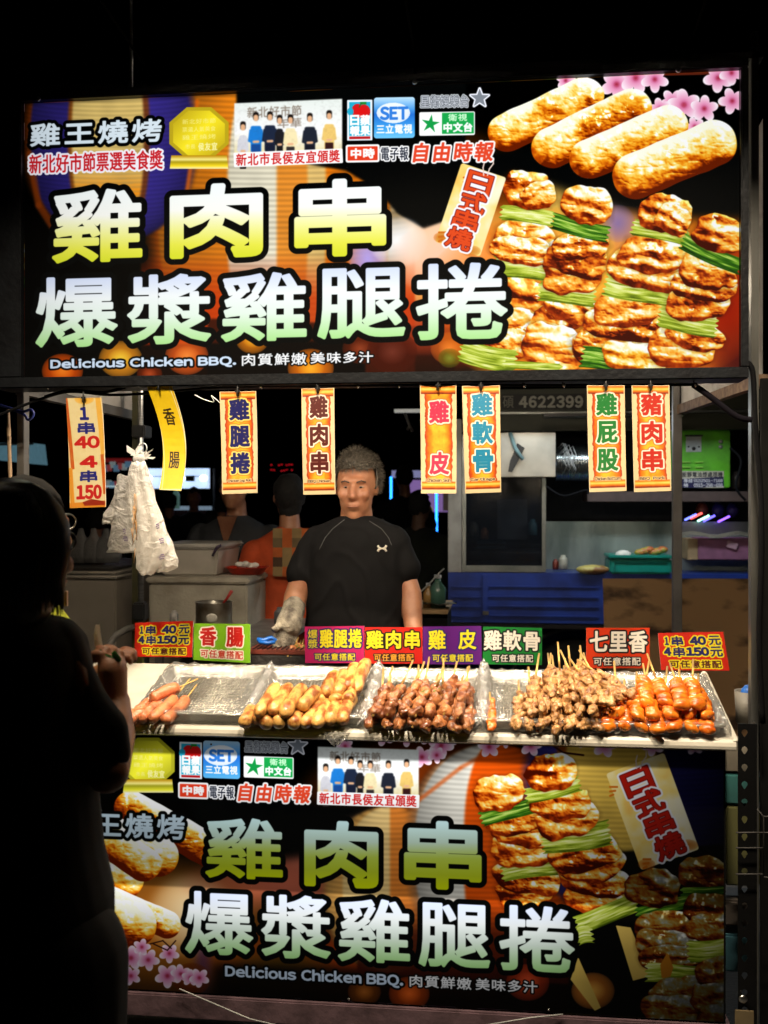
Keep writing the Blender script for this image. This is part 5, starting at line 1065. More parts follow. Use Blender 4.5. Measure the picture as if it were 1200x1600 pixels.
# shirt
bm = NB(); tors2 = [(806, 24, .062), (812, 40, .075), (820, 58, .09), (832, 70, .1), (848, 76, .11), (890, 77, .12), (925, 76, .13), (960, 77, .135), (1010, 79, .14)]
loft(bm, [section(V(557, y, 0), w * k, d, 26) for y, w, d in tors2])
limb(bm, [(V(500, 847), .066), (V(480, 878, -.005), .062), (V(473, 896, -.012), .064)]); limb(bm, [(V(613, 847), .064), (V(626, 878), .062), (V(631, 890), .062)])
me = remesh(bm, .0075, 5)
vx = V(557, 900).x
def folds(c):      # loose folds over the belly and at the sleeves
    x = c.x - vx; z = c.z; f = noise.noise(Vector((x * 9 + z * 5, z * 5 - x * 7, 3))); g = noise.noise(Vector((x * 20 - z * 12, z * 9, 8)))
    return .004 * max(0, 1 - abs(f) * 5) + .003 * g
push(me, folds)
blk = mat('black_jersey', (.0075, .0072, .0075), .8, c2=(.0055, .0052, .0055), scale=4, bump=.08, bscale=500, spec=.12)
shirt = link('t_shirt', me, blk, ven)
tree = BVHTree.FromPolygons([v.co.copy() for v in me.vertices], [p.vertices[:] for p in me.polygons])
def onshirt(px, py, off=.002):
    o = Vector((0, 0, EYE)); d = ray(px, py).normalized(); h = tree.ray_cast(o, d); return (h[0] if h[0] else at(px, py, YV - .12)) - d * off
for pts in (((538, 812), (520, 826), (508, 840), (499, 858)), ((577, 814), (596, 826), (607, 840), (612, 852))):
    bm = NB(); q = []
    for a, b in zip(pts[:-1], pts[1:]): q += [onshirt(a[0] + (b[0] - a[0]) * t / 5, a[1] + (b[1] - a[1]) * t / 5) for t in range(5)]
    tube(bm, q + [onshirt(*pts[-1])], .0011, 5); bmo('seam', bm, mat('grey_seam', (.12, .12, .12), .6), ven, True)
# chest mark: two horizontal arcs crossing two upright ones
bm = NB()
def stroke(pts, r): tube(bm, [onshirt(x, y, .003) for x, y in pts], [w * k for w in r], 6)
stroke([(590.3, 852.3), (592, 855.5), (597, 857.3), (602, 855.5), (603.7, 852.3)], [1.9, 1.7, 1.0, 1.7, 1.9]); stroke([(590.3, 861.7), (592, 858.6), (597, 856.7), (602, 858.6), (603.7, 861.7)], [1.9, 1.7, 1.0, 1.7, 1.9])
bmo('chest_logo', bm, mat('logo_print', (.8, .75, .62), .5), ven, True)
# glove
bm = NB(); w = V(457, 958, -.10); limb(bm, [(V(459, 950, -.09), .043), (w, .042), (V(452, 975, -.14), .05)]); hand(bm, V(454, 966, -.125), (-.15, -.45, -1), (.6, -.75, .1), .2, .62, 1)
me = remesh(bm, .005, 2); disp(me, .0025, 60, 3); link('work_glove', me, mat('dirty_glove', (.36, .32, .25), .9, c2=(.09, .075, .06), scale=22, bump=.5, bscale=150), ven)
# hair: scalp cap plus strands
gh = mat('grey_hair', (.10, .085, .065), .55, c2=(.03, .025, .02), scale=60, thr=(.4, .6))
bm = NB(); cc = P(0, -.2, .3); ell(bm, cc, hw * 1.07, hd * 1.0, hh * .78, hm, 4)
fz = P(0, 0, .55).z
bmesh.ops.delete(bm, geom=[v for v in bm.verts if (v.co.y < hc.y - .02 and v.co.z < fz) or v.co.z < hc.z - .1 * hh], context='VERTS')
bmesh.ops.solidify(bm, geom=bm.faces[:], thickness=.006); hcap = bmo('hair', bm, gh, ven, True)
o = hairs('hair_strands', cc, hw * 1.07, hd * 1.0, hh * .79, 7500, .025, .001, mat('grey_strand', (.2, .17, .13), .45, c2=(.06, .05, .04), scale=200, thr=(.35, .6)), hcap, lambda v: v.z > (.22 if v.y > .3 else -.5) and not (v.y > .25 and v.z < .38), lambda v: Vector((.5 + .3 * math.sin(v.x * 5), .35, -.25)) * .8, 3, hm); o['kind'] = 'stuff'

# -- generic standing figure with its own clothes
def figure(px, ptop, Y, H, face, cloth, hairm, label, slv=True, arms=None, skinm=None, legs=None, pos=None, hair_long=0, sex=1.0, sh=.2):
    """px, ptop: where the top of the head shows; H: height the head top has above the ground is read from the photograph"""
    top = at(px, ptop, Y); x, zt = top.x, top.z; s = zt / 1.72; t = thing('person', label, 'person', (x, Y, 0)); f = Vector(face).normalized(); r = Vector((0, 0, 1)).cross(f); skinm = skinm or skin
    B = lambda a, b, z: Vector((x, Y, 0)) + r * a * s + f * b * s + Vector((0, 0, z * s))
    bm = NB(); hc = B(0, .02, 1.60); P, m = head(bm, hc, .073 * s, .09 * s, .115 * s, face); caps(bm, B(0, -.01, 1.52), B(0, -.02, 1.42), .05 * s, .056 * s)
    def sec(z, w, d, g=0): return [B(p.x + 0, p.y + g, z) for p in section((0, 0, 0), w, d)]
    loft(bm, [sec(1.45, .05, .05), sec(1.40, sh * .8, .075), sec(1.3, sh * .88, .1), sec(1.1, sh * .78, .1), sec(.95, sh * .85, .11), sec(.85, sh * .85, .11)])
    for q in (-1, 1): limb(bm, [(B(.09 * q, 0, .86), .085 * s), (B(.1 * q, .01, .48), .06 * s), (B(.1 * q, -.02, .09), .042 * s)]); caps(bm, B(.1 * q, -.04, .04), B(.1 * q, .13, .035), .042 * s, .035 * s)
    arms = arms or [[(-1.05, 0, 1.37), (-1.3, 0, 1.1), (-1.15, .2, .92)], [(1.05, 0, 1.37), (1.3, 0, 1.1), (1.15, .2, .92)]]
    for a in arms:
        pts = [B(p[0] * sh * .88, p[1], p[2]) for p in a]; limb(bm, [(pts[0], .05 * s), (pts[1], .038 * s), (pts[2], .026 * s)]); hand(bm, pts[2], pts[2] - pts[1], f * -1 if a[2][1] < .05 else Vector((0, 0, -1)), .17 * s, .5, 1)
    link('body', remesh(bm, .011, 2), skinm, t)
    bm = NB(); loft(bm, [sec(1.46, .062, .062), sec(1.425, sh * .62, .08), sec(1.39, sh * .93, .095), sec(1.3, sh * .96, .115), sec(1.1, sh * .9, .12), sec(.9, sh * .98, .13), sec(.84, sh * .98, .13)])
    for a in arms:
        pts = [B(p[0] * sh * .88, p[1], p[2]) for p in a]; e = pts[0].lerp(pts[1], .8); limb(bm, [(pts[0], .06 * s), (e, .058 * s)])
    me = remesh(bm, .012, 3); disp(me, .006, 9, px * .1); top_ = link('shirt', me, cloth, t)
    bm = NB()
    for q in (-1, 1): limb(bm, [(B(.09 * q, 0, .86), .1 * s), (B(.1 * q, .01, .48), .075 * s), (B(.1 * q, -.02, .12), .06 * s)])
    link('trousers', remesh(bm, .014, 2), legs or mat('dark_jeans', (.06, .065, .08), .8), t)
    bm = NB(); ell(bm, P(0, -.2, .28), .08 * s, .095 * s, .098 * s, m, 3)
    if hair_long: caps(bm, P(0, -.45, .1), P(0, -.5, -hair_long), .07 * s, .05 * s, 1, .8)
    fzz = P(0, 0, .5).z
    bmesh.ops.delete(bm, geom=[v for v in bm.verts if (v.co - hc).dot(f) > .02 * s and v.co.z < fzz or (not hair_long and v.co.z < hc.z - .07 * s)], context='VERTS')
    bm.normal_update()
    for v in bm.verts: v.co += v.normal * (.012 * noise.fractal(v.co * 22, .9, 2, 3) + .004)
    bmesh.ops.solidify(bm, geom=bm.faces[:], thickness=.005); bmo('hair', bm, hairm, t, True)
    return t, B, P, m, top_
dkh = mat('dark_hair', (.006, .0045, .004), .85, c2=(.004, .003, .003), scale=50)
grey_t = mat('charcoal_cloth', (.03, .032, .036), .8)
t, B, P, m, _ = figure(368, 726, 5.4, 0, (-.15, -1, 0), grey_t, dkh, 'man in a dark grey V-neck behind the storage tub, face hidden by a banner', arms=[[(-1.05, 0, 1.36), (-1.45, .1, 1.12), (-1.5, .3, .98)], [(1.05, 0, 1.36), (1.4, .1, 1.12), (1.0, .35, .98)]], sh=.21)
bm = NB(); vs = [bm.verts.new(p) for p in (B(-.055, .108, 1.455), B(.055, .108, 1.455), B(0.0, .128, 1.30))]; bm.faces.new(vs); bmesh.ops.solidify(bm, geom=bm.faces[:], thickness=.02); bmo('neck_skin', bm, skin, t)
org = mat('orange_cotton', (.6, .08, .015), .8, bump=.1)
t, B, P, m, _ = figure(452, 742, 5.1, 0, (-.35, 1, 0), org, dkh, 'woman in an orange red shirt with a checked patch on her back, turned away', arms=[[(1.05, 0, 1.34), (1.5, .05, 1.1), (1.45, .2, .95)], [(-1.05, 0, 1.34), (-1.35, .1, 1.1), (-1.0, .35, .98)]], legs=mat('grey_trousers', (.09, .095, .11), .8), sh=.19, hair_long=.42)
chk = [mat('check_' + n, c, .8) for n, c in (('tan', (.3, .2, .08)), ('brown', (.07, .035, .015)), ('orange', (.55, .12, .02)), ('khaki', (.16, .11, .05)))]
for j in range(5):
    for i in range(4):
        bm = NB(); obox(bm, at(427 + i * 15 + 7, 826 + j * 15 + 7, 5.1 - .17 + .003 * abs(i - 1)), (.047, .012, .047)); o = bmo('check_square', bm, chk[(i * 2 + j * 3 + (i * j) % 2) % 4], t)
dg_ = mat('olive_cloth', (.014, .02, .006), .9, c2=(.004, .005, .004), scale=3)
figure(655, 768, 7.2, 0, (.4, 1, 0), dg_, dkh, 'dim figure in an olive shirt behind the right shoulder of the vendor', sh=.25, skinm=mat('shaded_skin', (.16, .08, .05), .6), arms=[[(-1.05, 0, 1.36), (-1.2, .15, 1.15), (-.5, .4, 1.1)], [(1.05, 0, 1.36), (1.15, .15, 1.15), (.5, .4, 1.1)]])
figure(632, 728, 10.5, 0, (-.4, 1, 0), mat('near_black_cloth', (.01, .01, .012), .9), dkh, 'dark silhouette standing before the purple lit booth', sh=.2, arms=[[(-1.05, 0, 1.36), (-1.5, 0, 1.15), (-.9, .05, 1.0)], [(1.05, 0, 1.36), (1.9, 0, 1.2), (1.1, .05, 1.0)]])
for q, (px, tp, Y, lab) in enumerate(((265, 770, 11, 'small dark figure left of the lit white booth far behind'), (303, 762, 11, 'far figure with a pale face in front of the lit white booth'), (347, 775, 10, 'far figure at the right end of the lit white booth'), (330, 800, 8.5, 'dark seated-looking figure behind the storage tub'), (150, 796, 7.5, 'dim figure in the dark behind the plastic bags at the left'))):
    figure(px, tp, Y, 0, (.3 if q % 2 else -.3, -1 if q == 1 else 1, 0), mat('near_black_cloth'), dkh, lab, sh=.2)

# -- customer in black, seen from behind at the left
YW = 1.62; W = lambda x, y, dY=0: at(x, y, YW + dY); kw = 1 / ppm(YW)
wo = thing('person', 'dark haired customer in a black T-shirt at the left edge, seen from behind', 'person', (W(30, 900).x, YW, 0))
bt = mat('black_cotton', (.034, .034, .035), .85, c2=(.02, .02, .021), scale=4, spec=.3)
bm = NB(); P, hm = head(bm, W(30, 862, .03), .073, .09, .108, (.62, 1, -.15)); caps(bm, W(22, 930), W(20, 1000, -.01), .05, .055)
loft(bm, [section(W(10, y, .02), w * kw, d) for y, w, d in ((985, 40, .05), (1010, 110, .08), (1060, 130, .1), (1300, 120, .1), (1530, 130, .12), (1700, 130, .12))])
elb = W(168, 1205, .03)
limb(bm, [(W(95, 1040, .02), .044), (W(135, 1130, .03), .042), (elb, .034)]); limb(bm, [(elb, .037), (W(180, 1150, .16), .036), (W(181, 1098, .215), .027)])
for s in (-1, 1): limb(bm, [((W(10, 900).x + s * .09, YW, .85), .09), ((W(10, 900).x + s * .1, YW + .02, .48), .06), ((W(10, 900).x + s * .1, YW, .09), .045)]); caps(bm, (W(10, 900).x + s * .1, YW, .04), (W(10, 900).x + s * .1, YW + .18, .035), .04, .036)
caps(bm, W(-60, 1050, .1), W(60, 1150, .26), .045, .035); caps(bm, W(60, 1150, .26), W(142, 1062, .29), .035, .026)
hand(bm, W(181, 1100, .215), (-.14, .1, 1), (-.9, .3, 0), .15, 1.15, -1); caps(bm, W(179, 1082, .21), W(176, 1048, .21), .027, .03, .8, 1.1, u=(1, 0, 0)); hand(bm, W(142, 1062, .29), (.7, .1, .6), (.3, .2, -.9), .13, .9, 1)
link('body', remesh(bm, .0042, 3), skin, wo)
bm = NB(); loft(bm, [section(W(x, y, .02), w * kw, d, 26) for x, y, w, d in ((22, 962, 50, .07), (14, 974, 92, .09), (12, 1000, 118, .11), (10, 1050, 132, .12), (10, 1200, 136, .125), (12, 1330, 146, .13), (14, 1400, 166, .14), (14, 1470, 170, .14), (14, 1545, 140, .13))])
limb(bm, [(W(85, 1015, .02), .048), (W(98, 1060, .025), .052), (W(122, 1105, .03), .053), (W(154, 1142, .03), .05), (W(163, 1177, .035), .046)])
me = remesh(bm, .006, 5)
push(me, lambda q: .01 * noise.noise(Vector((q.x * 14 + q.z * 3, q.y * 8, q.z * 4.5))))
link('t_shirt', me, bt, wo)
bm = NB()
for s in (-1, 1): limb(bm, [((W(10, 900).x + s * .085, YW, .84), .12), ((W(10, 900).x + s * .1, YW + .02, .48), .09), ((W(10, 900).x + s * .1, YW, .1), .08)])
link('trousers', remesh(bm, .01, 3), bt, wo)
# bob of hair: overlapping locks
wh = mat('black_hair', (.006, .004, .003), .35, c2=(.02, .013, .01), scale=90, stretch=(6, 6, .6), thr=(.4, .75))
bm = NB(); ell(bm, W(14, 846, -.0), 90 * kw, .125, 103 * kw, None, 4); caps(bm, W(10, 850, -.01), W(6, 930, -.015), .09, .082, 1.05, .98); caps(bm, W(48, 905, .02), W(62, 945, .015), .035, .016); caps(bm, W(-30, 905, .02), W(-40, 950, .015), .035, .016); me = remesh(bm, .006, 4); hr = link('hair', me, wh, wo)
rr = random.Random(12); bm = NB()
for i in range(420):
    a = R(-115 + 250 * rr.random() - 90 + 40); ca_, sa_ = math.cos(a), math.sin(a); c = W(14, 845, -.01)
    t0 = rr.uniform(-.3, .75); rx, ry, rz = 89 * kw, .114, 99 * kw; e = rr.uniform(0, .9); pts = []
    for j in range(7):
        ph = t0 + (1.57 - t0) * 0 - j * .0; u = j / 6; ang = max(-.05, 1.2 - u * 1.9) if u < .65 else -.05
        z = math.sin(max(ang, 0)) * rz - max(0, u - .6) * .30 * (.75 + .25 * e); rad = math.cos(max(ang, 0)) if u < .65 else 1 - (u - .65) * .55 + .25 * max(0, u - .82) * (1 + e)
        pts.append(c + Vector((ca_ * rx * rad * 1.01, sa_ * ry * rad * 1.01, z)))
    tube(bm, pts, [.0012, .0022, .0026, .0026, .0024, .0018, .0004], 4)
o = bmo('hair_strands', bm, wh, hr, True); o['kind'] = 'stuff'
bm = NB()
for i in range(60):
    p = W(rr.uniform(52, 84), rr.uniform(850, 880), .03 + rr.uniform(-.02, .03)); q = W(rr.uniform(56, 98), rr.uniform(935, 968), .02); mid = p.lerp(q, .55) + Vector((.008, 0, 0)); tube(bm, [p, mid, q], [.003, .003, .0005], 4)
o = bmo('hair_tips', bm, wh, hr, True); o['kind'] = 'stuff'
def ringtube(bm, c, u, v, r, th): tube(bm, [Vector(c) + u * r * math.cos(2 * math.pi * j / 20) + v * r * .8 * math.sin(2 * math.pi * j / 20) for j in range(21)], th, 5)
bm = NB(); ringtube(bm, W(106, 846, .11), Vector((.35, .9, 0)), Vector((0, 0, 1)), .02, .0022); ringtube(bm, W(98, 846, .05), Vector((.5, -.8, 0)).normalized(), Vector((0, 0, 1)), .02, .0022); tube(bm, [W(100, 842, .03), W(70, 838, -.05)], .0018, 5); bmo('glasses', bm, mat('tape'), wo, True)
# what she holds: a folded paper napkin and a leaf
bm = NB(); cn = W(160, 1030, .235)
G = [[cn + Vector((-.012 + .028 * i / 4 * (1 - j / 6 * .8) + .003 * math.sin(j), .006 * math.sin(i * 2.2 + j), -.035 + .10 * j / 6)) for i in range(5)] for j in range(7)]
loft(bm, G, cap=False, closed=False); bmesh.ops.solidify(bm, geom=bm.faces[:], thickness=.0015)
mat('tissue', (.82, .78, .7), .9); sel('paper_napkin', bm, film_mat('thin_paper', .0, (1.15, 1.1, 1), .4, .97), 'white folded paper wrapper held in the hands of the customer in black', 'napkin')
bm = NB()
for i, (x, y, a) in enumerate(((172, 1022, .3), (180, 1030, -.5), (160, 1018, 1.2), (184, 1020, .9))):
    c = W(x - 2, y + 6, .2); obox(bm, c, (.022, .004, .014), Matrix.Rotation(a, 3, 'Y') @ Matrix.Rotation(.4, 3, 'X'), .002)
noisy(bm, 0, 1, 0); sel('green_wrapper', bm, mat('bright_leaf', (.08, .42, .08), .4), 'bright green torn wrapper held beside the white paper', 'wrapper')

# -- customer with the yellow shirt behind her
ye = mat('lime_shirt', (.62, .68, .02), .7)
t, B, P, m, _ = figure(34, 750, 2.05, 0, (.75, 1, 0), ye, dkh, 'customer in a lime yellow shirt and glasses, mostly hidden behind the customer in black', sh=.17, hair_long=.4, arms=[[(-1.05, 0, 1.36), (-1.2, 0, 1.1), (-1.1, -.02, .86)], [(1.05, 0, 1.36), (1.2, 0, 1.1), (1.1, -.02, .86)]])
bm = NB(); ringtube(bm, at(106, 815, 2.12), Vector((.5, .8, 0)).normalized(), Vector((0, 0, 1)), .02, .0018); tube(bm, [at(106, 812, 2.1), at(80, 808, 2.0)], .0015, 5); bmo('glasses', bm, steel('thin_metal', (.5, .5, .5), .3), t, True)
bm = NB(); obox(bm, at(101, 935, 1.98), (.012, .006, .03)); bmo('pocket_print', bm, mat('pink_print', (.8, .5, .35), .6), t)
# ---------------------------------------------------------------- bundle of plastic bags on the left post
t = thing('plastic_bag_bundle', 'bundle of white plastic bags printed in purple hanging from the left post', 'plastic bags', at(218, 690, 3.3))
def bagmat(name, tr, tint):
    m = film_mat(name, tr, tint, .3, .93); return m
def bag(rows, Y, seed, mt, nm='bag', folds=7, dep=.03):
    """rows: (y, left, right) of the hanging bag in the photograph; a closed, pleated sack"""
    bm = NB(); rs = []; n = 48
    R_ = []
    for (a, b) in zip(rows[:-1], rows[1:]):
        for q in range(5): R_.append([a[i] + (b[i] - a[i]) * q / 5 for i in range(3)])
    R_.append(rows[-1]); H = len(R_)
    for j, (y, l, r) in enumerate(R_):
        c = at((l + r) / 2, y, Y); w = (at(r, y, Y) - at(l, y, Y)).length / 2; ring_ = []
        for k in range(n):
            a = 2 * math.pi * k / n; pl = 1 + .16 * math.sin(folds * a + seed + 1.5 * noise.noise(Vector((j * .12, seed, 0)))) + .12 * noise.noise(Vector((math.cos(a) * 2, math.sin(a) * 2, j * .18 + seed)))
            d = dep * min(1, .25 + j / H * 1.4); ring_.append(c + Vector((math.cos(a) * w * (1 + .04 * math.sin(j * 1.3 + seed)), math.sin(a) * d * pl, .004 * math.sin(a * 5 + seed))))
        rs.append(ring_)
    loft(bm, rs); return bmo(nm, bm, mt, t, True)
wb = bagmat('white_bag', .16, (1.1, 1.06, 1)); cb = bagmat('clear_bag', .45, (1.1, 1.06, 1))
bag([(742, 184, 224), (760, 180, 226), (800, 176, 232), (850, 169, 236), (862, 167, 238)], 3.32, 1, wb, 'inner_bag', 5)
bag([(722, 206, 228), (740, 200, 234), (780, 196, 244), (830, 206, 262), (865, 214, 276), (884, 222, 279), (892, 226, 262)], 3.26, 4, wb, 'outer_bag', 9, .035)
bag([(724, 208, 226), (745, 202, 232), (800, 208, 248), (860, 212, 262), (886, 214, 250), (897, 222, 238)], 3.22, 7, cb, 'clear_bag', 6)
bag([(775, 178, 196), (790, 172, 190), (806, 161, 184), (818, 160, 172)], 3.31, 9, wb, 'torn_flap', 3, .012)
bm = NB(); c = at(217, 714, 3.27)
rr = random.Random(3)
for k in range(13):
    p = c + Vector((rr.uniform(-.02, .02), rr.uniform(-.015, .015), rr.uniform(-.02, .012))); q = p + Vector((rr.uniform(-.03, .03), rr.uniform(-.02, .02), rr.uniform(-.005, .02))); w = Vector((rr.uniform(-.012, .012), .01, rr.uniform(.004, .014)))
    loft(bm, [[p, p + w * 1.2, p + w * 2 + Vector((.004, 0, -.006))], [q, q + w, q + w * 1.7], [q + w * .5, q + w * .9, q + w * 1.2]], cap=False, closed=False)
ell(bm, c + Vector((0, 0, -.006)), .02, .018, .016, sub=3); noisy(bm, 0, 1, 1); bmo('knotted_top', bm, cb, t, True)
bm = NB(); h = at(224, 700, 3.3); tube(bm, [h + Vector((.012 * math.cos(a), 0, .016 * math.sin(a))) for a in [k * .5 - 1.8 for k in range(10)]], .0022, 6); bmo('hook', bm, steel(), t, True)
A = Art([(0, 0), (40, 0), (40, 40), (0, 40)], 64, 64)
pm = mat('purple_print', (.22, .16, .3), .6)
for x, y, s_, r_ in ((196, 842, 9, -.1), (194, 830, 5, .6), (252, 845, 10, .5), (246, 822, 6, .6), (252, 870, 11, .3), (216, 830, 4, 1)):
    bm = NB(); c = at(x, y, 3.2 if x > 200 else 3.27); obox(bm, c, (s_ / 480, .0015, .003), Matrix.Rotation(-r_ * .6, 3, 'Y')); obox(bm, c + Vector((0, 0, .006)), (s_ / 620, .0015, .004), Matrix.Rotation(-r_ * .6, 3, 'Y')); obox(bm, c + Vector((.002, 0, -.006)), (s_ / 700, .0015, .003), Matrix.Rotation(-r_ * .6, 3, 'Y')); bmo('bag_print', bm, pm, t)
bm = NB()
for k in range(16): p = at(208 + rr.uniform(-3, 6), 800 + rr.uniform(-30, 60), 3.196); tube(bm, [p, p + Vector((rr.uniform(-.01, .012), 0, -rr.uniform(.03, .07)))], .0013, 4)
bmo('brown_streak', bm, mat('brown_skewer_ends', (.4, .22, .08), .7), t, True)

# ---------------------------------------------------------------- kitchen truck at the right, behind the stall
YK = 6.3
blue = mat('truck_blue', (.015, .045, .27), .4, c2=(.008, .025, .16), scale=6, coat=.2)
dst = mat('dull_stainless', (.35, .36, .34), .35, .9, c2=(.2, .22, .2), scale=4, bump=.15, bscale=20)
tk = thing('kitchen_truck', 'blue truck bed carrying a stainless steel kitchen, to the right of the vendor', 'truck', (at(900, 900, YK).x, YK, 0))
bm = NB(); pbox(bm, 700, 896, 1250, 976, YK, 1.6, .004); bmo('truck_bed', bm, blue, tk)
for y in (917, 933, 948, 963):
    for a, b in ((706, 752), (764, 936)): bm = NB(); pbox(bm, a, y - 1, b, y + 1, YK - .008, .0075, 0); bmo('bed_rib', bm, blue, tk)
bm = NB(); pbox(bm, 754, 898, 762, 972, YK - .02, .0195, .003); bmo('bed_strut', bm, blue, tk)
bm = NB(); pbox(bm, 754, 955, 764, 961, YK - .03, .0095, .002); bmo('latch', bm, mat('grey_steel'), tk)
bm = NB(); pbox(bm, 700, 977, 1250, 984, YK + .02, 1.4); bmo('chassis_beam', bm, mat('chassis', (.015, .015, .02), .6), tk)
for px in (900, 1240):
    c = at(px, 1085, YK + .2); bm = NB(); rs = []
    for r_, y_ in ((.12, 0), (.2, 0), (.3, -.005), (.33, .02), (.33, .2), (.3, .22)): rs.append([c + Vector((math.cos(a) * r_, y_, math.sin(a) * r_)) for a in [2 * math.pi * k / 32 for k in range(32)]])
    loft(bm, rs); bmo('wheel', bm, mat('tyre', (.02, .02, .02), .8), tk, True)
    bm = NB(); tube(bm, [c + Vector((math.cos(a) * .42, -.02, math.sin(a) * .42)) for a in [math.pi * k / 16 for k in range(17)]], .018, 6); bmo('mudguard', bm, mat('chassis'), tk, True)
def kp(name, a, m, d=.03, Y=YK, bev=.003, par=None):
    bm = NB(); pbox(bm, *a, Y, d, bev); return bmo(name, bm, m, par or tk)
kp('kitchen_post', (700, 655, 721, 894), mat('pale_post', (.42, .4, .36), .45, .3, c2=(.2, .18, .15), scale=5, thr=(.5, .8)), .06)
kp('window_frame', (722, 648, 728, 894), dst, .04); kp('window_frame', (847, 700, 853, 894), dst, .04); kp('window_frame', (728, 884, 847, 894), dst, .04); kp('window_frame', (728, 850, 847, 853), mat('dark_bar', (.05, .05, .05), .4, .5), .03, YK + .1)
kp('window_glass', (728, 650, 847, 884), mat('dark_glass', (.012, .014, .018), .08, alpha=.55), .006, YK + .02)
kp('inner_panel', (777, 780, 824, 843), mat('inner_grey', (.16, .18, .2), .5), .02, YK + .3); kp('inner_tray', (745, 846, 790, 858), mat('inner_blue', (.12, .2, .3), .4, .5), .2, YK + .4); kp('inner_back', (722, 640, 1180, 896), mat('inner_dark', (.03, .032, .03), .6), .03, YK + 1.2)
kp('inner_shelf', (728, 862, 847, 866), mat('inner_dark2', (.06, .06, .06), .5), .5, YK + .25)
fas = mat('olive_fascia', (.05, .055, .035), .45, .2, c2=(.035, .04, .025), scale=3)
kp('roof_fascia', (722, 606, 1250, 641), fas, .08, YK - .05); kp('fascia_lip', (722, 642, 1250, 645), dst, .05, YK - .06); kp('roof_fascia', (722, 646, 1250, 672), fas, .08, YK + .0)
A = Art([(0, 0), (140, 0), (140, 26), (0, 26)], 420, 78, (.05, .055, .035)); A.text('碩', [(2, 3), (20, 3), (20, 23), (2, 23)], (.6, .6, .55), wt=.3); A.text('4622399', [(30, 4), (136, 4), (136, 22), (30, 22)], (.85, .85, .8), wt=1.1, gap=.16)
link('fascia_lettering', slab([at(784, 616, YK - .056), at(914, 615, YK - .056), at(914, 640, YK - .056), at(784, 640, YK - .056)], .003, fas, print_mat('fascia_print', A.image('fascia_print'), .5)), None, tk)
kp('steel_splashback', (853, 815, 1180, 894), mat('splashback', (.5, .6, .58), .35, .7, c2=(.18, .24, .23), scale=2.2, bump=.2, stretch=(1.5, 1, .5)), .02, YK + .35)  # greenish tone and upright streaks painted in for reflections
kp('upper_shelf', (918, 768, 1180, 784), mat('reddish_shelf', (.09, .06, .055), .5), .4, YK + .1)
kp('dark_recess', (853, 672, 1180, 815), mat('recess', (.01, .01, .01), .8), .02, YK + .9)
# hood plate, blade, duct
hp = kp('hood_plate', (782, 676, 868, 745), mat('hood_steel', (.5, .49, .44), .35, .85, c2=(.35, .34, .3), scale=4), .02, YK - .1)
bm = NB(); L = [at(x, y, YK - .13) for x, y in ((808, 692), (820, 700), (812, 716), (800, 738), (794, 737), (797, 720), (803, 706))]; loft(bm, [L, [p + Vector((0, .01, 0)) for p in L]]); sel('black_spatula', bm, mat('tape'), 'black spatula hanging on the steel hood plate of the truck kitchen', 'spatula')
bm = NB(); tube(bm, [at(797, 676, YK - .14), at(805, 700, YK - .15), at(817, 718, YK - .14)], .012, 6); sel('teal_strap', bm, mat('teal_band', (.2, .32, .32), .6), 'pale teal strap crossing the black spatula', 'strap', smooth=True)
bm = NB(); rs = []
for k in range(56): c = at(868 + k * 1.15, 722, YK + .1); r_ = .115 + .007 * math.sin(k * 1.9); rs.append([c + Vector((0, math.cos(a) * r_, math.sin(a) * r_)) for a in [2 * math.pi * j / 24 for j in range(24)]])
loft(bm, rs); bmo('exhaust_duct', bm, mat('duct_foil', (.6, .65, .66), .22, 1), tk, True)
bm = NB(); 
for k in range(18):
    a0 = k * .8; p = at(872 + (k % 6) * 3, 700 + (k * 7) % 30, YK - .05); tube(bm, [p, p + Vector((.03, 0, .03)), p + Vector((.05, 0, -.02)), p + Vector((.03, 0, -.06))], .002, 4)
sel('wire_whisk', bm, steel(), 'loose coil of shiny wire between the hood plate and the duct', 'wire', smooth=True)
# things on the truck
def basket():
    t = thing('plastic_basket', 'teal plastic basket with food packets on the truck bed', 'basket', at(1002, 898, YK - .02))
    bm = NB(); pbox(bm, 953, 872, 1050, 897, YK - .02, .3, .012); bmo('tub', bm, mat('teal_plastic', (.0, .26, .2), .4), t); bm = NB(); pbox(bm, 951, 868, 1052, 873, YK - .035, .33, .006); bmo('rim', bm, mat('teal_plastic'), t)
    bm = NB(); pbox(bm, 960, 879, 1044, 880.5, YK - .026, .004, .002); pbox(bm, 960, 880, 961.5, 895, YK - .026, .004, .001); bmo('panel_line', bm, mat('teal_dark', (.0, .14, .11), .4), t)
basket()
bm = NB()
for k in range(6): ell(bm, at(1000 + k * 7, 863 - (k % 3) * 2, YK + .08), .035, .03, .022, sub=2)
noisy(bm, .004, 30, 2); sel('food_packets', bm, mat('red_packet', (.55, .14, .04), .35, c2=(.4, .4, .08), scale=25), 'pile of red and yellow packets in the teal basket', 'packets', smooth=True)
bm = NB(); ell(bm, at(974, 867, YK + .05), .05, .04, .03, sub=2); noisy(bm, .006, 40, 6); sel('crumpled_bag', bm, mat('tissue', (.82, .78, .7), .9), 'crumpled white bag at the left end of the teal basket', 'bag', smooth=True)
bm = NB(); ell(bm, at(926, 890, YK - .0), .1, .05, .03, sub=3); noisy(bm, .006, 20, 4); sel('snack_packet', bm, mat('yellow_packet', (.5, .42, .12), .4, c2=(.25, .12, .04), scale=14, thr=(.45, .55)), 'yellow brown packet lying on the truck bed left of the teal basket', 'packet', smooth=True)
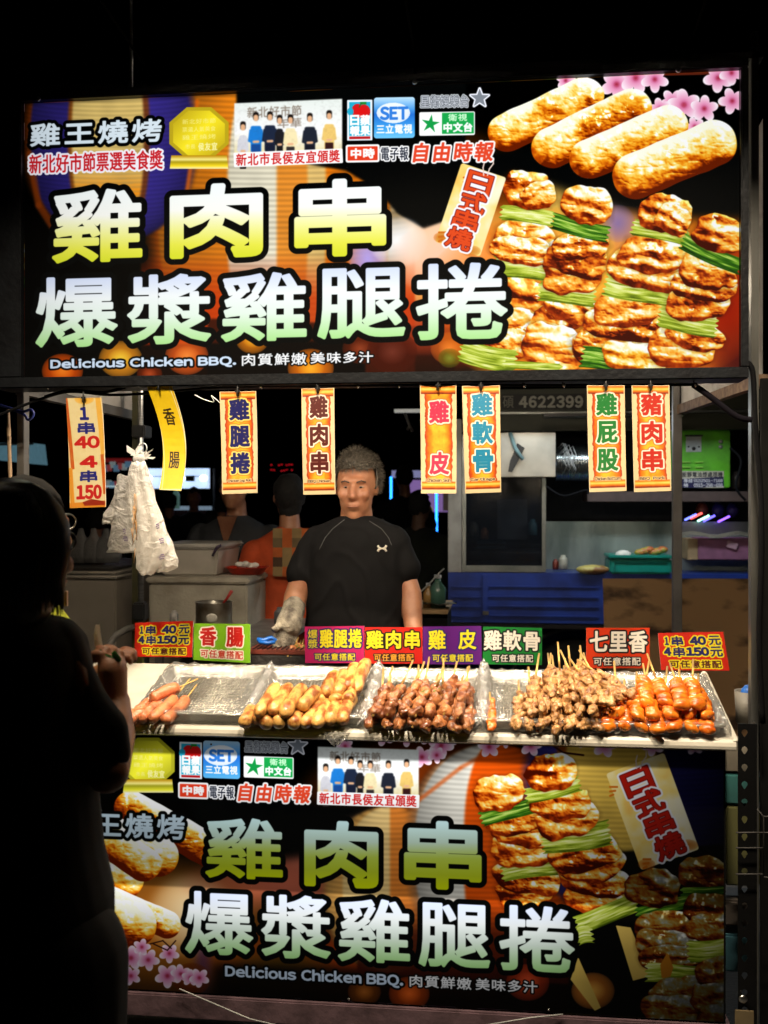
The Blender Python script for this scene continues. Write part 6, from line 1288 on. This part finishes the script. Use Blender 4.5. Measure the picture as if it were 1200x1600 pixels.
# green smoke filter
gm = thing('filter_machine', 'bright green machine box with a gauge and a label on the truck shelf', 'machine', at(1095, 765, YK + .1)); gr = mat('green_enamel', (.13, .55, .02), .4)
bm = NB(); pbox(bm, 1048, 672, 1141, 762, YK + .1, .35, .006); bmo('cabinet', bm, gr, gm)
bm = NB(); pbox(bm, 1072, 682, 1096, 706, YK + .092, .0075, .002); pl = bmo('gauge_plate', bm, mat('gauge_plate', (.55, .6, .6), .4), gm)
bm = NB(); pbox(bm, 1070, 679, 1099, 682, YK + .085, .014, .003); bmo('cover_bar', bm, mat('chassis'), pl)
for x in (1076, 1084, 1092): bm = NB(); ell(bm, at(x, 698 + (3 if x == 1084 else 0), YK + .09), .012 if x == 1084 else .006, .006, .012 if x == 1084 else .006, sub=2); bmo('knob', bm, mat('tape'), pl, True)
for y in (690, 698): bm = NB(); ell(bm, at(1126, y, YK + .095), .013, .012, .013, sub=2); bmo('switch', bm, mat('switch_grey', (.3, .3, .3), .3), gm, True)
for x in (1066, 1086):
    for y in (722, 730): bm = NB(); pbox(bm, x, y - 1, x + 13, y + 1, YK + .085, .0145, .002); bmo('vent_louver', bm, mat('light_green', (.3, .7, .08), .4), gm)
A = Art([(0, 0), (84, 0), (84, 27), (0, 27)], 380, 122, (.82, .8, .72)); A.box(0, 11.5, 84, 27, (.06, .06, .3)); A.text('高效能靜電油煙處理機', [(1, 1.5), (82, 1.5), (82, 10), (1, 10)], (.06, .06, .1), wt=.15)
A.text('專線', [(20, 12.5), (34, 12.5), (34, 19), (20, 19)], W1, wt=.1); A.text('(02)2501-7168', [(36, 12.5), (82, 12.5), (82, 18.5), (36, 18.5)], W1, wt=.15); A.text('0915-298-698', [(36, 20), (82, 20), (82, 26), (36, 26)], W1, wt=.15); A.text('機', [(20, 20), (27, 20), (27, 26), (20, 26)], W1, wt=.1)
link('label_sheet', slab([at(1049, 736, YK + .095), at(1131, 736, YK + .095), at(1131, 762, YK + .095), at(1049, 762, YK + .095)], .003, gr, print_mat('machine_label', A.image('machine_label'), .5)), None, gm)
# purple box, bag, coloured lights
pb = thing('storage_box', 'purple pink box on the truck below the coloured lights', 'box', at(1133, 877, YK + .1))
bm = NB(); pbox(bm, 1091, 841, 1178, 875, YK + .1, .3, .006); bmo('box_body', bm, mat('purple_card', (.3, .12, .22), .6), pb); bm = NB(); pbox(bm, 1075, 842, 1091, 875, YK + .11, .28, .004); bmo('side_flap', bm, mat('cardboard', (.4, .28, .15), .8), pb)
bm = NB(); obox(bm, at(1144, 852, YK + .09), (.07, .01, .045), Matrix.Rotation(.3, 3, 'Y'), .008); bmo('sticker', bm, mat('pink_print2', (.5, .3, .38), .5), pb)
bm = NB(); P0 = at(1065, 838, YK + .05); G = [[P0 + Vector((i * .055, j * .03, .012 * math.sin(i * 1.3) + .012 * j + .01 * math.sin(j * 2.))) for i in range(9)] for j in range(3)]; loft(bm, G, cap=False, closed=False); bmesh.ops.solidify(bm, geom=bm.faces[:], thickness=.008); sel('folded_paper', bm, mat('old_paper', (.35, .32, .25), .8), 'folded grey papers lying on top of the purple box', 'papers', smooth=True)
for k, (x, y, c_, lab) in enumerate(((1079, 808, (.15, .2, 1), 'slanted blue light strip at the left'), (1088, 806, (1, .1, .08), 'short red light strip beside the blue one'), (1099, 810, (.4, 1, .7), 'pale green light strip in the middle'), (1108, 810, (.15, .12, 1), 'long blue light strip in the middle'), (1131, 811, (.25, .1, 1), 'violet blue light strip at the right'))):
    bm = NB(); c = at(x, y, YK + .3); d = Vector((.035, 0, .018)); tube(bm, [c - d, c + d], .007, 6); sel('light_strip', bm, mat('glow_%d' % k, c_, em=c_, es=3), 'small ' + lab + ' under the truck shelf', 'light', 'coloured light strips', True)
for k, (x, c_) in enumerate(((1097, (.25, .06, .02)), (1122, (.05, .04, .2)), (1145, (.06, .04, .2)))):
    bm = NB(); ell(bm, at(x, 797, YK + .5), .04, .04, .05, sub=3); sel('hanging_pouch', bm, mat('pouch_%d' % k, c_, .5), ('reddish', 'dark blue', 'dark violet')[k] + ' pouch hanging under the truck shelf', 'pouch', smooth=True)
# plywood board
bm = NB(); pts = [at(942, 904, 5.6), at(1176, 904, 5.6), at(1176, 1240, 5.45), at(952, 1240, 5.45)]; me = slab(pts, .02, mat('plywood', (.4, .23, .1), .7, c2=(.05, .025, .01), scale=3.2, stretch=(1, 1, 2.2), thr=(.5, .62)), mat('plywood')); bm.free()
o = link('plywood_board', me); tag(o, 'stained brown plywood board leaning against the truck at the right', 'board')
me.transform(Matrix.Translation(-at(1059, 1240, 5.45))); o.location = at(1059, 1240, 5.45)
# ---------------------------------------------------------------- left: freezer, cooler box, tub, tray, pot
fr = thing('chest_freezer', 'grey chest freezer at the left, behind the customer in black', 'freezer', (at(120, 900, 4.7).x, 4.7, 0)); fg = mat('freezer_grey', (.3, .26, .21), .5, c2=(.22, .19, .15), scale=3)
fx = at(181, 900, 4.7); bm = NB(); box(bm, fx.x - .95, 4.7, .05, fx.x, 5.6, at(181, 905, 4.7).z, .01); bmo('cabinet', bm, fg, fr)
for k, (a, b) in enumerate(((893, 897), (899, 904))): bm = NB(); box(bm, fx.x - .96, 4.68 + .005 * k, at(181, b, 4.7).z, fx.x + .01, 5.61, at(181, a, 4.7).z, .006); bmo('lid', bm, mat('lid_grey', (.42, .38, .32), .4), fr)
bm = NB(); box(bm, fx.x - .94, 4.71, at(181, 893, 4.7).z + .002, fx.x - .02, 5.58, at(181, 888, 4.7).z, .006); bmo('glass_top', bm, mat('dark_glass2', (.05, .045, .04), .2), fr)
for k, x in enumerate((126, 146, 166)):
    bm = NB(); c = at(x, 853, 5.0); rs = []
    for j, w in enumerate((.012, .02, .05, .07, .075, .06)): rs.append([c + Vector((math.cos(a) * w * (1 + .12 * math.sin(3 * a + k)), math.sin(a) * w * .7, .09 - j * .035)) for a in [2 * math.pi * q / 14 for q in range(14)]])
    loft(bm, rs); sel('carrier_bag', bm, bagmat('dim_bag', .5, (.4, .38, .35)), 'translucent carrier bag standing on the freezer, ' + ('nearest the customer', 'the middle one', 'nearest the hanging bag bundle')[k], 'plastic bag', 'carrier bags on the freezer', True)
cb_ = thing('cooler_box', 'grey stained foam cooler box behind the pot', 'cooler', at(310, 975, 4.6)); fo = mat('dirty_foam', (.42, .38, .3), .8, c2=(.2, .17, .12), scale=5, thr=(.45, .75), bump=.3)
a, b = at(232, 975, 4.6), at(386, 975, 4.6); zt_ = at(300, 912, 4.6).z
bm = NB(); box(bm, a.x, 4.6, a.z - .3, b.x, 5.15, zt_, .01); bmo('box_body', bm, fo, cb_); bm = NB(); box(bm, a.x - .012, 4.588, zt_ + .001, b.x + .012, 5.162, zt_ + .03, .008); bmo('lid', bm, mat('foam_lid', (.5, .45, .36), .75, c2=(.3, .26, .2), scale=6), cb_)
tz = zt_ + .032
tb_ = thing('storage_tub', 'translucent white storage tub with lid on the cooler box', 'tub', (at(295, 900, 4.62).x, 4.65, tz)); tm = mat('milky_plastic', (.55, .5, .43), .35, c2=(.42, .38, .32), scale=4)
a, b = at(246, 905, 4.64), at(341, 905, 4.64); ztop = at(290, 858, 4.64).z
bm = NB(); loft(bm, [[Vector((x, y, z)) for x, y in ((a.x + i, 4.64 + i), (b.x - i, 4.64 + i), (b.x - i, 5.05 - i), (a.x + i, 5.05 - i))] for z, i in ((tz, .018), (ztop, 0))]); bmesh.ops.bevel(bm, geom=bm.edges[:], offset=.008, segments=2, affect='EDGES'); bmo('tub_body', bm, tm, tb_)
bm = NB(); box(bm, a.x - .012, 4.628, ztop + .001, b.x + .014, 5.06, ztop + .025, .008); bmo('lid', bm, mat('tub_lid', (.48, .45, .4), .4), tb_)
bm = NB(); tube(bm, [Vector((b.x + .02, 4.62, ztop + .02)), Vector((b.x + .002, 4.612, ztop + .012)), Vector((b.x - .02, 4.615, ztop - .03))], .007, 6); bmo('clasp', bm, mat('dark_clasp', (.05, .03, .06), .4), tb_, True)
rt = at(372, 908, 4.63); bm = NB(); c = Vector((rt.x, 4.8, tz)); loft(bm, [[c + Vector((math.copysign(abs(math.cos(q)) ** .5, math.cos(q)) * w, math.copysign(abs(math.sin(q)) ** .5, math.sin(q)) * w * .8, z)) for q in [2 * math.pi * k / 28 for k in range(28)]] for w, z in ((.07, 0), (.095, .035), (.103, .036), (.09, .03), (.068, .006))]); sel('red_tray', bm, mat('red_plastic', (.5, .03, .01), .35), 'red plastic tray beside the storage tub on the cooler box', 'tray', smooth=True)
bm = NB(); 
for k in range(7): ell(bm, c + Vector((rr.uniform(-.04, .04), rr.uniform(-.04, .03), .035 + rr.uniform(0, .015))), .022, .02, .014, sub=2)
noisy(bm, .01, 45, 3); sel('crumpled_tissue', bm, mat('tissue'), 'crumpled white tissues heaped in the red tray', 'tissue', smooth=True)
# pot with ladle
pc = at(326, 975, 4.2); pt = thing('sauce_pot', 'small steel pot with a red handled spoon in front of the cooler box', 'pot', pc); bm = NB()
r_ = .078; zt2 = at(326, 944, 4.2).z
loft(bm, [[Vector((pc.x, 4.28, 0)) + Vector((math.cos(q) * w, math.sin(q) * w, z)) for q in [2 * math.pi * k / 32 for k in range(32)]] for w, z in ((r_ * .94, pc.z - .06), (r_, pc.z - .04), (r_, zt2), (r_ + .004, zt2 + .003), (r_ - .003, zt2), (r_ - .004, zt2 - .03))], cap=True); bmo('pot_body', bm, mat('pot_steel', (.45, .42, .36), .3, .9, c2=(.2, .15, .1), scale=9), pt, True)
bm = NB(); ell(bm, (pc.x + .012, 4.28 - r_, pc.z + .025), .026, .003, .02, sub=2); bmo('round_label', bm, mat('silver_label', (.6, .56, .48), .4), pt, True)
bm = NB(); tube(bm, [Vector((pc.x + .03, 4.27, zt2 - .02)), Vector((pc.x + .062, 4.26, zt2 + .018)), Vector((pc.x + .086, 4.25, zt2 + .052))], [.004, .006, .008], 8); bmo('spoon_handle', bm, mat('red_handle', (.45, .03, .02), .35), pt, True)
sh = at(326, 1010, 4.1); tbv = thing('back_table', 'low grey table behind the counter carrying the sauce pot', 'table', (-.8, 4.2, 0)); zt3 = pc.z - .062
bm = NB(); box(bm, at(250, 900, 4.2).x, 4.1, zt3 - .03, at(440, 900, 4.2).x, 5.2, zt3, .004); bmo('table_top', bm, mat('table_grey', (.3, .28, .25), .5, .3), tbv)
for x in (at(256, 900, 4.2).x, at(430, 900, 4.2).x):
    for y in (4.13, 5.15): bm = NB(); box(bm, x - .015, y, 0, x + .015, y + .03, zt3 - .031); bmo('leg', bm, mat('grey_steel'), tbv)
# grill with tongs in front of the vendor
gl = thing('charcoal_grill', 'black charcoal grill with a dark red rim between the counter and the vendor', 'grill', (at(520, 900, 3.6).x, 3.6, .6)); gz = at(430, 1010, 3.58).z
a, b = at(392, 1010, 3.56), at(700, 1010, 3.56)
bm = NB(); box(bm, a.x, 3.5, gz - .16, b.x, 3.66, gz - .02, .004); bmo('grill_box', bm, mat('sooty', (.018, .015, .014), .7, bump=.5, bscale=60), gl)
bm = NB(); box(bm, a.x, 3.502, gz - .019, b.x, 3.66, gz - .002, .003); bmo('grill_rim', bm, mat('oxide_red', (.14, .025, .015), .5, c2=(.05, .015, .01), scale=20), gl)
for x in (a.x + .05, b.x - .05): bm = NB(); box(bm, x - .015, 3.56, 0, x + .015, 3.6, gz - .161); bmo('leg', bm, BLK(), gl)
bm = NB()
for k in range(40): x = a.x + .02 + (b.x - a.x - .04) * k / 39; tube(bm, [(x, 3.51, gz), (x, 3.65, gz)], .0022, 5)
bmo('grill_bars', bm, BLK(), gl)['kind'] = 'stuff'
bm = NB(); tube(bm, [at(402, 999, 3.54), at(412, 1001, 3.54), at(424, 996, 3.55), at(432, 1001, 3.55)], [.008, .009, .007, .006], 8); tube(bm, [at(404, 1003, 3.53), at(418, 1005, 3.53), at(430, 1003, 3.54)], [.006, .008, .006], 8); sel('blue_tongs', bm, mat('blue_grip', (.01, .12, .5), .35), 'tongs with a blue grip lying on the grill beside the glove', 'tongs', smooth=True)
rr = random.Random(8)
for k in range(4): skewer('chk', at(452 + k * 5, 1022 + k * 2, 3.52), at(462 + k * 6, 1008 + k, 3.6), .02, .03, rr, 'browned chicken skewer on the grill next to the glove, ' + ORD[k] + ' from the left', 'skewers on the grill', .8)
# hose
bm = NB(); tube(bm, [at(x, y, 3.9) for x, y in ((165, 1030), (170, 1008), (182, 992), (200, 982), (222, 978))], .014, 8); sel('grey_hose', bm, mat('hose', (.3, .28, .25), .5), 'grey hose arching up behind the red price card at the left', 'hose', smooth=True)
# bench behind the vendor's right arm
bn = thing('side_bench', 'low wooden bench with bottles behind the right arm of the vendor', 'bench', (at(675, 900, 4.9).x, 4.9, 0)); bz = at(675, 953, 4.9).z
bm = NB(); box(bm, at(640, 900, 4.9).x, 4.9, bz - .02, at(700, 900, 4.9).x, 5.4, bz, .003); bmo('bench_top', bm, mat('worn_wood', (.35, .22, .1), .6), bn)
bm = NB(); box(bm, at(642, 900, 4.9).x, 4.95, bz - .3, at(698, 900, 4.9).x, 5.35, bz - .021, .003); bmo('bench_body', bm, mat('black_plate'), bn)
def bottle(px, Y, r_, h, m, lab, capm):
    t = thing('bottle', lab, 'bottle', (at(px, 900, Y).x, Y, bz + .001)); c = Vector(t.location); bm = NB(); loft(bm, [[c + Vector((math.cos(q) * w, math.sin(q) * w, z)) for q in [2 * math.pi * k / 18 for k in range(18)]] for w, z in ((r_, 0), (r_, h * .6), (r_ * .4, h * .8), (r_ * .38, h * .9))]); bmo('bottle_body', bm, m, t, True)
    bm = NB(); loft(bm, [[c + Vector((math.cos(q) * w, math.sin(q) * w, z)) for q in [2 * math.pi * k / 14 for k in range(14)]] for w, z in ((r_ * .45, h * .9), (r_ * .45, h))]); bmo('cap', bm, capm, t)
bottle(684, 5.0, .04, .16, mat('green_bottle', (.05, .12, .09), .2), 'dull green bottle on the bench left of the truck', mat('white_plastic')); bottle(669, 5.0, .025, .12, mat('amber_bottle', (.3, .17, .05), .25), 'small amber bottle on the bench behind the vendor', mat('white_plastic'))
bm = NB(); P0 = at(660, 948, 4.92); G = [[P0 + Vector((i * .04, j * .05, .008 * math.sin(i * 2 + j * 1.4) + .012)) for i in range(5)] for j in range(4)]; loft(bm, G, cap=False, closed=False); bmesh.ops.solidify(bm, geom=bm.faces[:], thickness=.004); sel('crumpled_paper', bm, mat('old_paper'), 'crumpled grey paper on the bench in front of the bottles', 'paper', smooth=True)
cable('thin_wire', [at(x, y, 4.95) for x, y in ((655, 926), (668, 915), (680, 902), (694, 888))], .004, steel(), 'bright bent rod slanting above the bottles', 'rod', 5)

# clutter in and around the truck kitchen and the left side
rr = random.Random(31)
for k, (x, y, w, h, Y, c_, nm, lab) in enumerate(((740, 838, 16, 22, YK + .25, (.3, .3, .28), 'tin_can', 'pale can standing behind the truck window'), (757, 842, 12, 17, YK + .25, (.5, .2, .08), 'spice_jar', 'small brown jar behind the truck window'), (832, 836, 14, 24, YK + .25, (.1, .25, .3), 'water_jug', 'blue grey jug behind the truck window'),
    (880, 890, 14, 22, YK + .1, (.4, .38, .3), 'sauce_jar', 'pale jar on the truck bed left of the yellow packet'), (868, 890, 9, 16, YK + .12, (.25, .05, .03), 'chili_jar', 'small red jar on the truck bed beside the window frame'), (1030, 764, 16, 18, YK + .2, (.12, .14, .16), 'motor_box', 'dark motor box on the shelf left of the green machine'),
    (1150, 764, 12, 26, YK + .3, (.1, .08, .07), 'gas_can', 'dark can on the shelf right of the green machine'), (438, 975, 20, 26, 4.4, (.12, .12, .13), 'plastic_jug', 'dark jug on the low table left of the glove'), (272, 974, 14, 20, 4.3, (.35, .33, .3), 'steel_cup', 'dull cup beside the sauce pot'))):
    bm = NB(); c = at(x, y, Y); a = w / 2 / ppm(Y); b = h / ppm(Y); loft(bm, [[c + Vector((math.cos(q) * r_ * a, math.sin(q) * r_ * a, z * b)) for q in [2 * math.pi * j / 16 for j in range(16)]] for r_, z in ((.9, 0), (1, .06), (1, .7), (.8, .82), (.55, .86), (.55, 1))]); sel(nm, bm, mat(nm + '_paint', c_, .4, c2=tuple(v * .4 for v in c_), scale=18), lab, nm.split('_')[-1], smooth=True)
for k, (pts, lab) in enumerate((([(722, 676), (760, 700), (790, 690), (800, 676)], 'drooping cable under the truck roof left of the hood plate'), ([(853, 760), (880, 775), (915, 766), (918, 772)], 'dark hose sagging under the duct'), ([(1141, 700), (1158, 720), (1150, 760), (1165, 782)], 'cable running down from the green machine'))):
    cable('loose_cable', [at(x, y, YK - .08) for x, y in pts], .008, rub, lab)

# ---------------------------------------------------------------- far stalls of the night market
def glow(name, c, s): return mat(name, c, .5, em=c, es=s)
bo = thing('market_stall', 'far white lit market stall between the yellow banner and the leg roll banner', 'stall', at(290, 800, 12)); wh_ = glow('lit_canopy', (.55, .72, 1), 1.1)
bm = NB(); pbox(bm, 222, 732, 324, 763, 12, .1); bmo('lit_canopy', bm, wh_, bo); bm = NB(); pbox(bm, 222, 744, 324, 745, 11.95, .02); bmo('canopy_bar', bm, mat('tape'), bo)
bm = NB(); pbox(bm, 290, 743, 303, 752, 11.9, .04); bmo('hung_box', bm, mat('tape'), bo)
for x in (232, 283, 318): bm = NB(); ell(bm, at(x, 747, 11.9), .05, .03, .04, sub=2); bmo('bulb', bm, glow('white_bulb', (.9, .95, 1), 3), bo, True)
for x in (222, 333): bm = NB(); pbox(bm, x, 732, x + 2, 960, 12, .05); bmo('pole', bm, mat('grey_pole', (.12, .13, .15), .5), bo)
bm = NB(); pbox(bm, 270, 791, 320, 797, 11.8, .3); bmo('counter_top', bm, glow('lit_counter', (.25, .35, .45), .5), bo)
bm = NB(); pbox(bm, 240, 797, 345, 900, 11.9, .2); bmo('stall_front', bm, mat('dark_red_cloth', (.05, .01, .01), .9), bo)
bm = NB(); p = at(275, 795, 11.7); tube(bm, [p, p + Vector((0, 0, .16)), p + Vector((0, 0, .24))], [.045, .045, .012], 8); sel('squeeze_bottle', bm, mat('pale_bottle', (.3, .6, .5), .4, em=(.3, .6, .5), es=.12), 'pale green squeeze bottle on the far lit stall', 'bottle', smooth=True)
bs = thing('market_stall', 'far stall glowing purple with two blue neon tubes, right of the vendor', 'stall', at(660, 800, 13)); 
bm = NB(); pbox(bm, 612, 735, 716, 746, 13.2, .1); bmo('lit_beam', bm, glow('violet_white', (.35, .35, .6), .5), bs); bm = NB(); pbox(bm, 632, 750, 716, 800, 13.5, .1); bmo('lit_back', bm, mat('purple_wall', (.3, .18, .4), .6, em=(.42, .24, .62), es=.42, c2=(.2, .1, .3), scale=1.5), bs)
for x, y0, y1, Y in ((611, 745, 797, 12.6), (682, 762, 831, 12.2)):
    bm = NB(); tube(bm, [at(x, y0, Y), at(x, y1, Y)], .014, 6); bmo('neon_tube', bm, glow('blue_neon', (.02, .22, 1), 5), bs, True)
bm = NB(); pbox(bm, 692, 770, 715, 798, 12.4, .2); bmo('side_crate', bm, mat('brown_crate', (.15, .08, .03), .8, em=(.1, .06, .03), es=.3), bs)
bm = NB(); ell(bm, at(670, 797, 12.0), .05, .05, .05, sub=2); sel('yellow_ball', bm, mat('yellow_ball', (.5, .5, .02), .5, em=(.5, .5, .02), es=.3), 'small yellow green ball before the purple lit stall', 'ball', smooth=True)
bm = NB(); rr = random.Random(5)
t = thing('led_sign', 'tiny red LED lettering glowing in the dark above the orange shirt', 'sign', at(440, 730, 16))
for y in (726, 735):
    for k in range(9):
        if rr.random() < .75: bm = NB(); c = at(424 + k * 4, y + rr.uniform(-1, 1), 16); obox(bm, c, (.025, .01, .02)); bmo('led_dot', bm, glow('red_led', (.7, .01, .02), .5), t)
t = thing('market_stall', 'far cluttered lit stall left of the hanging bags', 'stall', at(180, 780, 14))
for k in range(14):
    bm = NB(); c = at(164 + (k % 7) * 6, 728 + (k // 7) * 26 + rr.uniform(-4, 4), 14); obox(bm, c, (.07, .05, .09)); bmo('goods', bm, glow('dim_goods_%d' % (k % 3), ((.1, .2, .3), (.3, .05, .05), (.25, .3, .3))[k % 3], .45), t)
bm = NB(); pbox(bm, 164, 759, 205, 761, 13.9, .03); bmo('glow_band', bm, glow('glow_band', (.4, .55, .6), .8), t)
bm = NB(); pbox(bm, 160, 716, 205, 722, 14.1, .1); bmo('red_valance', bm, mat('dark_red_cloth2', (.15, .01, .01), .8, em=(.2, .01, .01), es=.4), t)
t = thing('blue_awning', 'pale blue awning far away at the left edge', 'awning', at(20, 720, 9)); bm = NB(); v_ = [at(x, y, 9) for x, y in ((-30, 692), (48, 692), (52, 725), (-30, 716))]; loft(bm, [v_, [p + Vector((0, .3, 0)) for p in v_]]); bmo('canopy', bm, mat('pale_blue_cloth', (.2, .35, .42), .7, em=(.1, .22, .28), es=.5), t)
bm = NB(); p0, p1 = at(-30, 695, 8.9), at(52, 693, 8.9); tube(bm, [p0, p1], .012, 5); bmo('edge_pole', bm, mat('grey_pole'), t)
t = thing('tube_light', 'white tube light fixture above the purple stall, left of the chicken skin banner', 'lamp', at(640, 641, 7)); bm = NB(); pbox(bm, 616, 639, 657, 644, 7.0, .05); bmo('fixture', bm, mat('fixture_white', (.6, .6, .58), .4, em=(.5, .5, .45), es=.5), t)
bm = NB(); tube(bm, [at(632, 645, 7), at(636, 655, 7), at(640, 665, 7), at(645, 674, 7)], .01, 5); tube(bm, [at(641, 664, 7), at(636, 672, 7)], .01, 5); bmo('hanging_clip', bm, mat('grey_steel'), t, True)

# ---------------------------------------------------------------- right: perforated steel angle, wire basket, cup
an = thing('slotted_angle', 'black slotted steel angle post with keyhole slots, right of the counter', 'post', (at(1165, 1500, 2.9).x, 2.9, 0))
bm = NB(); YA = 2.9; xa, xb = at(1153, 1350, YA).x, at(1181, 1350, YA).x; cxm = (xa + xb) / 2 - .006; zz0, zz1 = 0.02, at(1165, 1131, YA).z; st = .0475; n = int((zz1 - zz0) / st)
for k in range(n):
    z0_, z1_ = zz1 - (k + 1) * st, zz1 - k * st; cz = (z0_ + z1_) / 2; o4 = [Vector((xa, YA, z0_)), Vector((xb, YA, z0_)), Vector((xb, YA, z1_)), Vector((xa, YA, z1_))]
    o8 = []
    for q in range(4): o8 += [o4[q], (o4[q] + o4[(q + 1) % 4]) / 2]
    i8 = [Vector((cxm + .0085 * (math.cos(q) if math.sin(q) > -.1 else .55 * math.cos(q)), YA, cz + (.009 if math.sin(q) > -.1 else .013) * math.sin(q))) for q in [math.radians(225 + 45 * j) for j in range(8)]]
    vo = [bm.verts.new(v) for v in o8]; vi = [bm.verts.new(v) for v in i8]
    for q in range(8): bm.faces.new((vo[q], vo[(q + 1) % 8], vi[(q + 1) % 8], vi[q]))
bmesh.ops.remove_doubles(bm, verts=bm.verts, dist=.0001); bmesh.ops.solidify(bm, geom=bm.faces[:], thickness=.002); bmo('slotted_face', bm, BLK(), an)
bm = NB(); box(bm, xb + .0005, YA, zz0, xb + .003, YA + .04, zz1); bmo('side_flange', bm, BLK(), an)
bm = NB(); obox(bm, at(1163, 1590, 2.885), (.05, .004, .04), None, .001); bmo('tan_plate', bm, mat('tan_plate', (.2, .15, .08), .6), an); bm = NB(); ell(bm, at(1161, 1561, 2.89), .012, .006, .012, sub=2); bmo('bolt', bm, steel(), an, True)
dp = [(1132, 1153, 1164, 1208, (.28, .25, .2), 'beige panel'), (1132, 1153, 1210, 1258, (.05, .2, .2), 'teal crate'), (1133, 1153, 1260, 1385, (.13, .13, .05), 'olive plastic strip'), (1131, 1152, 1408, 1448, (.2, .17, .15), 'pale grey carton'), (1131, 1152, 1462, 1520, (.05, .15, .2), 'blue crate')]
for a, b, c_, d_, col, nm in dp:
    bm = NB(); pbox(bm, a, c_, b + 35, d_, 3.15, .12, .006); sel(nm.split(' ')[-1] if nm.split(' ')[-1] != 'panel' else 'side_board', bm, mat(nm.replace(' ', '_'), col, .6, c2=tuple(v * .5 for v in col), scale=6), nm + ' seen between the lower sign and the slotted post', nm.split(' ')[-1])
bk = thing('wire_basket', 'white wire basket hanging right of the slotted post near the ground', 'basket', at(1180, 1370, 2.88)); wm = mat('white_wire', (.045, .042, .042), .7)
for pts in ([(1150, 1301), (1192, 1301)], [(1150, 1325), (1192, 1325)], [(1150, 1366), (1193, 1366)], [(1183, 1264), (1193, 1276), (1193, 1370)], [(1210, 1301), (1192, 1301)], [(1193, 1370), (1215, 1375)], [(1193, 1276), (1220, 1276)]):
    bm = NB(); tube(bm, [at(x, y, 2.88) for x, y in pts], .0022, 5); bmo('wire', bm, wm, bk, True)
bm = NB(); c = at(1171, 1128, 3.3); c.z = PL(0, .2).z - .02; loft(bm, [[Vector((c.x + math.cos(q) * w, 3.3 + math.sin(q) * w, z)) for q in [2 * math.pi * k / 24 for k in range(24)]] for w, z in ((.04, c.z - .06), (.045, c.z + .04), (.041, c.z + .038), (.037, c.z - .05))]); sel('grey_cup', bm, mat('cup_grey', (.16, .15, .13), .5), 'grey plastic cup at the right end of the counter, beside the post', 'cup', smooth=True)
bm = NB(); ell(bm, (c.x, 3.3, c.z + .03), .028, .028, .03, sub=2); sel('blue_cap', bm, mat('blue_grip'), 'blue object standing in the grey cup', 'small_cap', smooth=True)  # a blue cap resting in the cup
area('added_truck_lamp', at(960, 654, YK - .42), (R(-10), 0, 0), 1.6, .15, 14, (.85, .95, 1))  # added lamp to brighten the hood plate and fascia lettering
tl = thing('added_work_lamp', 'added lamp under the front edge of the truck kitchen roof', 'lamp', at(960, 650, YK - .4)); bm = NB(); pbox(bm, 850, 645, 1070, 650, YK - .4, .1); bmo('added_lamp_housing', bm, mat('tape'), tl)  # this housing is part of the added lamp
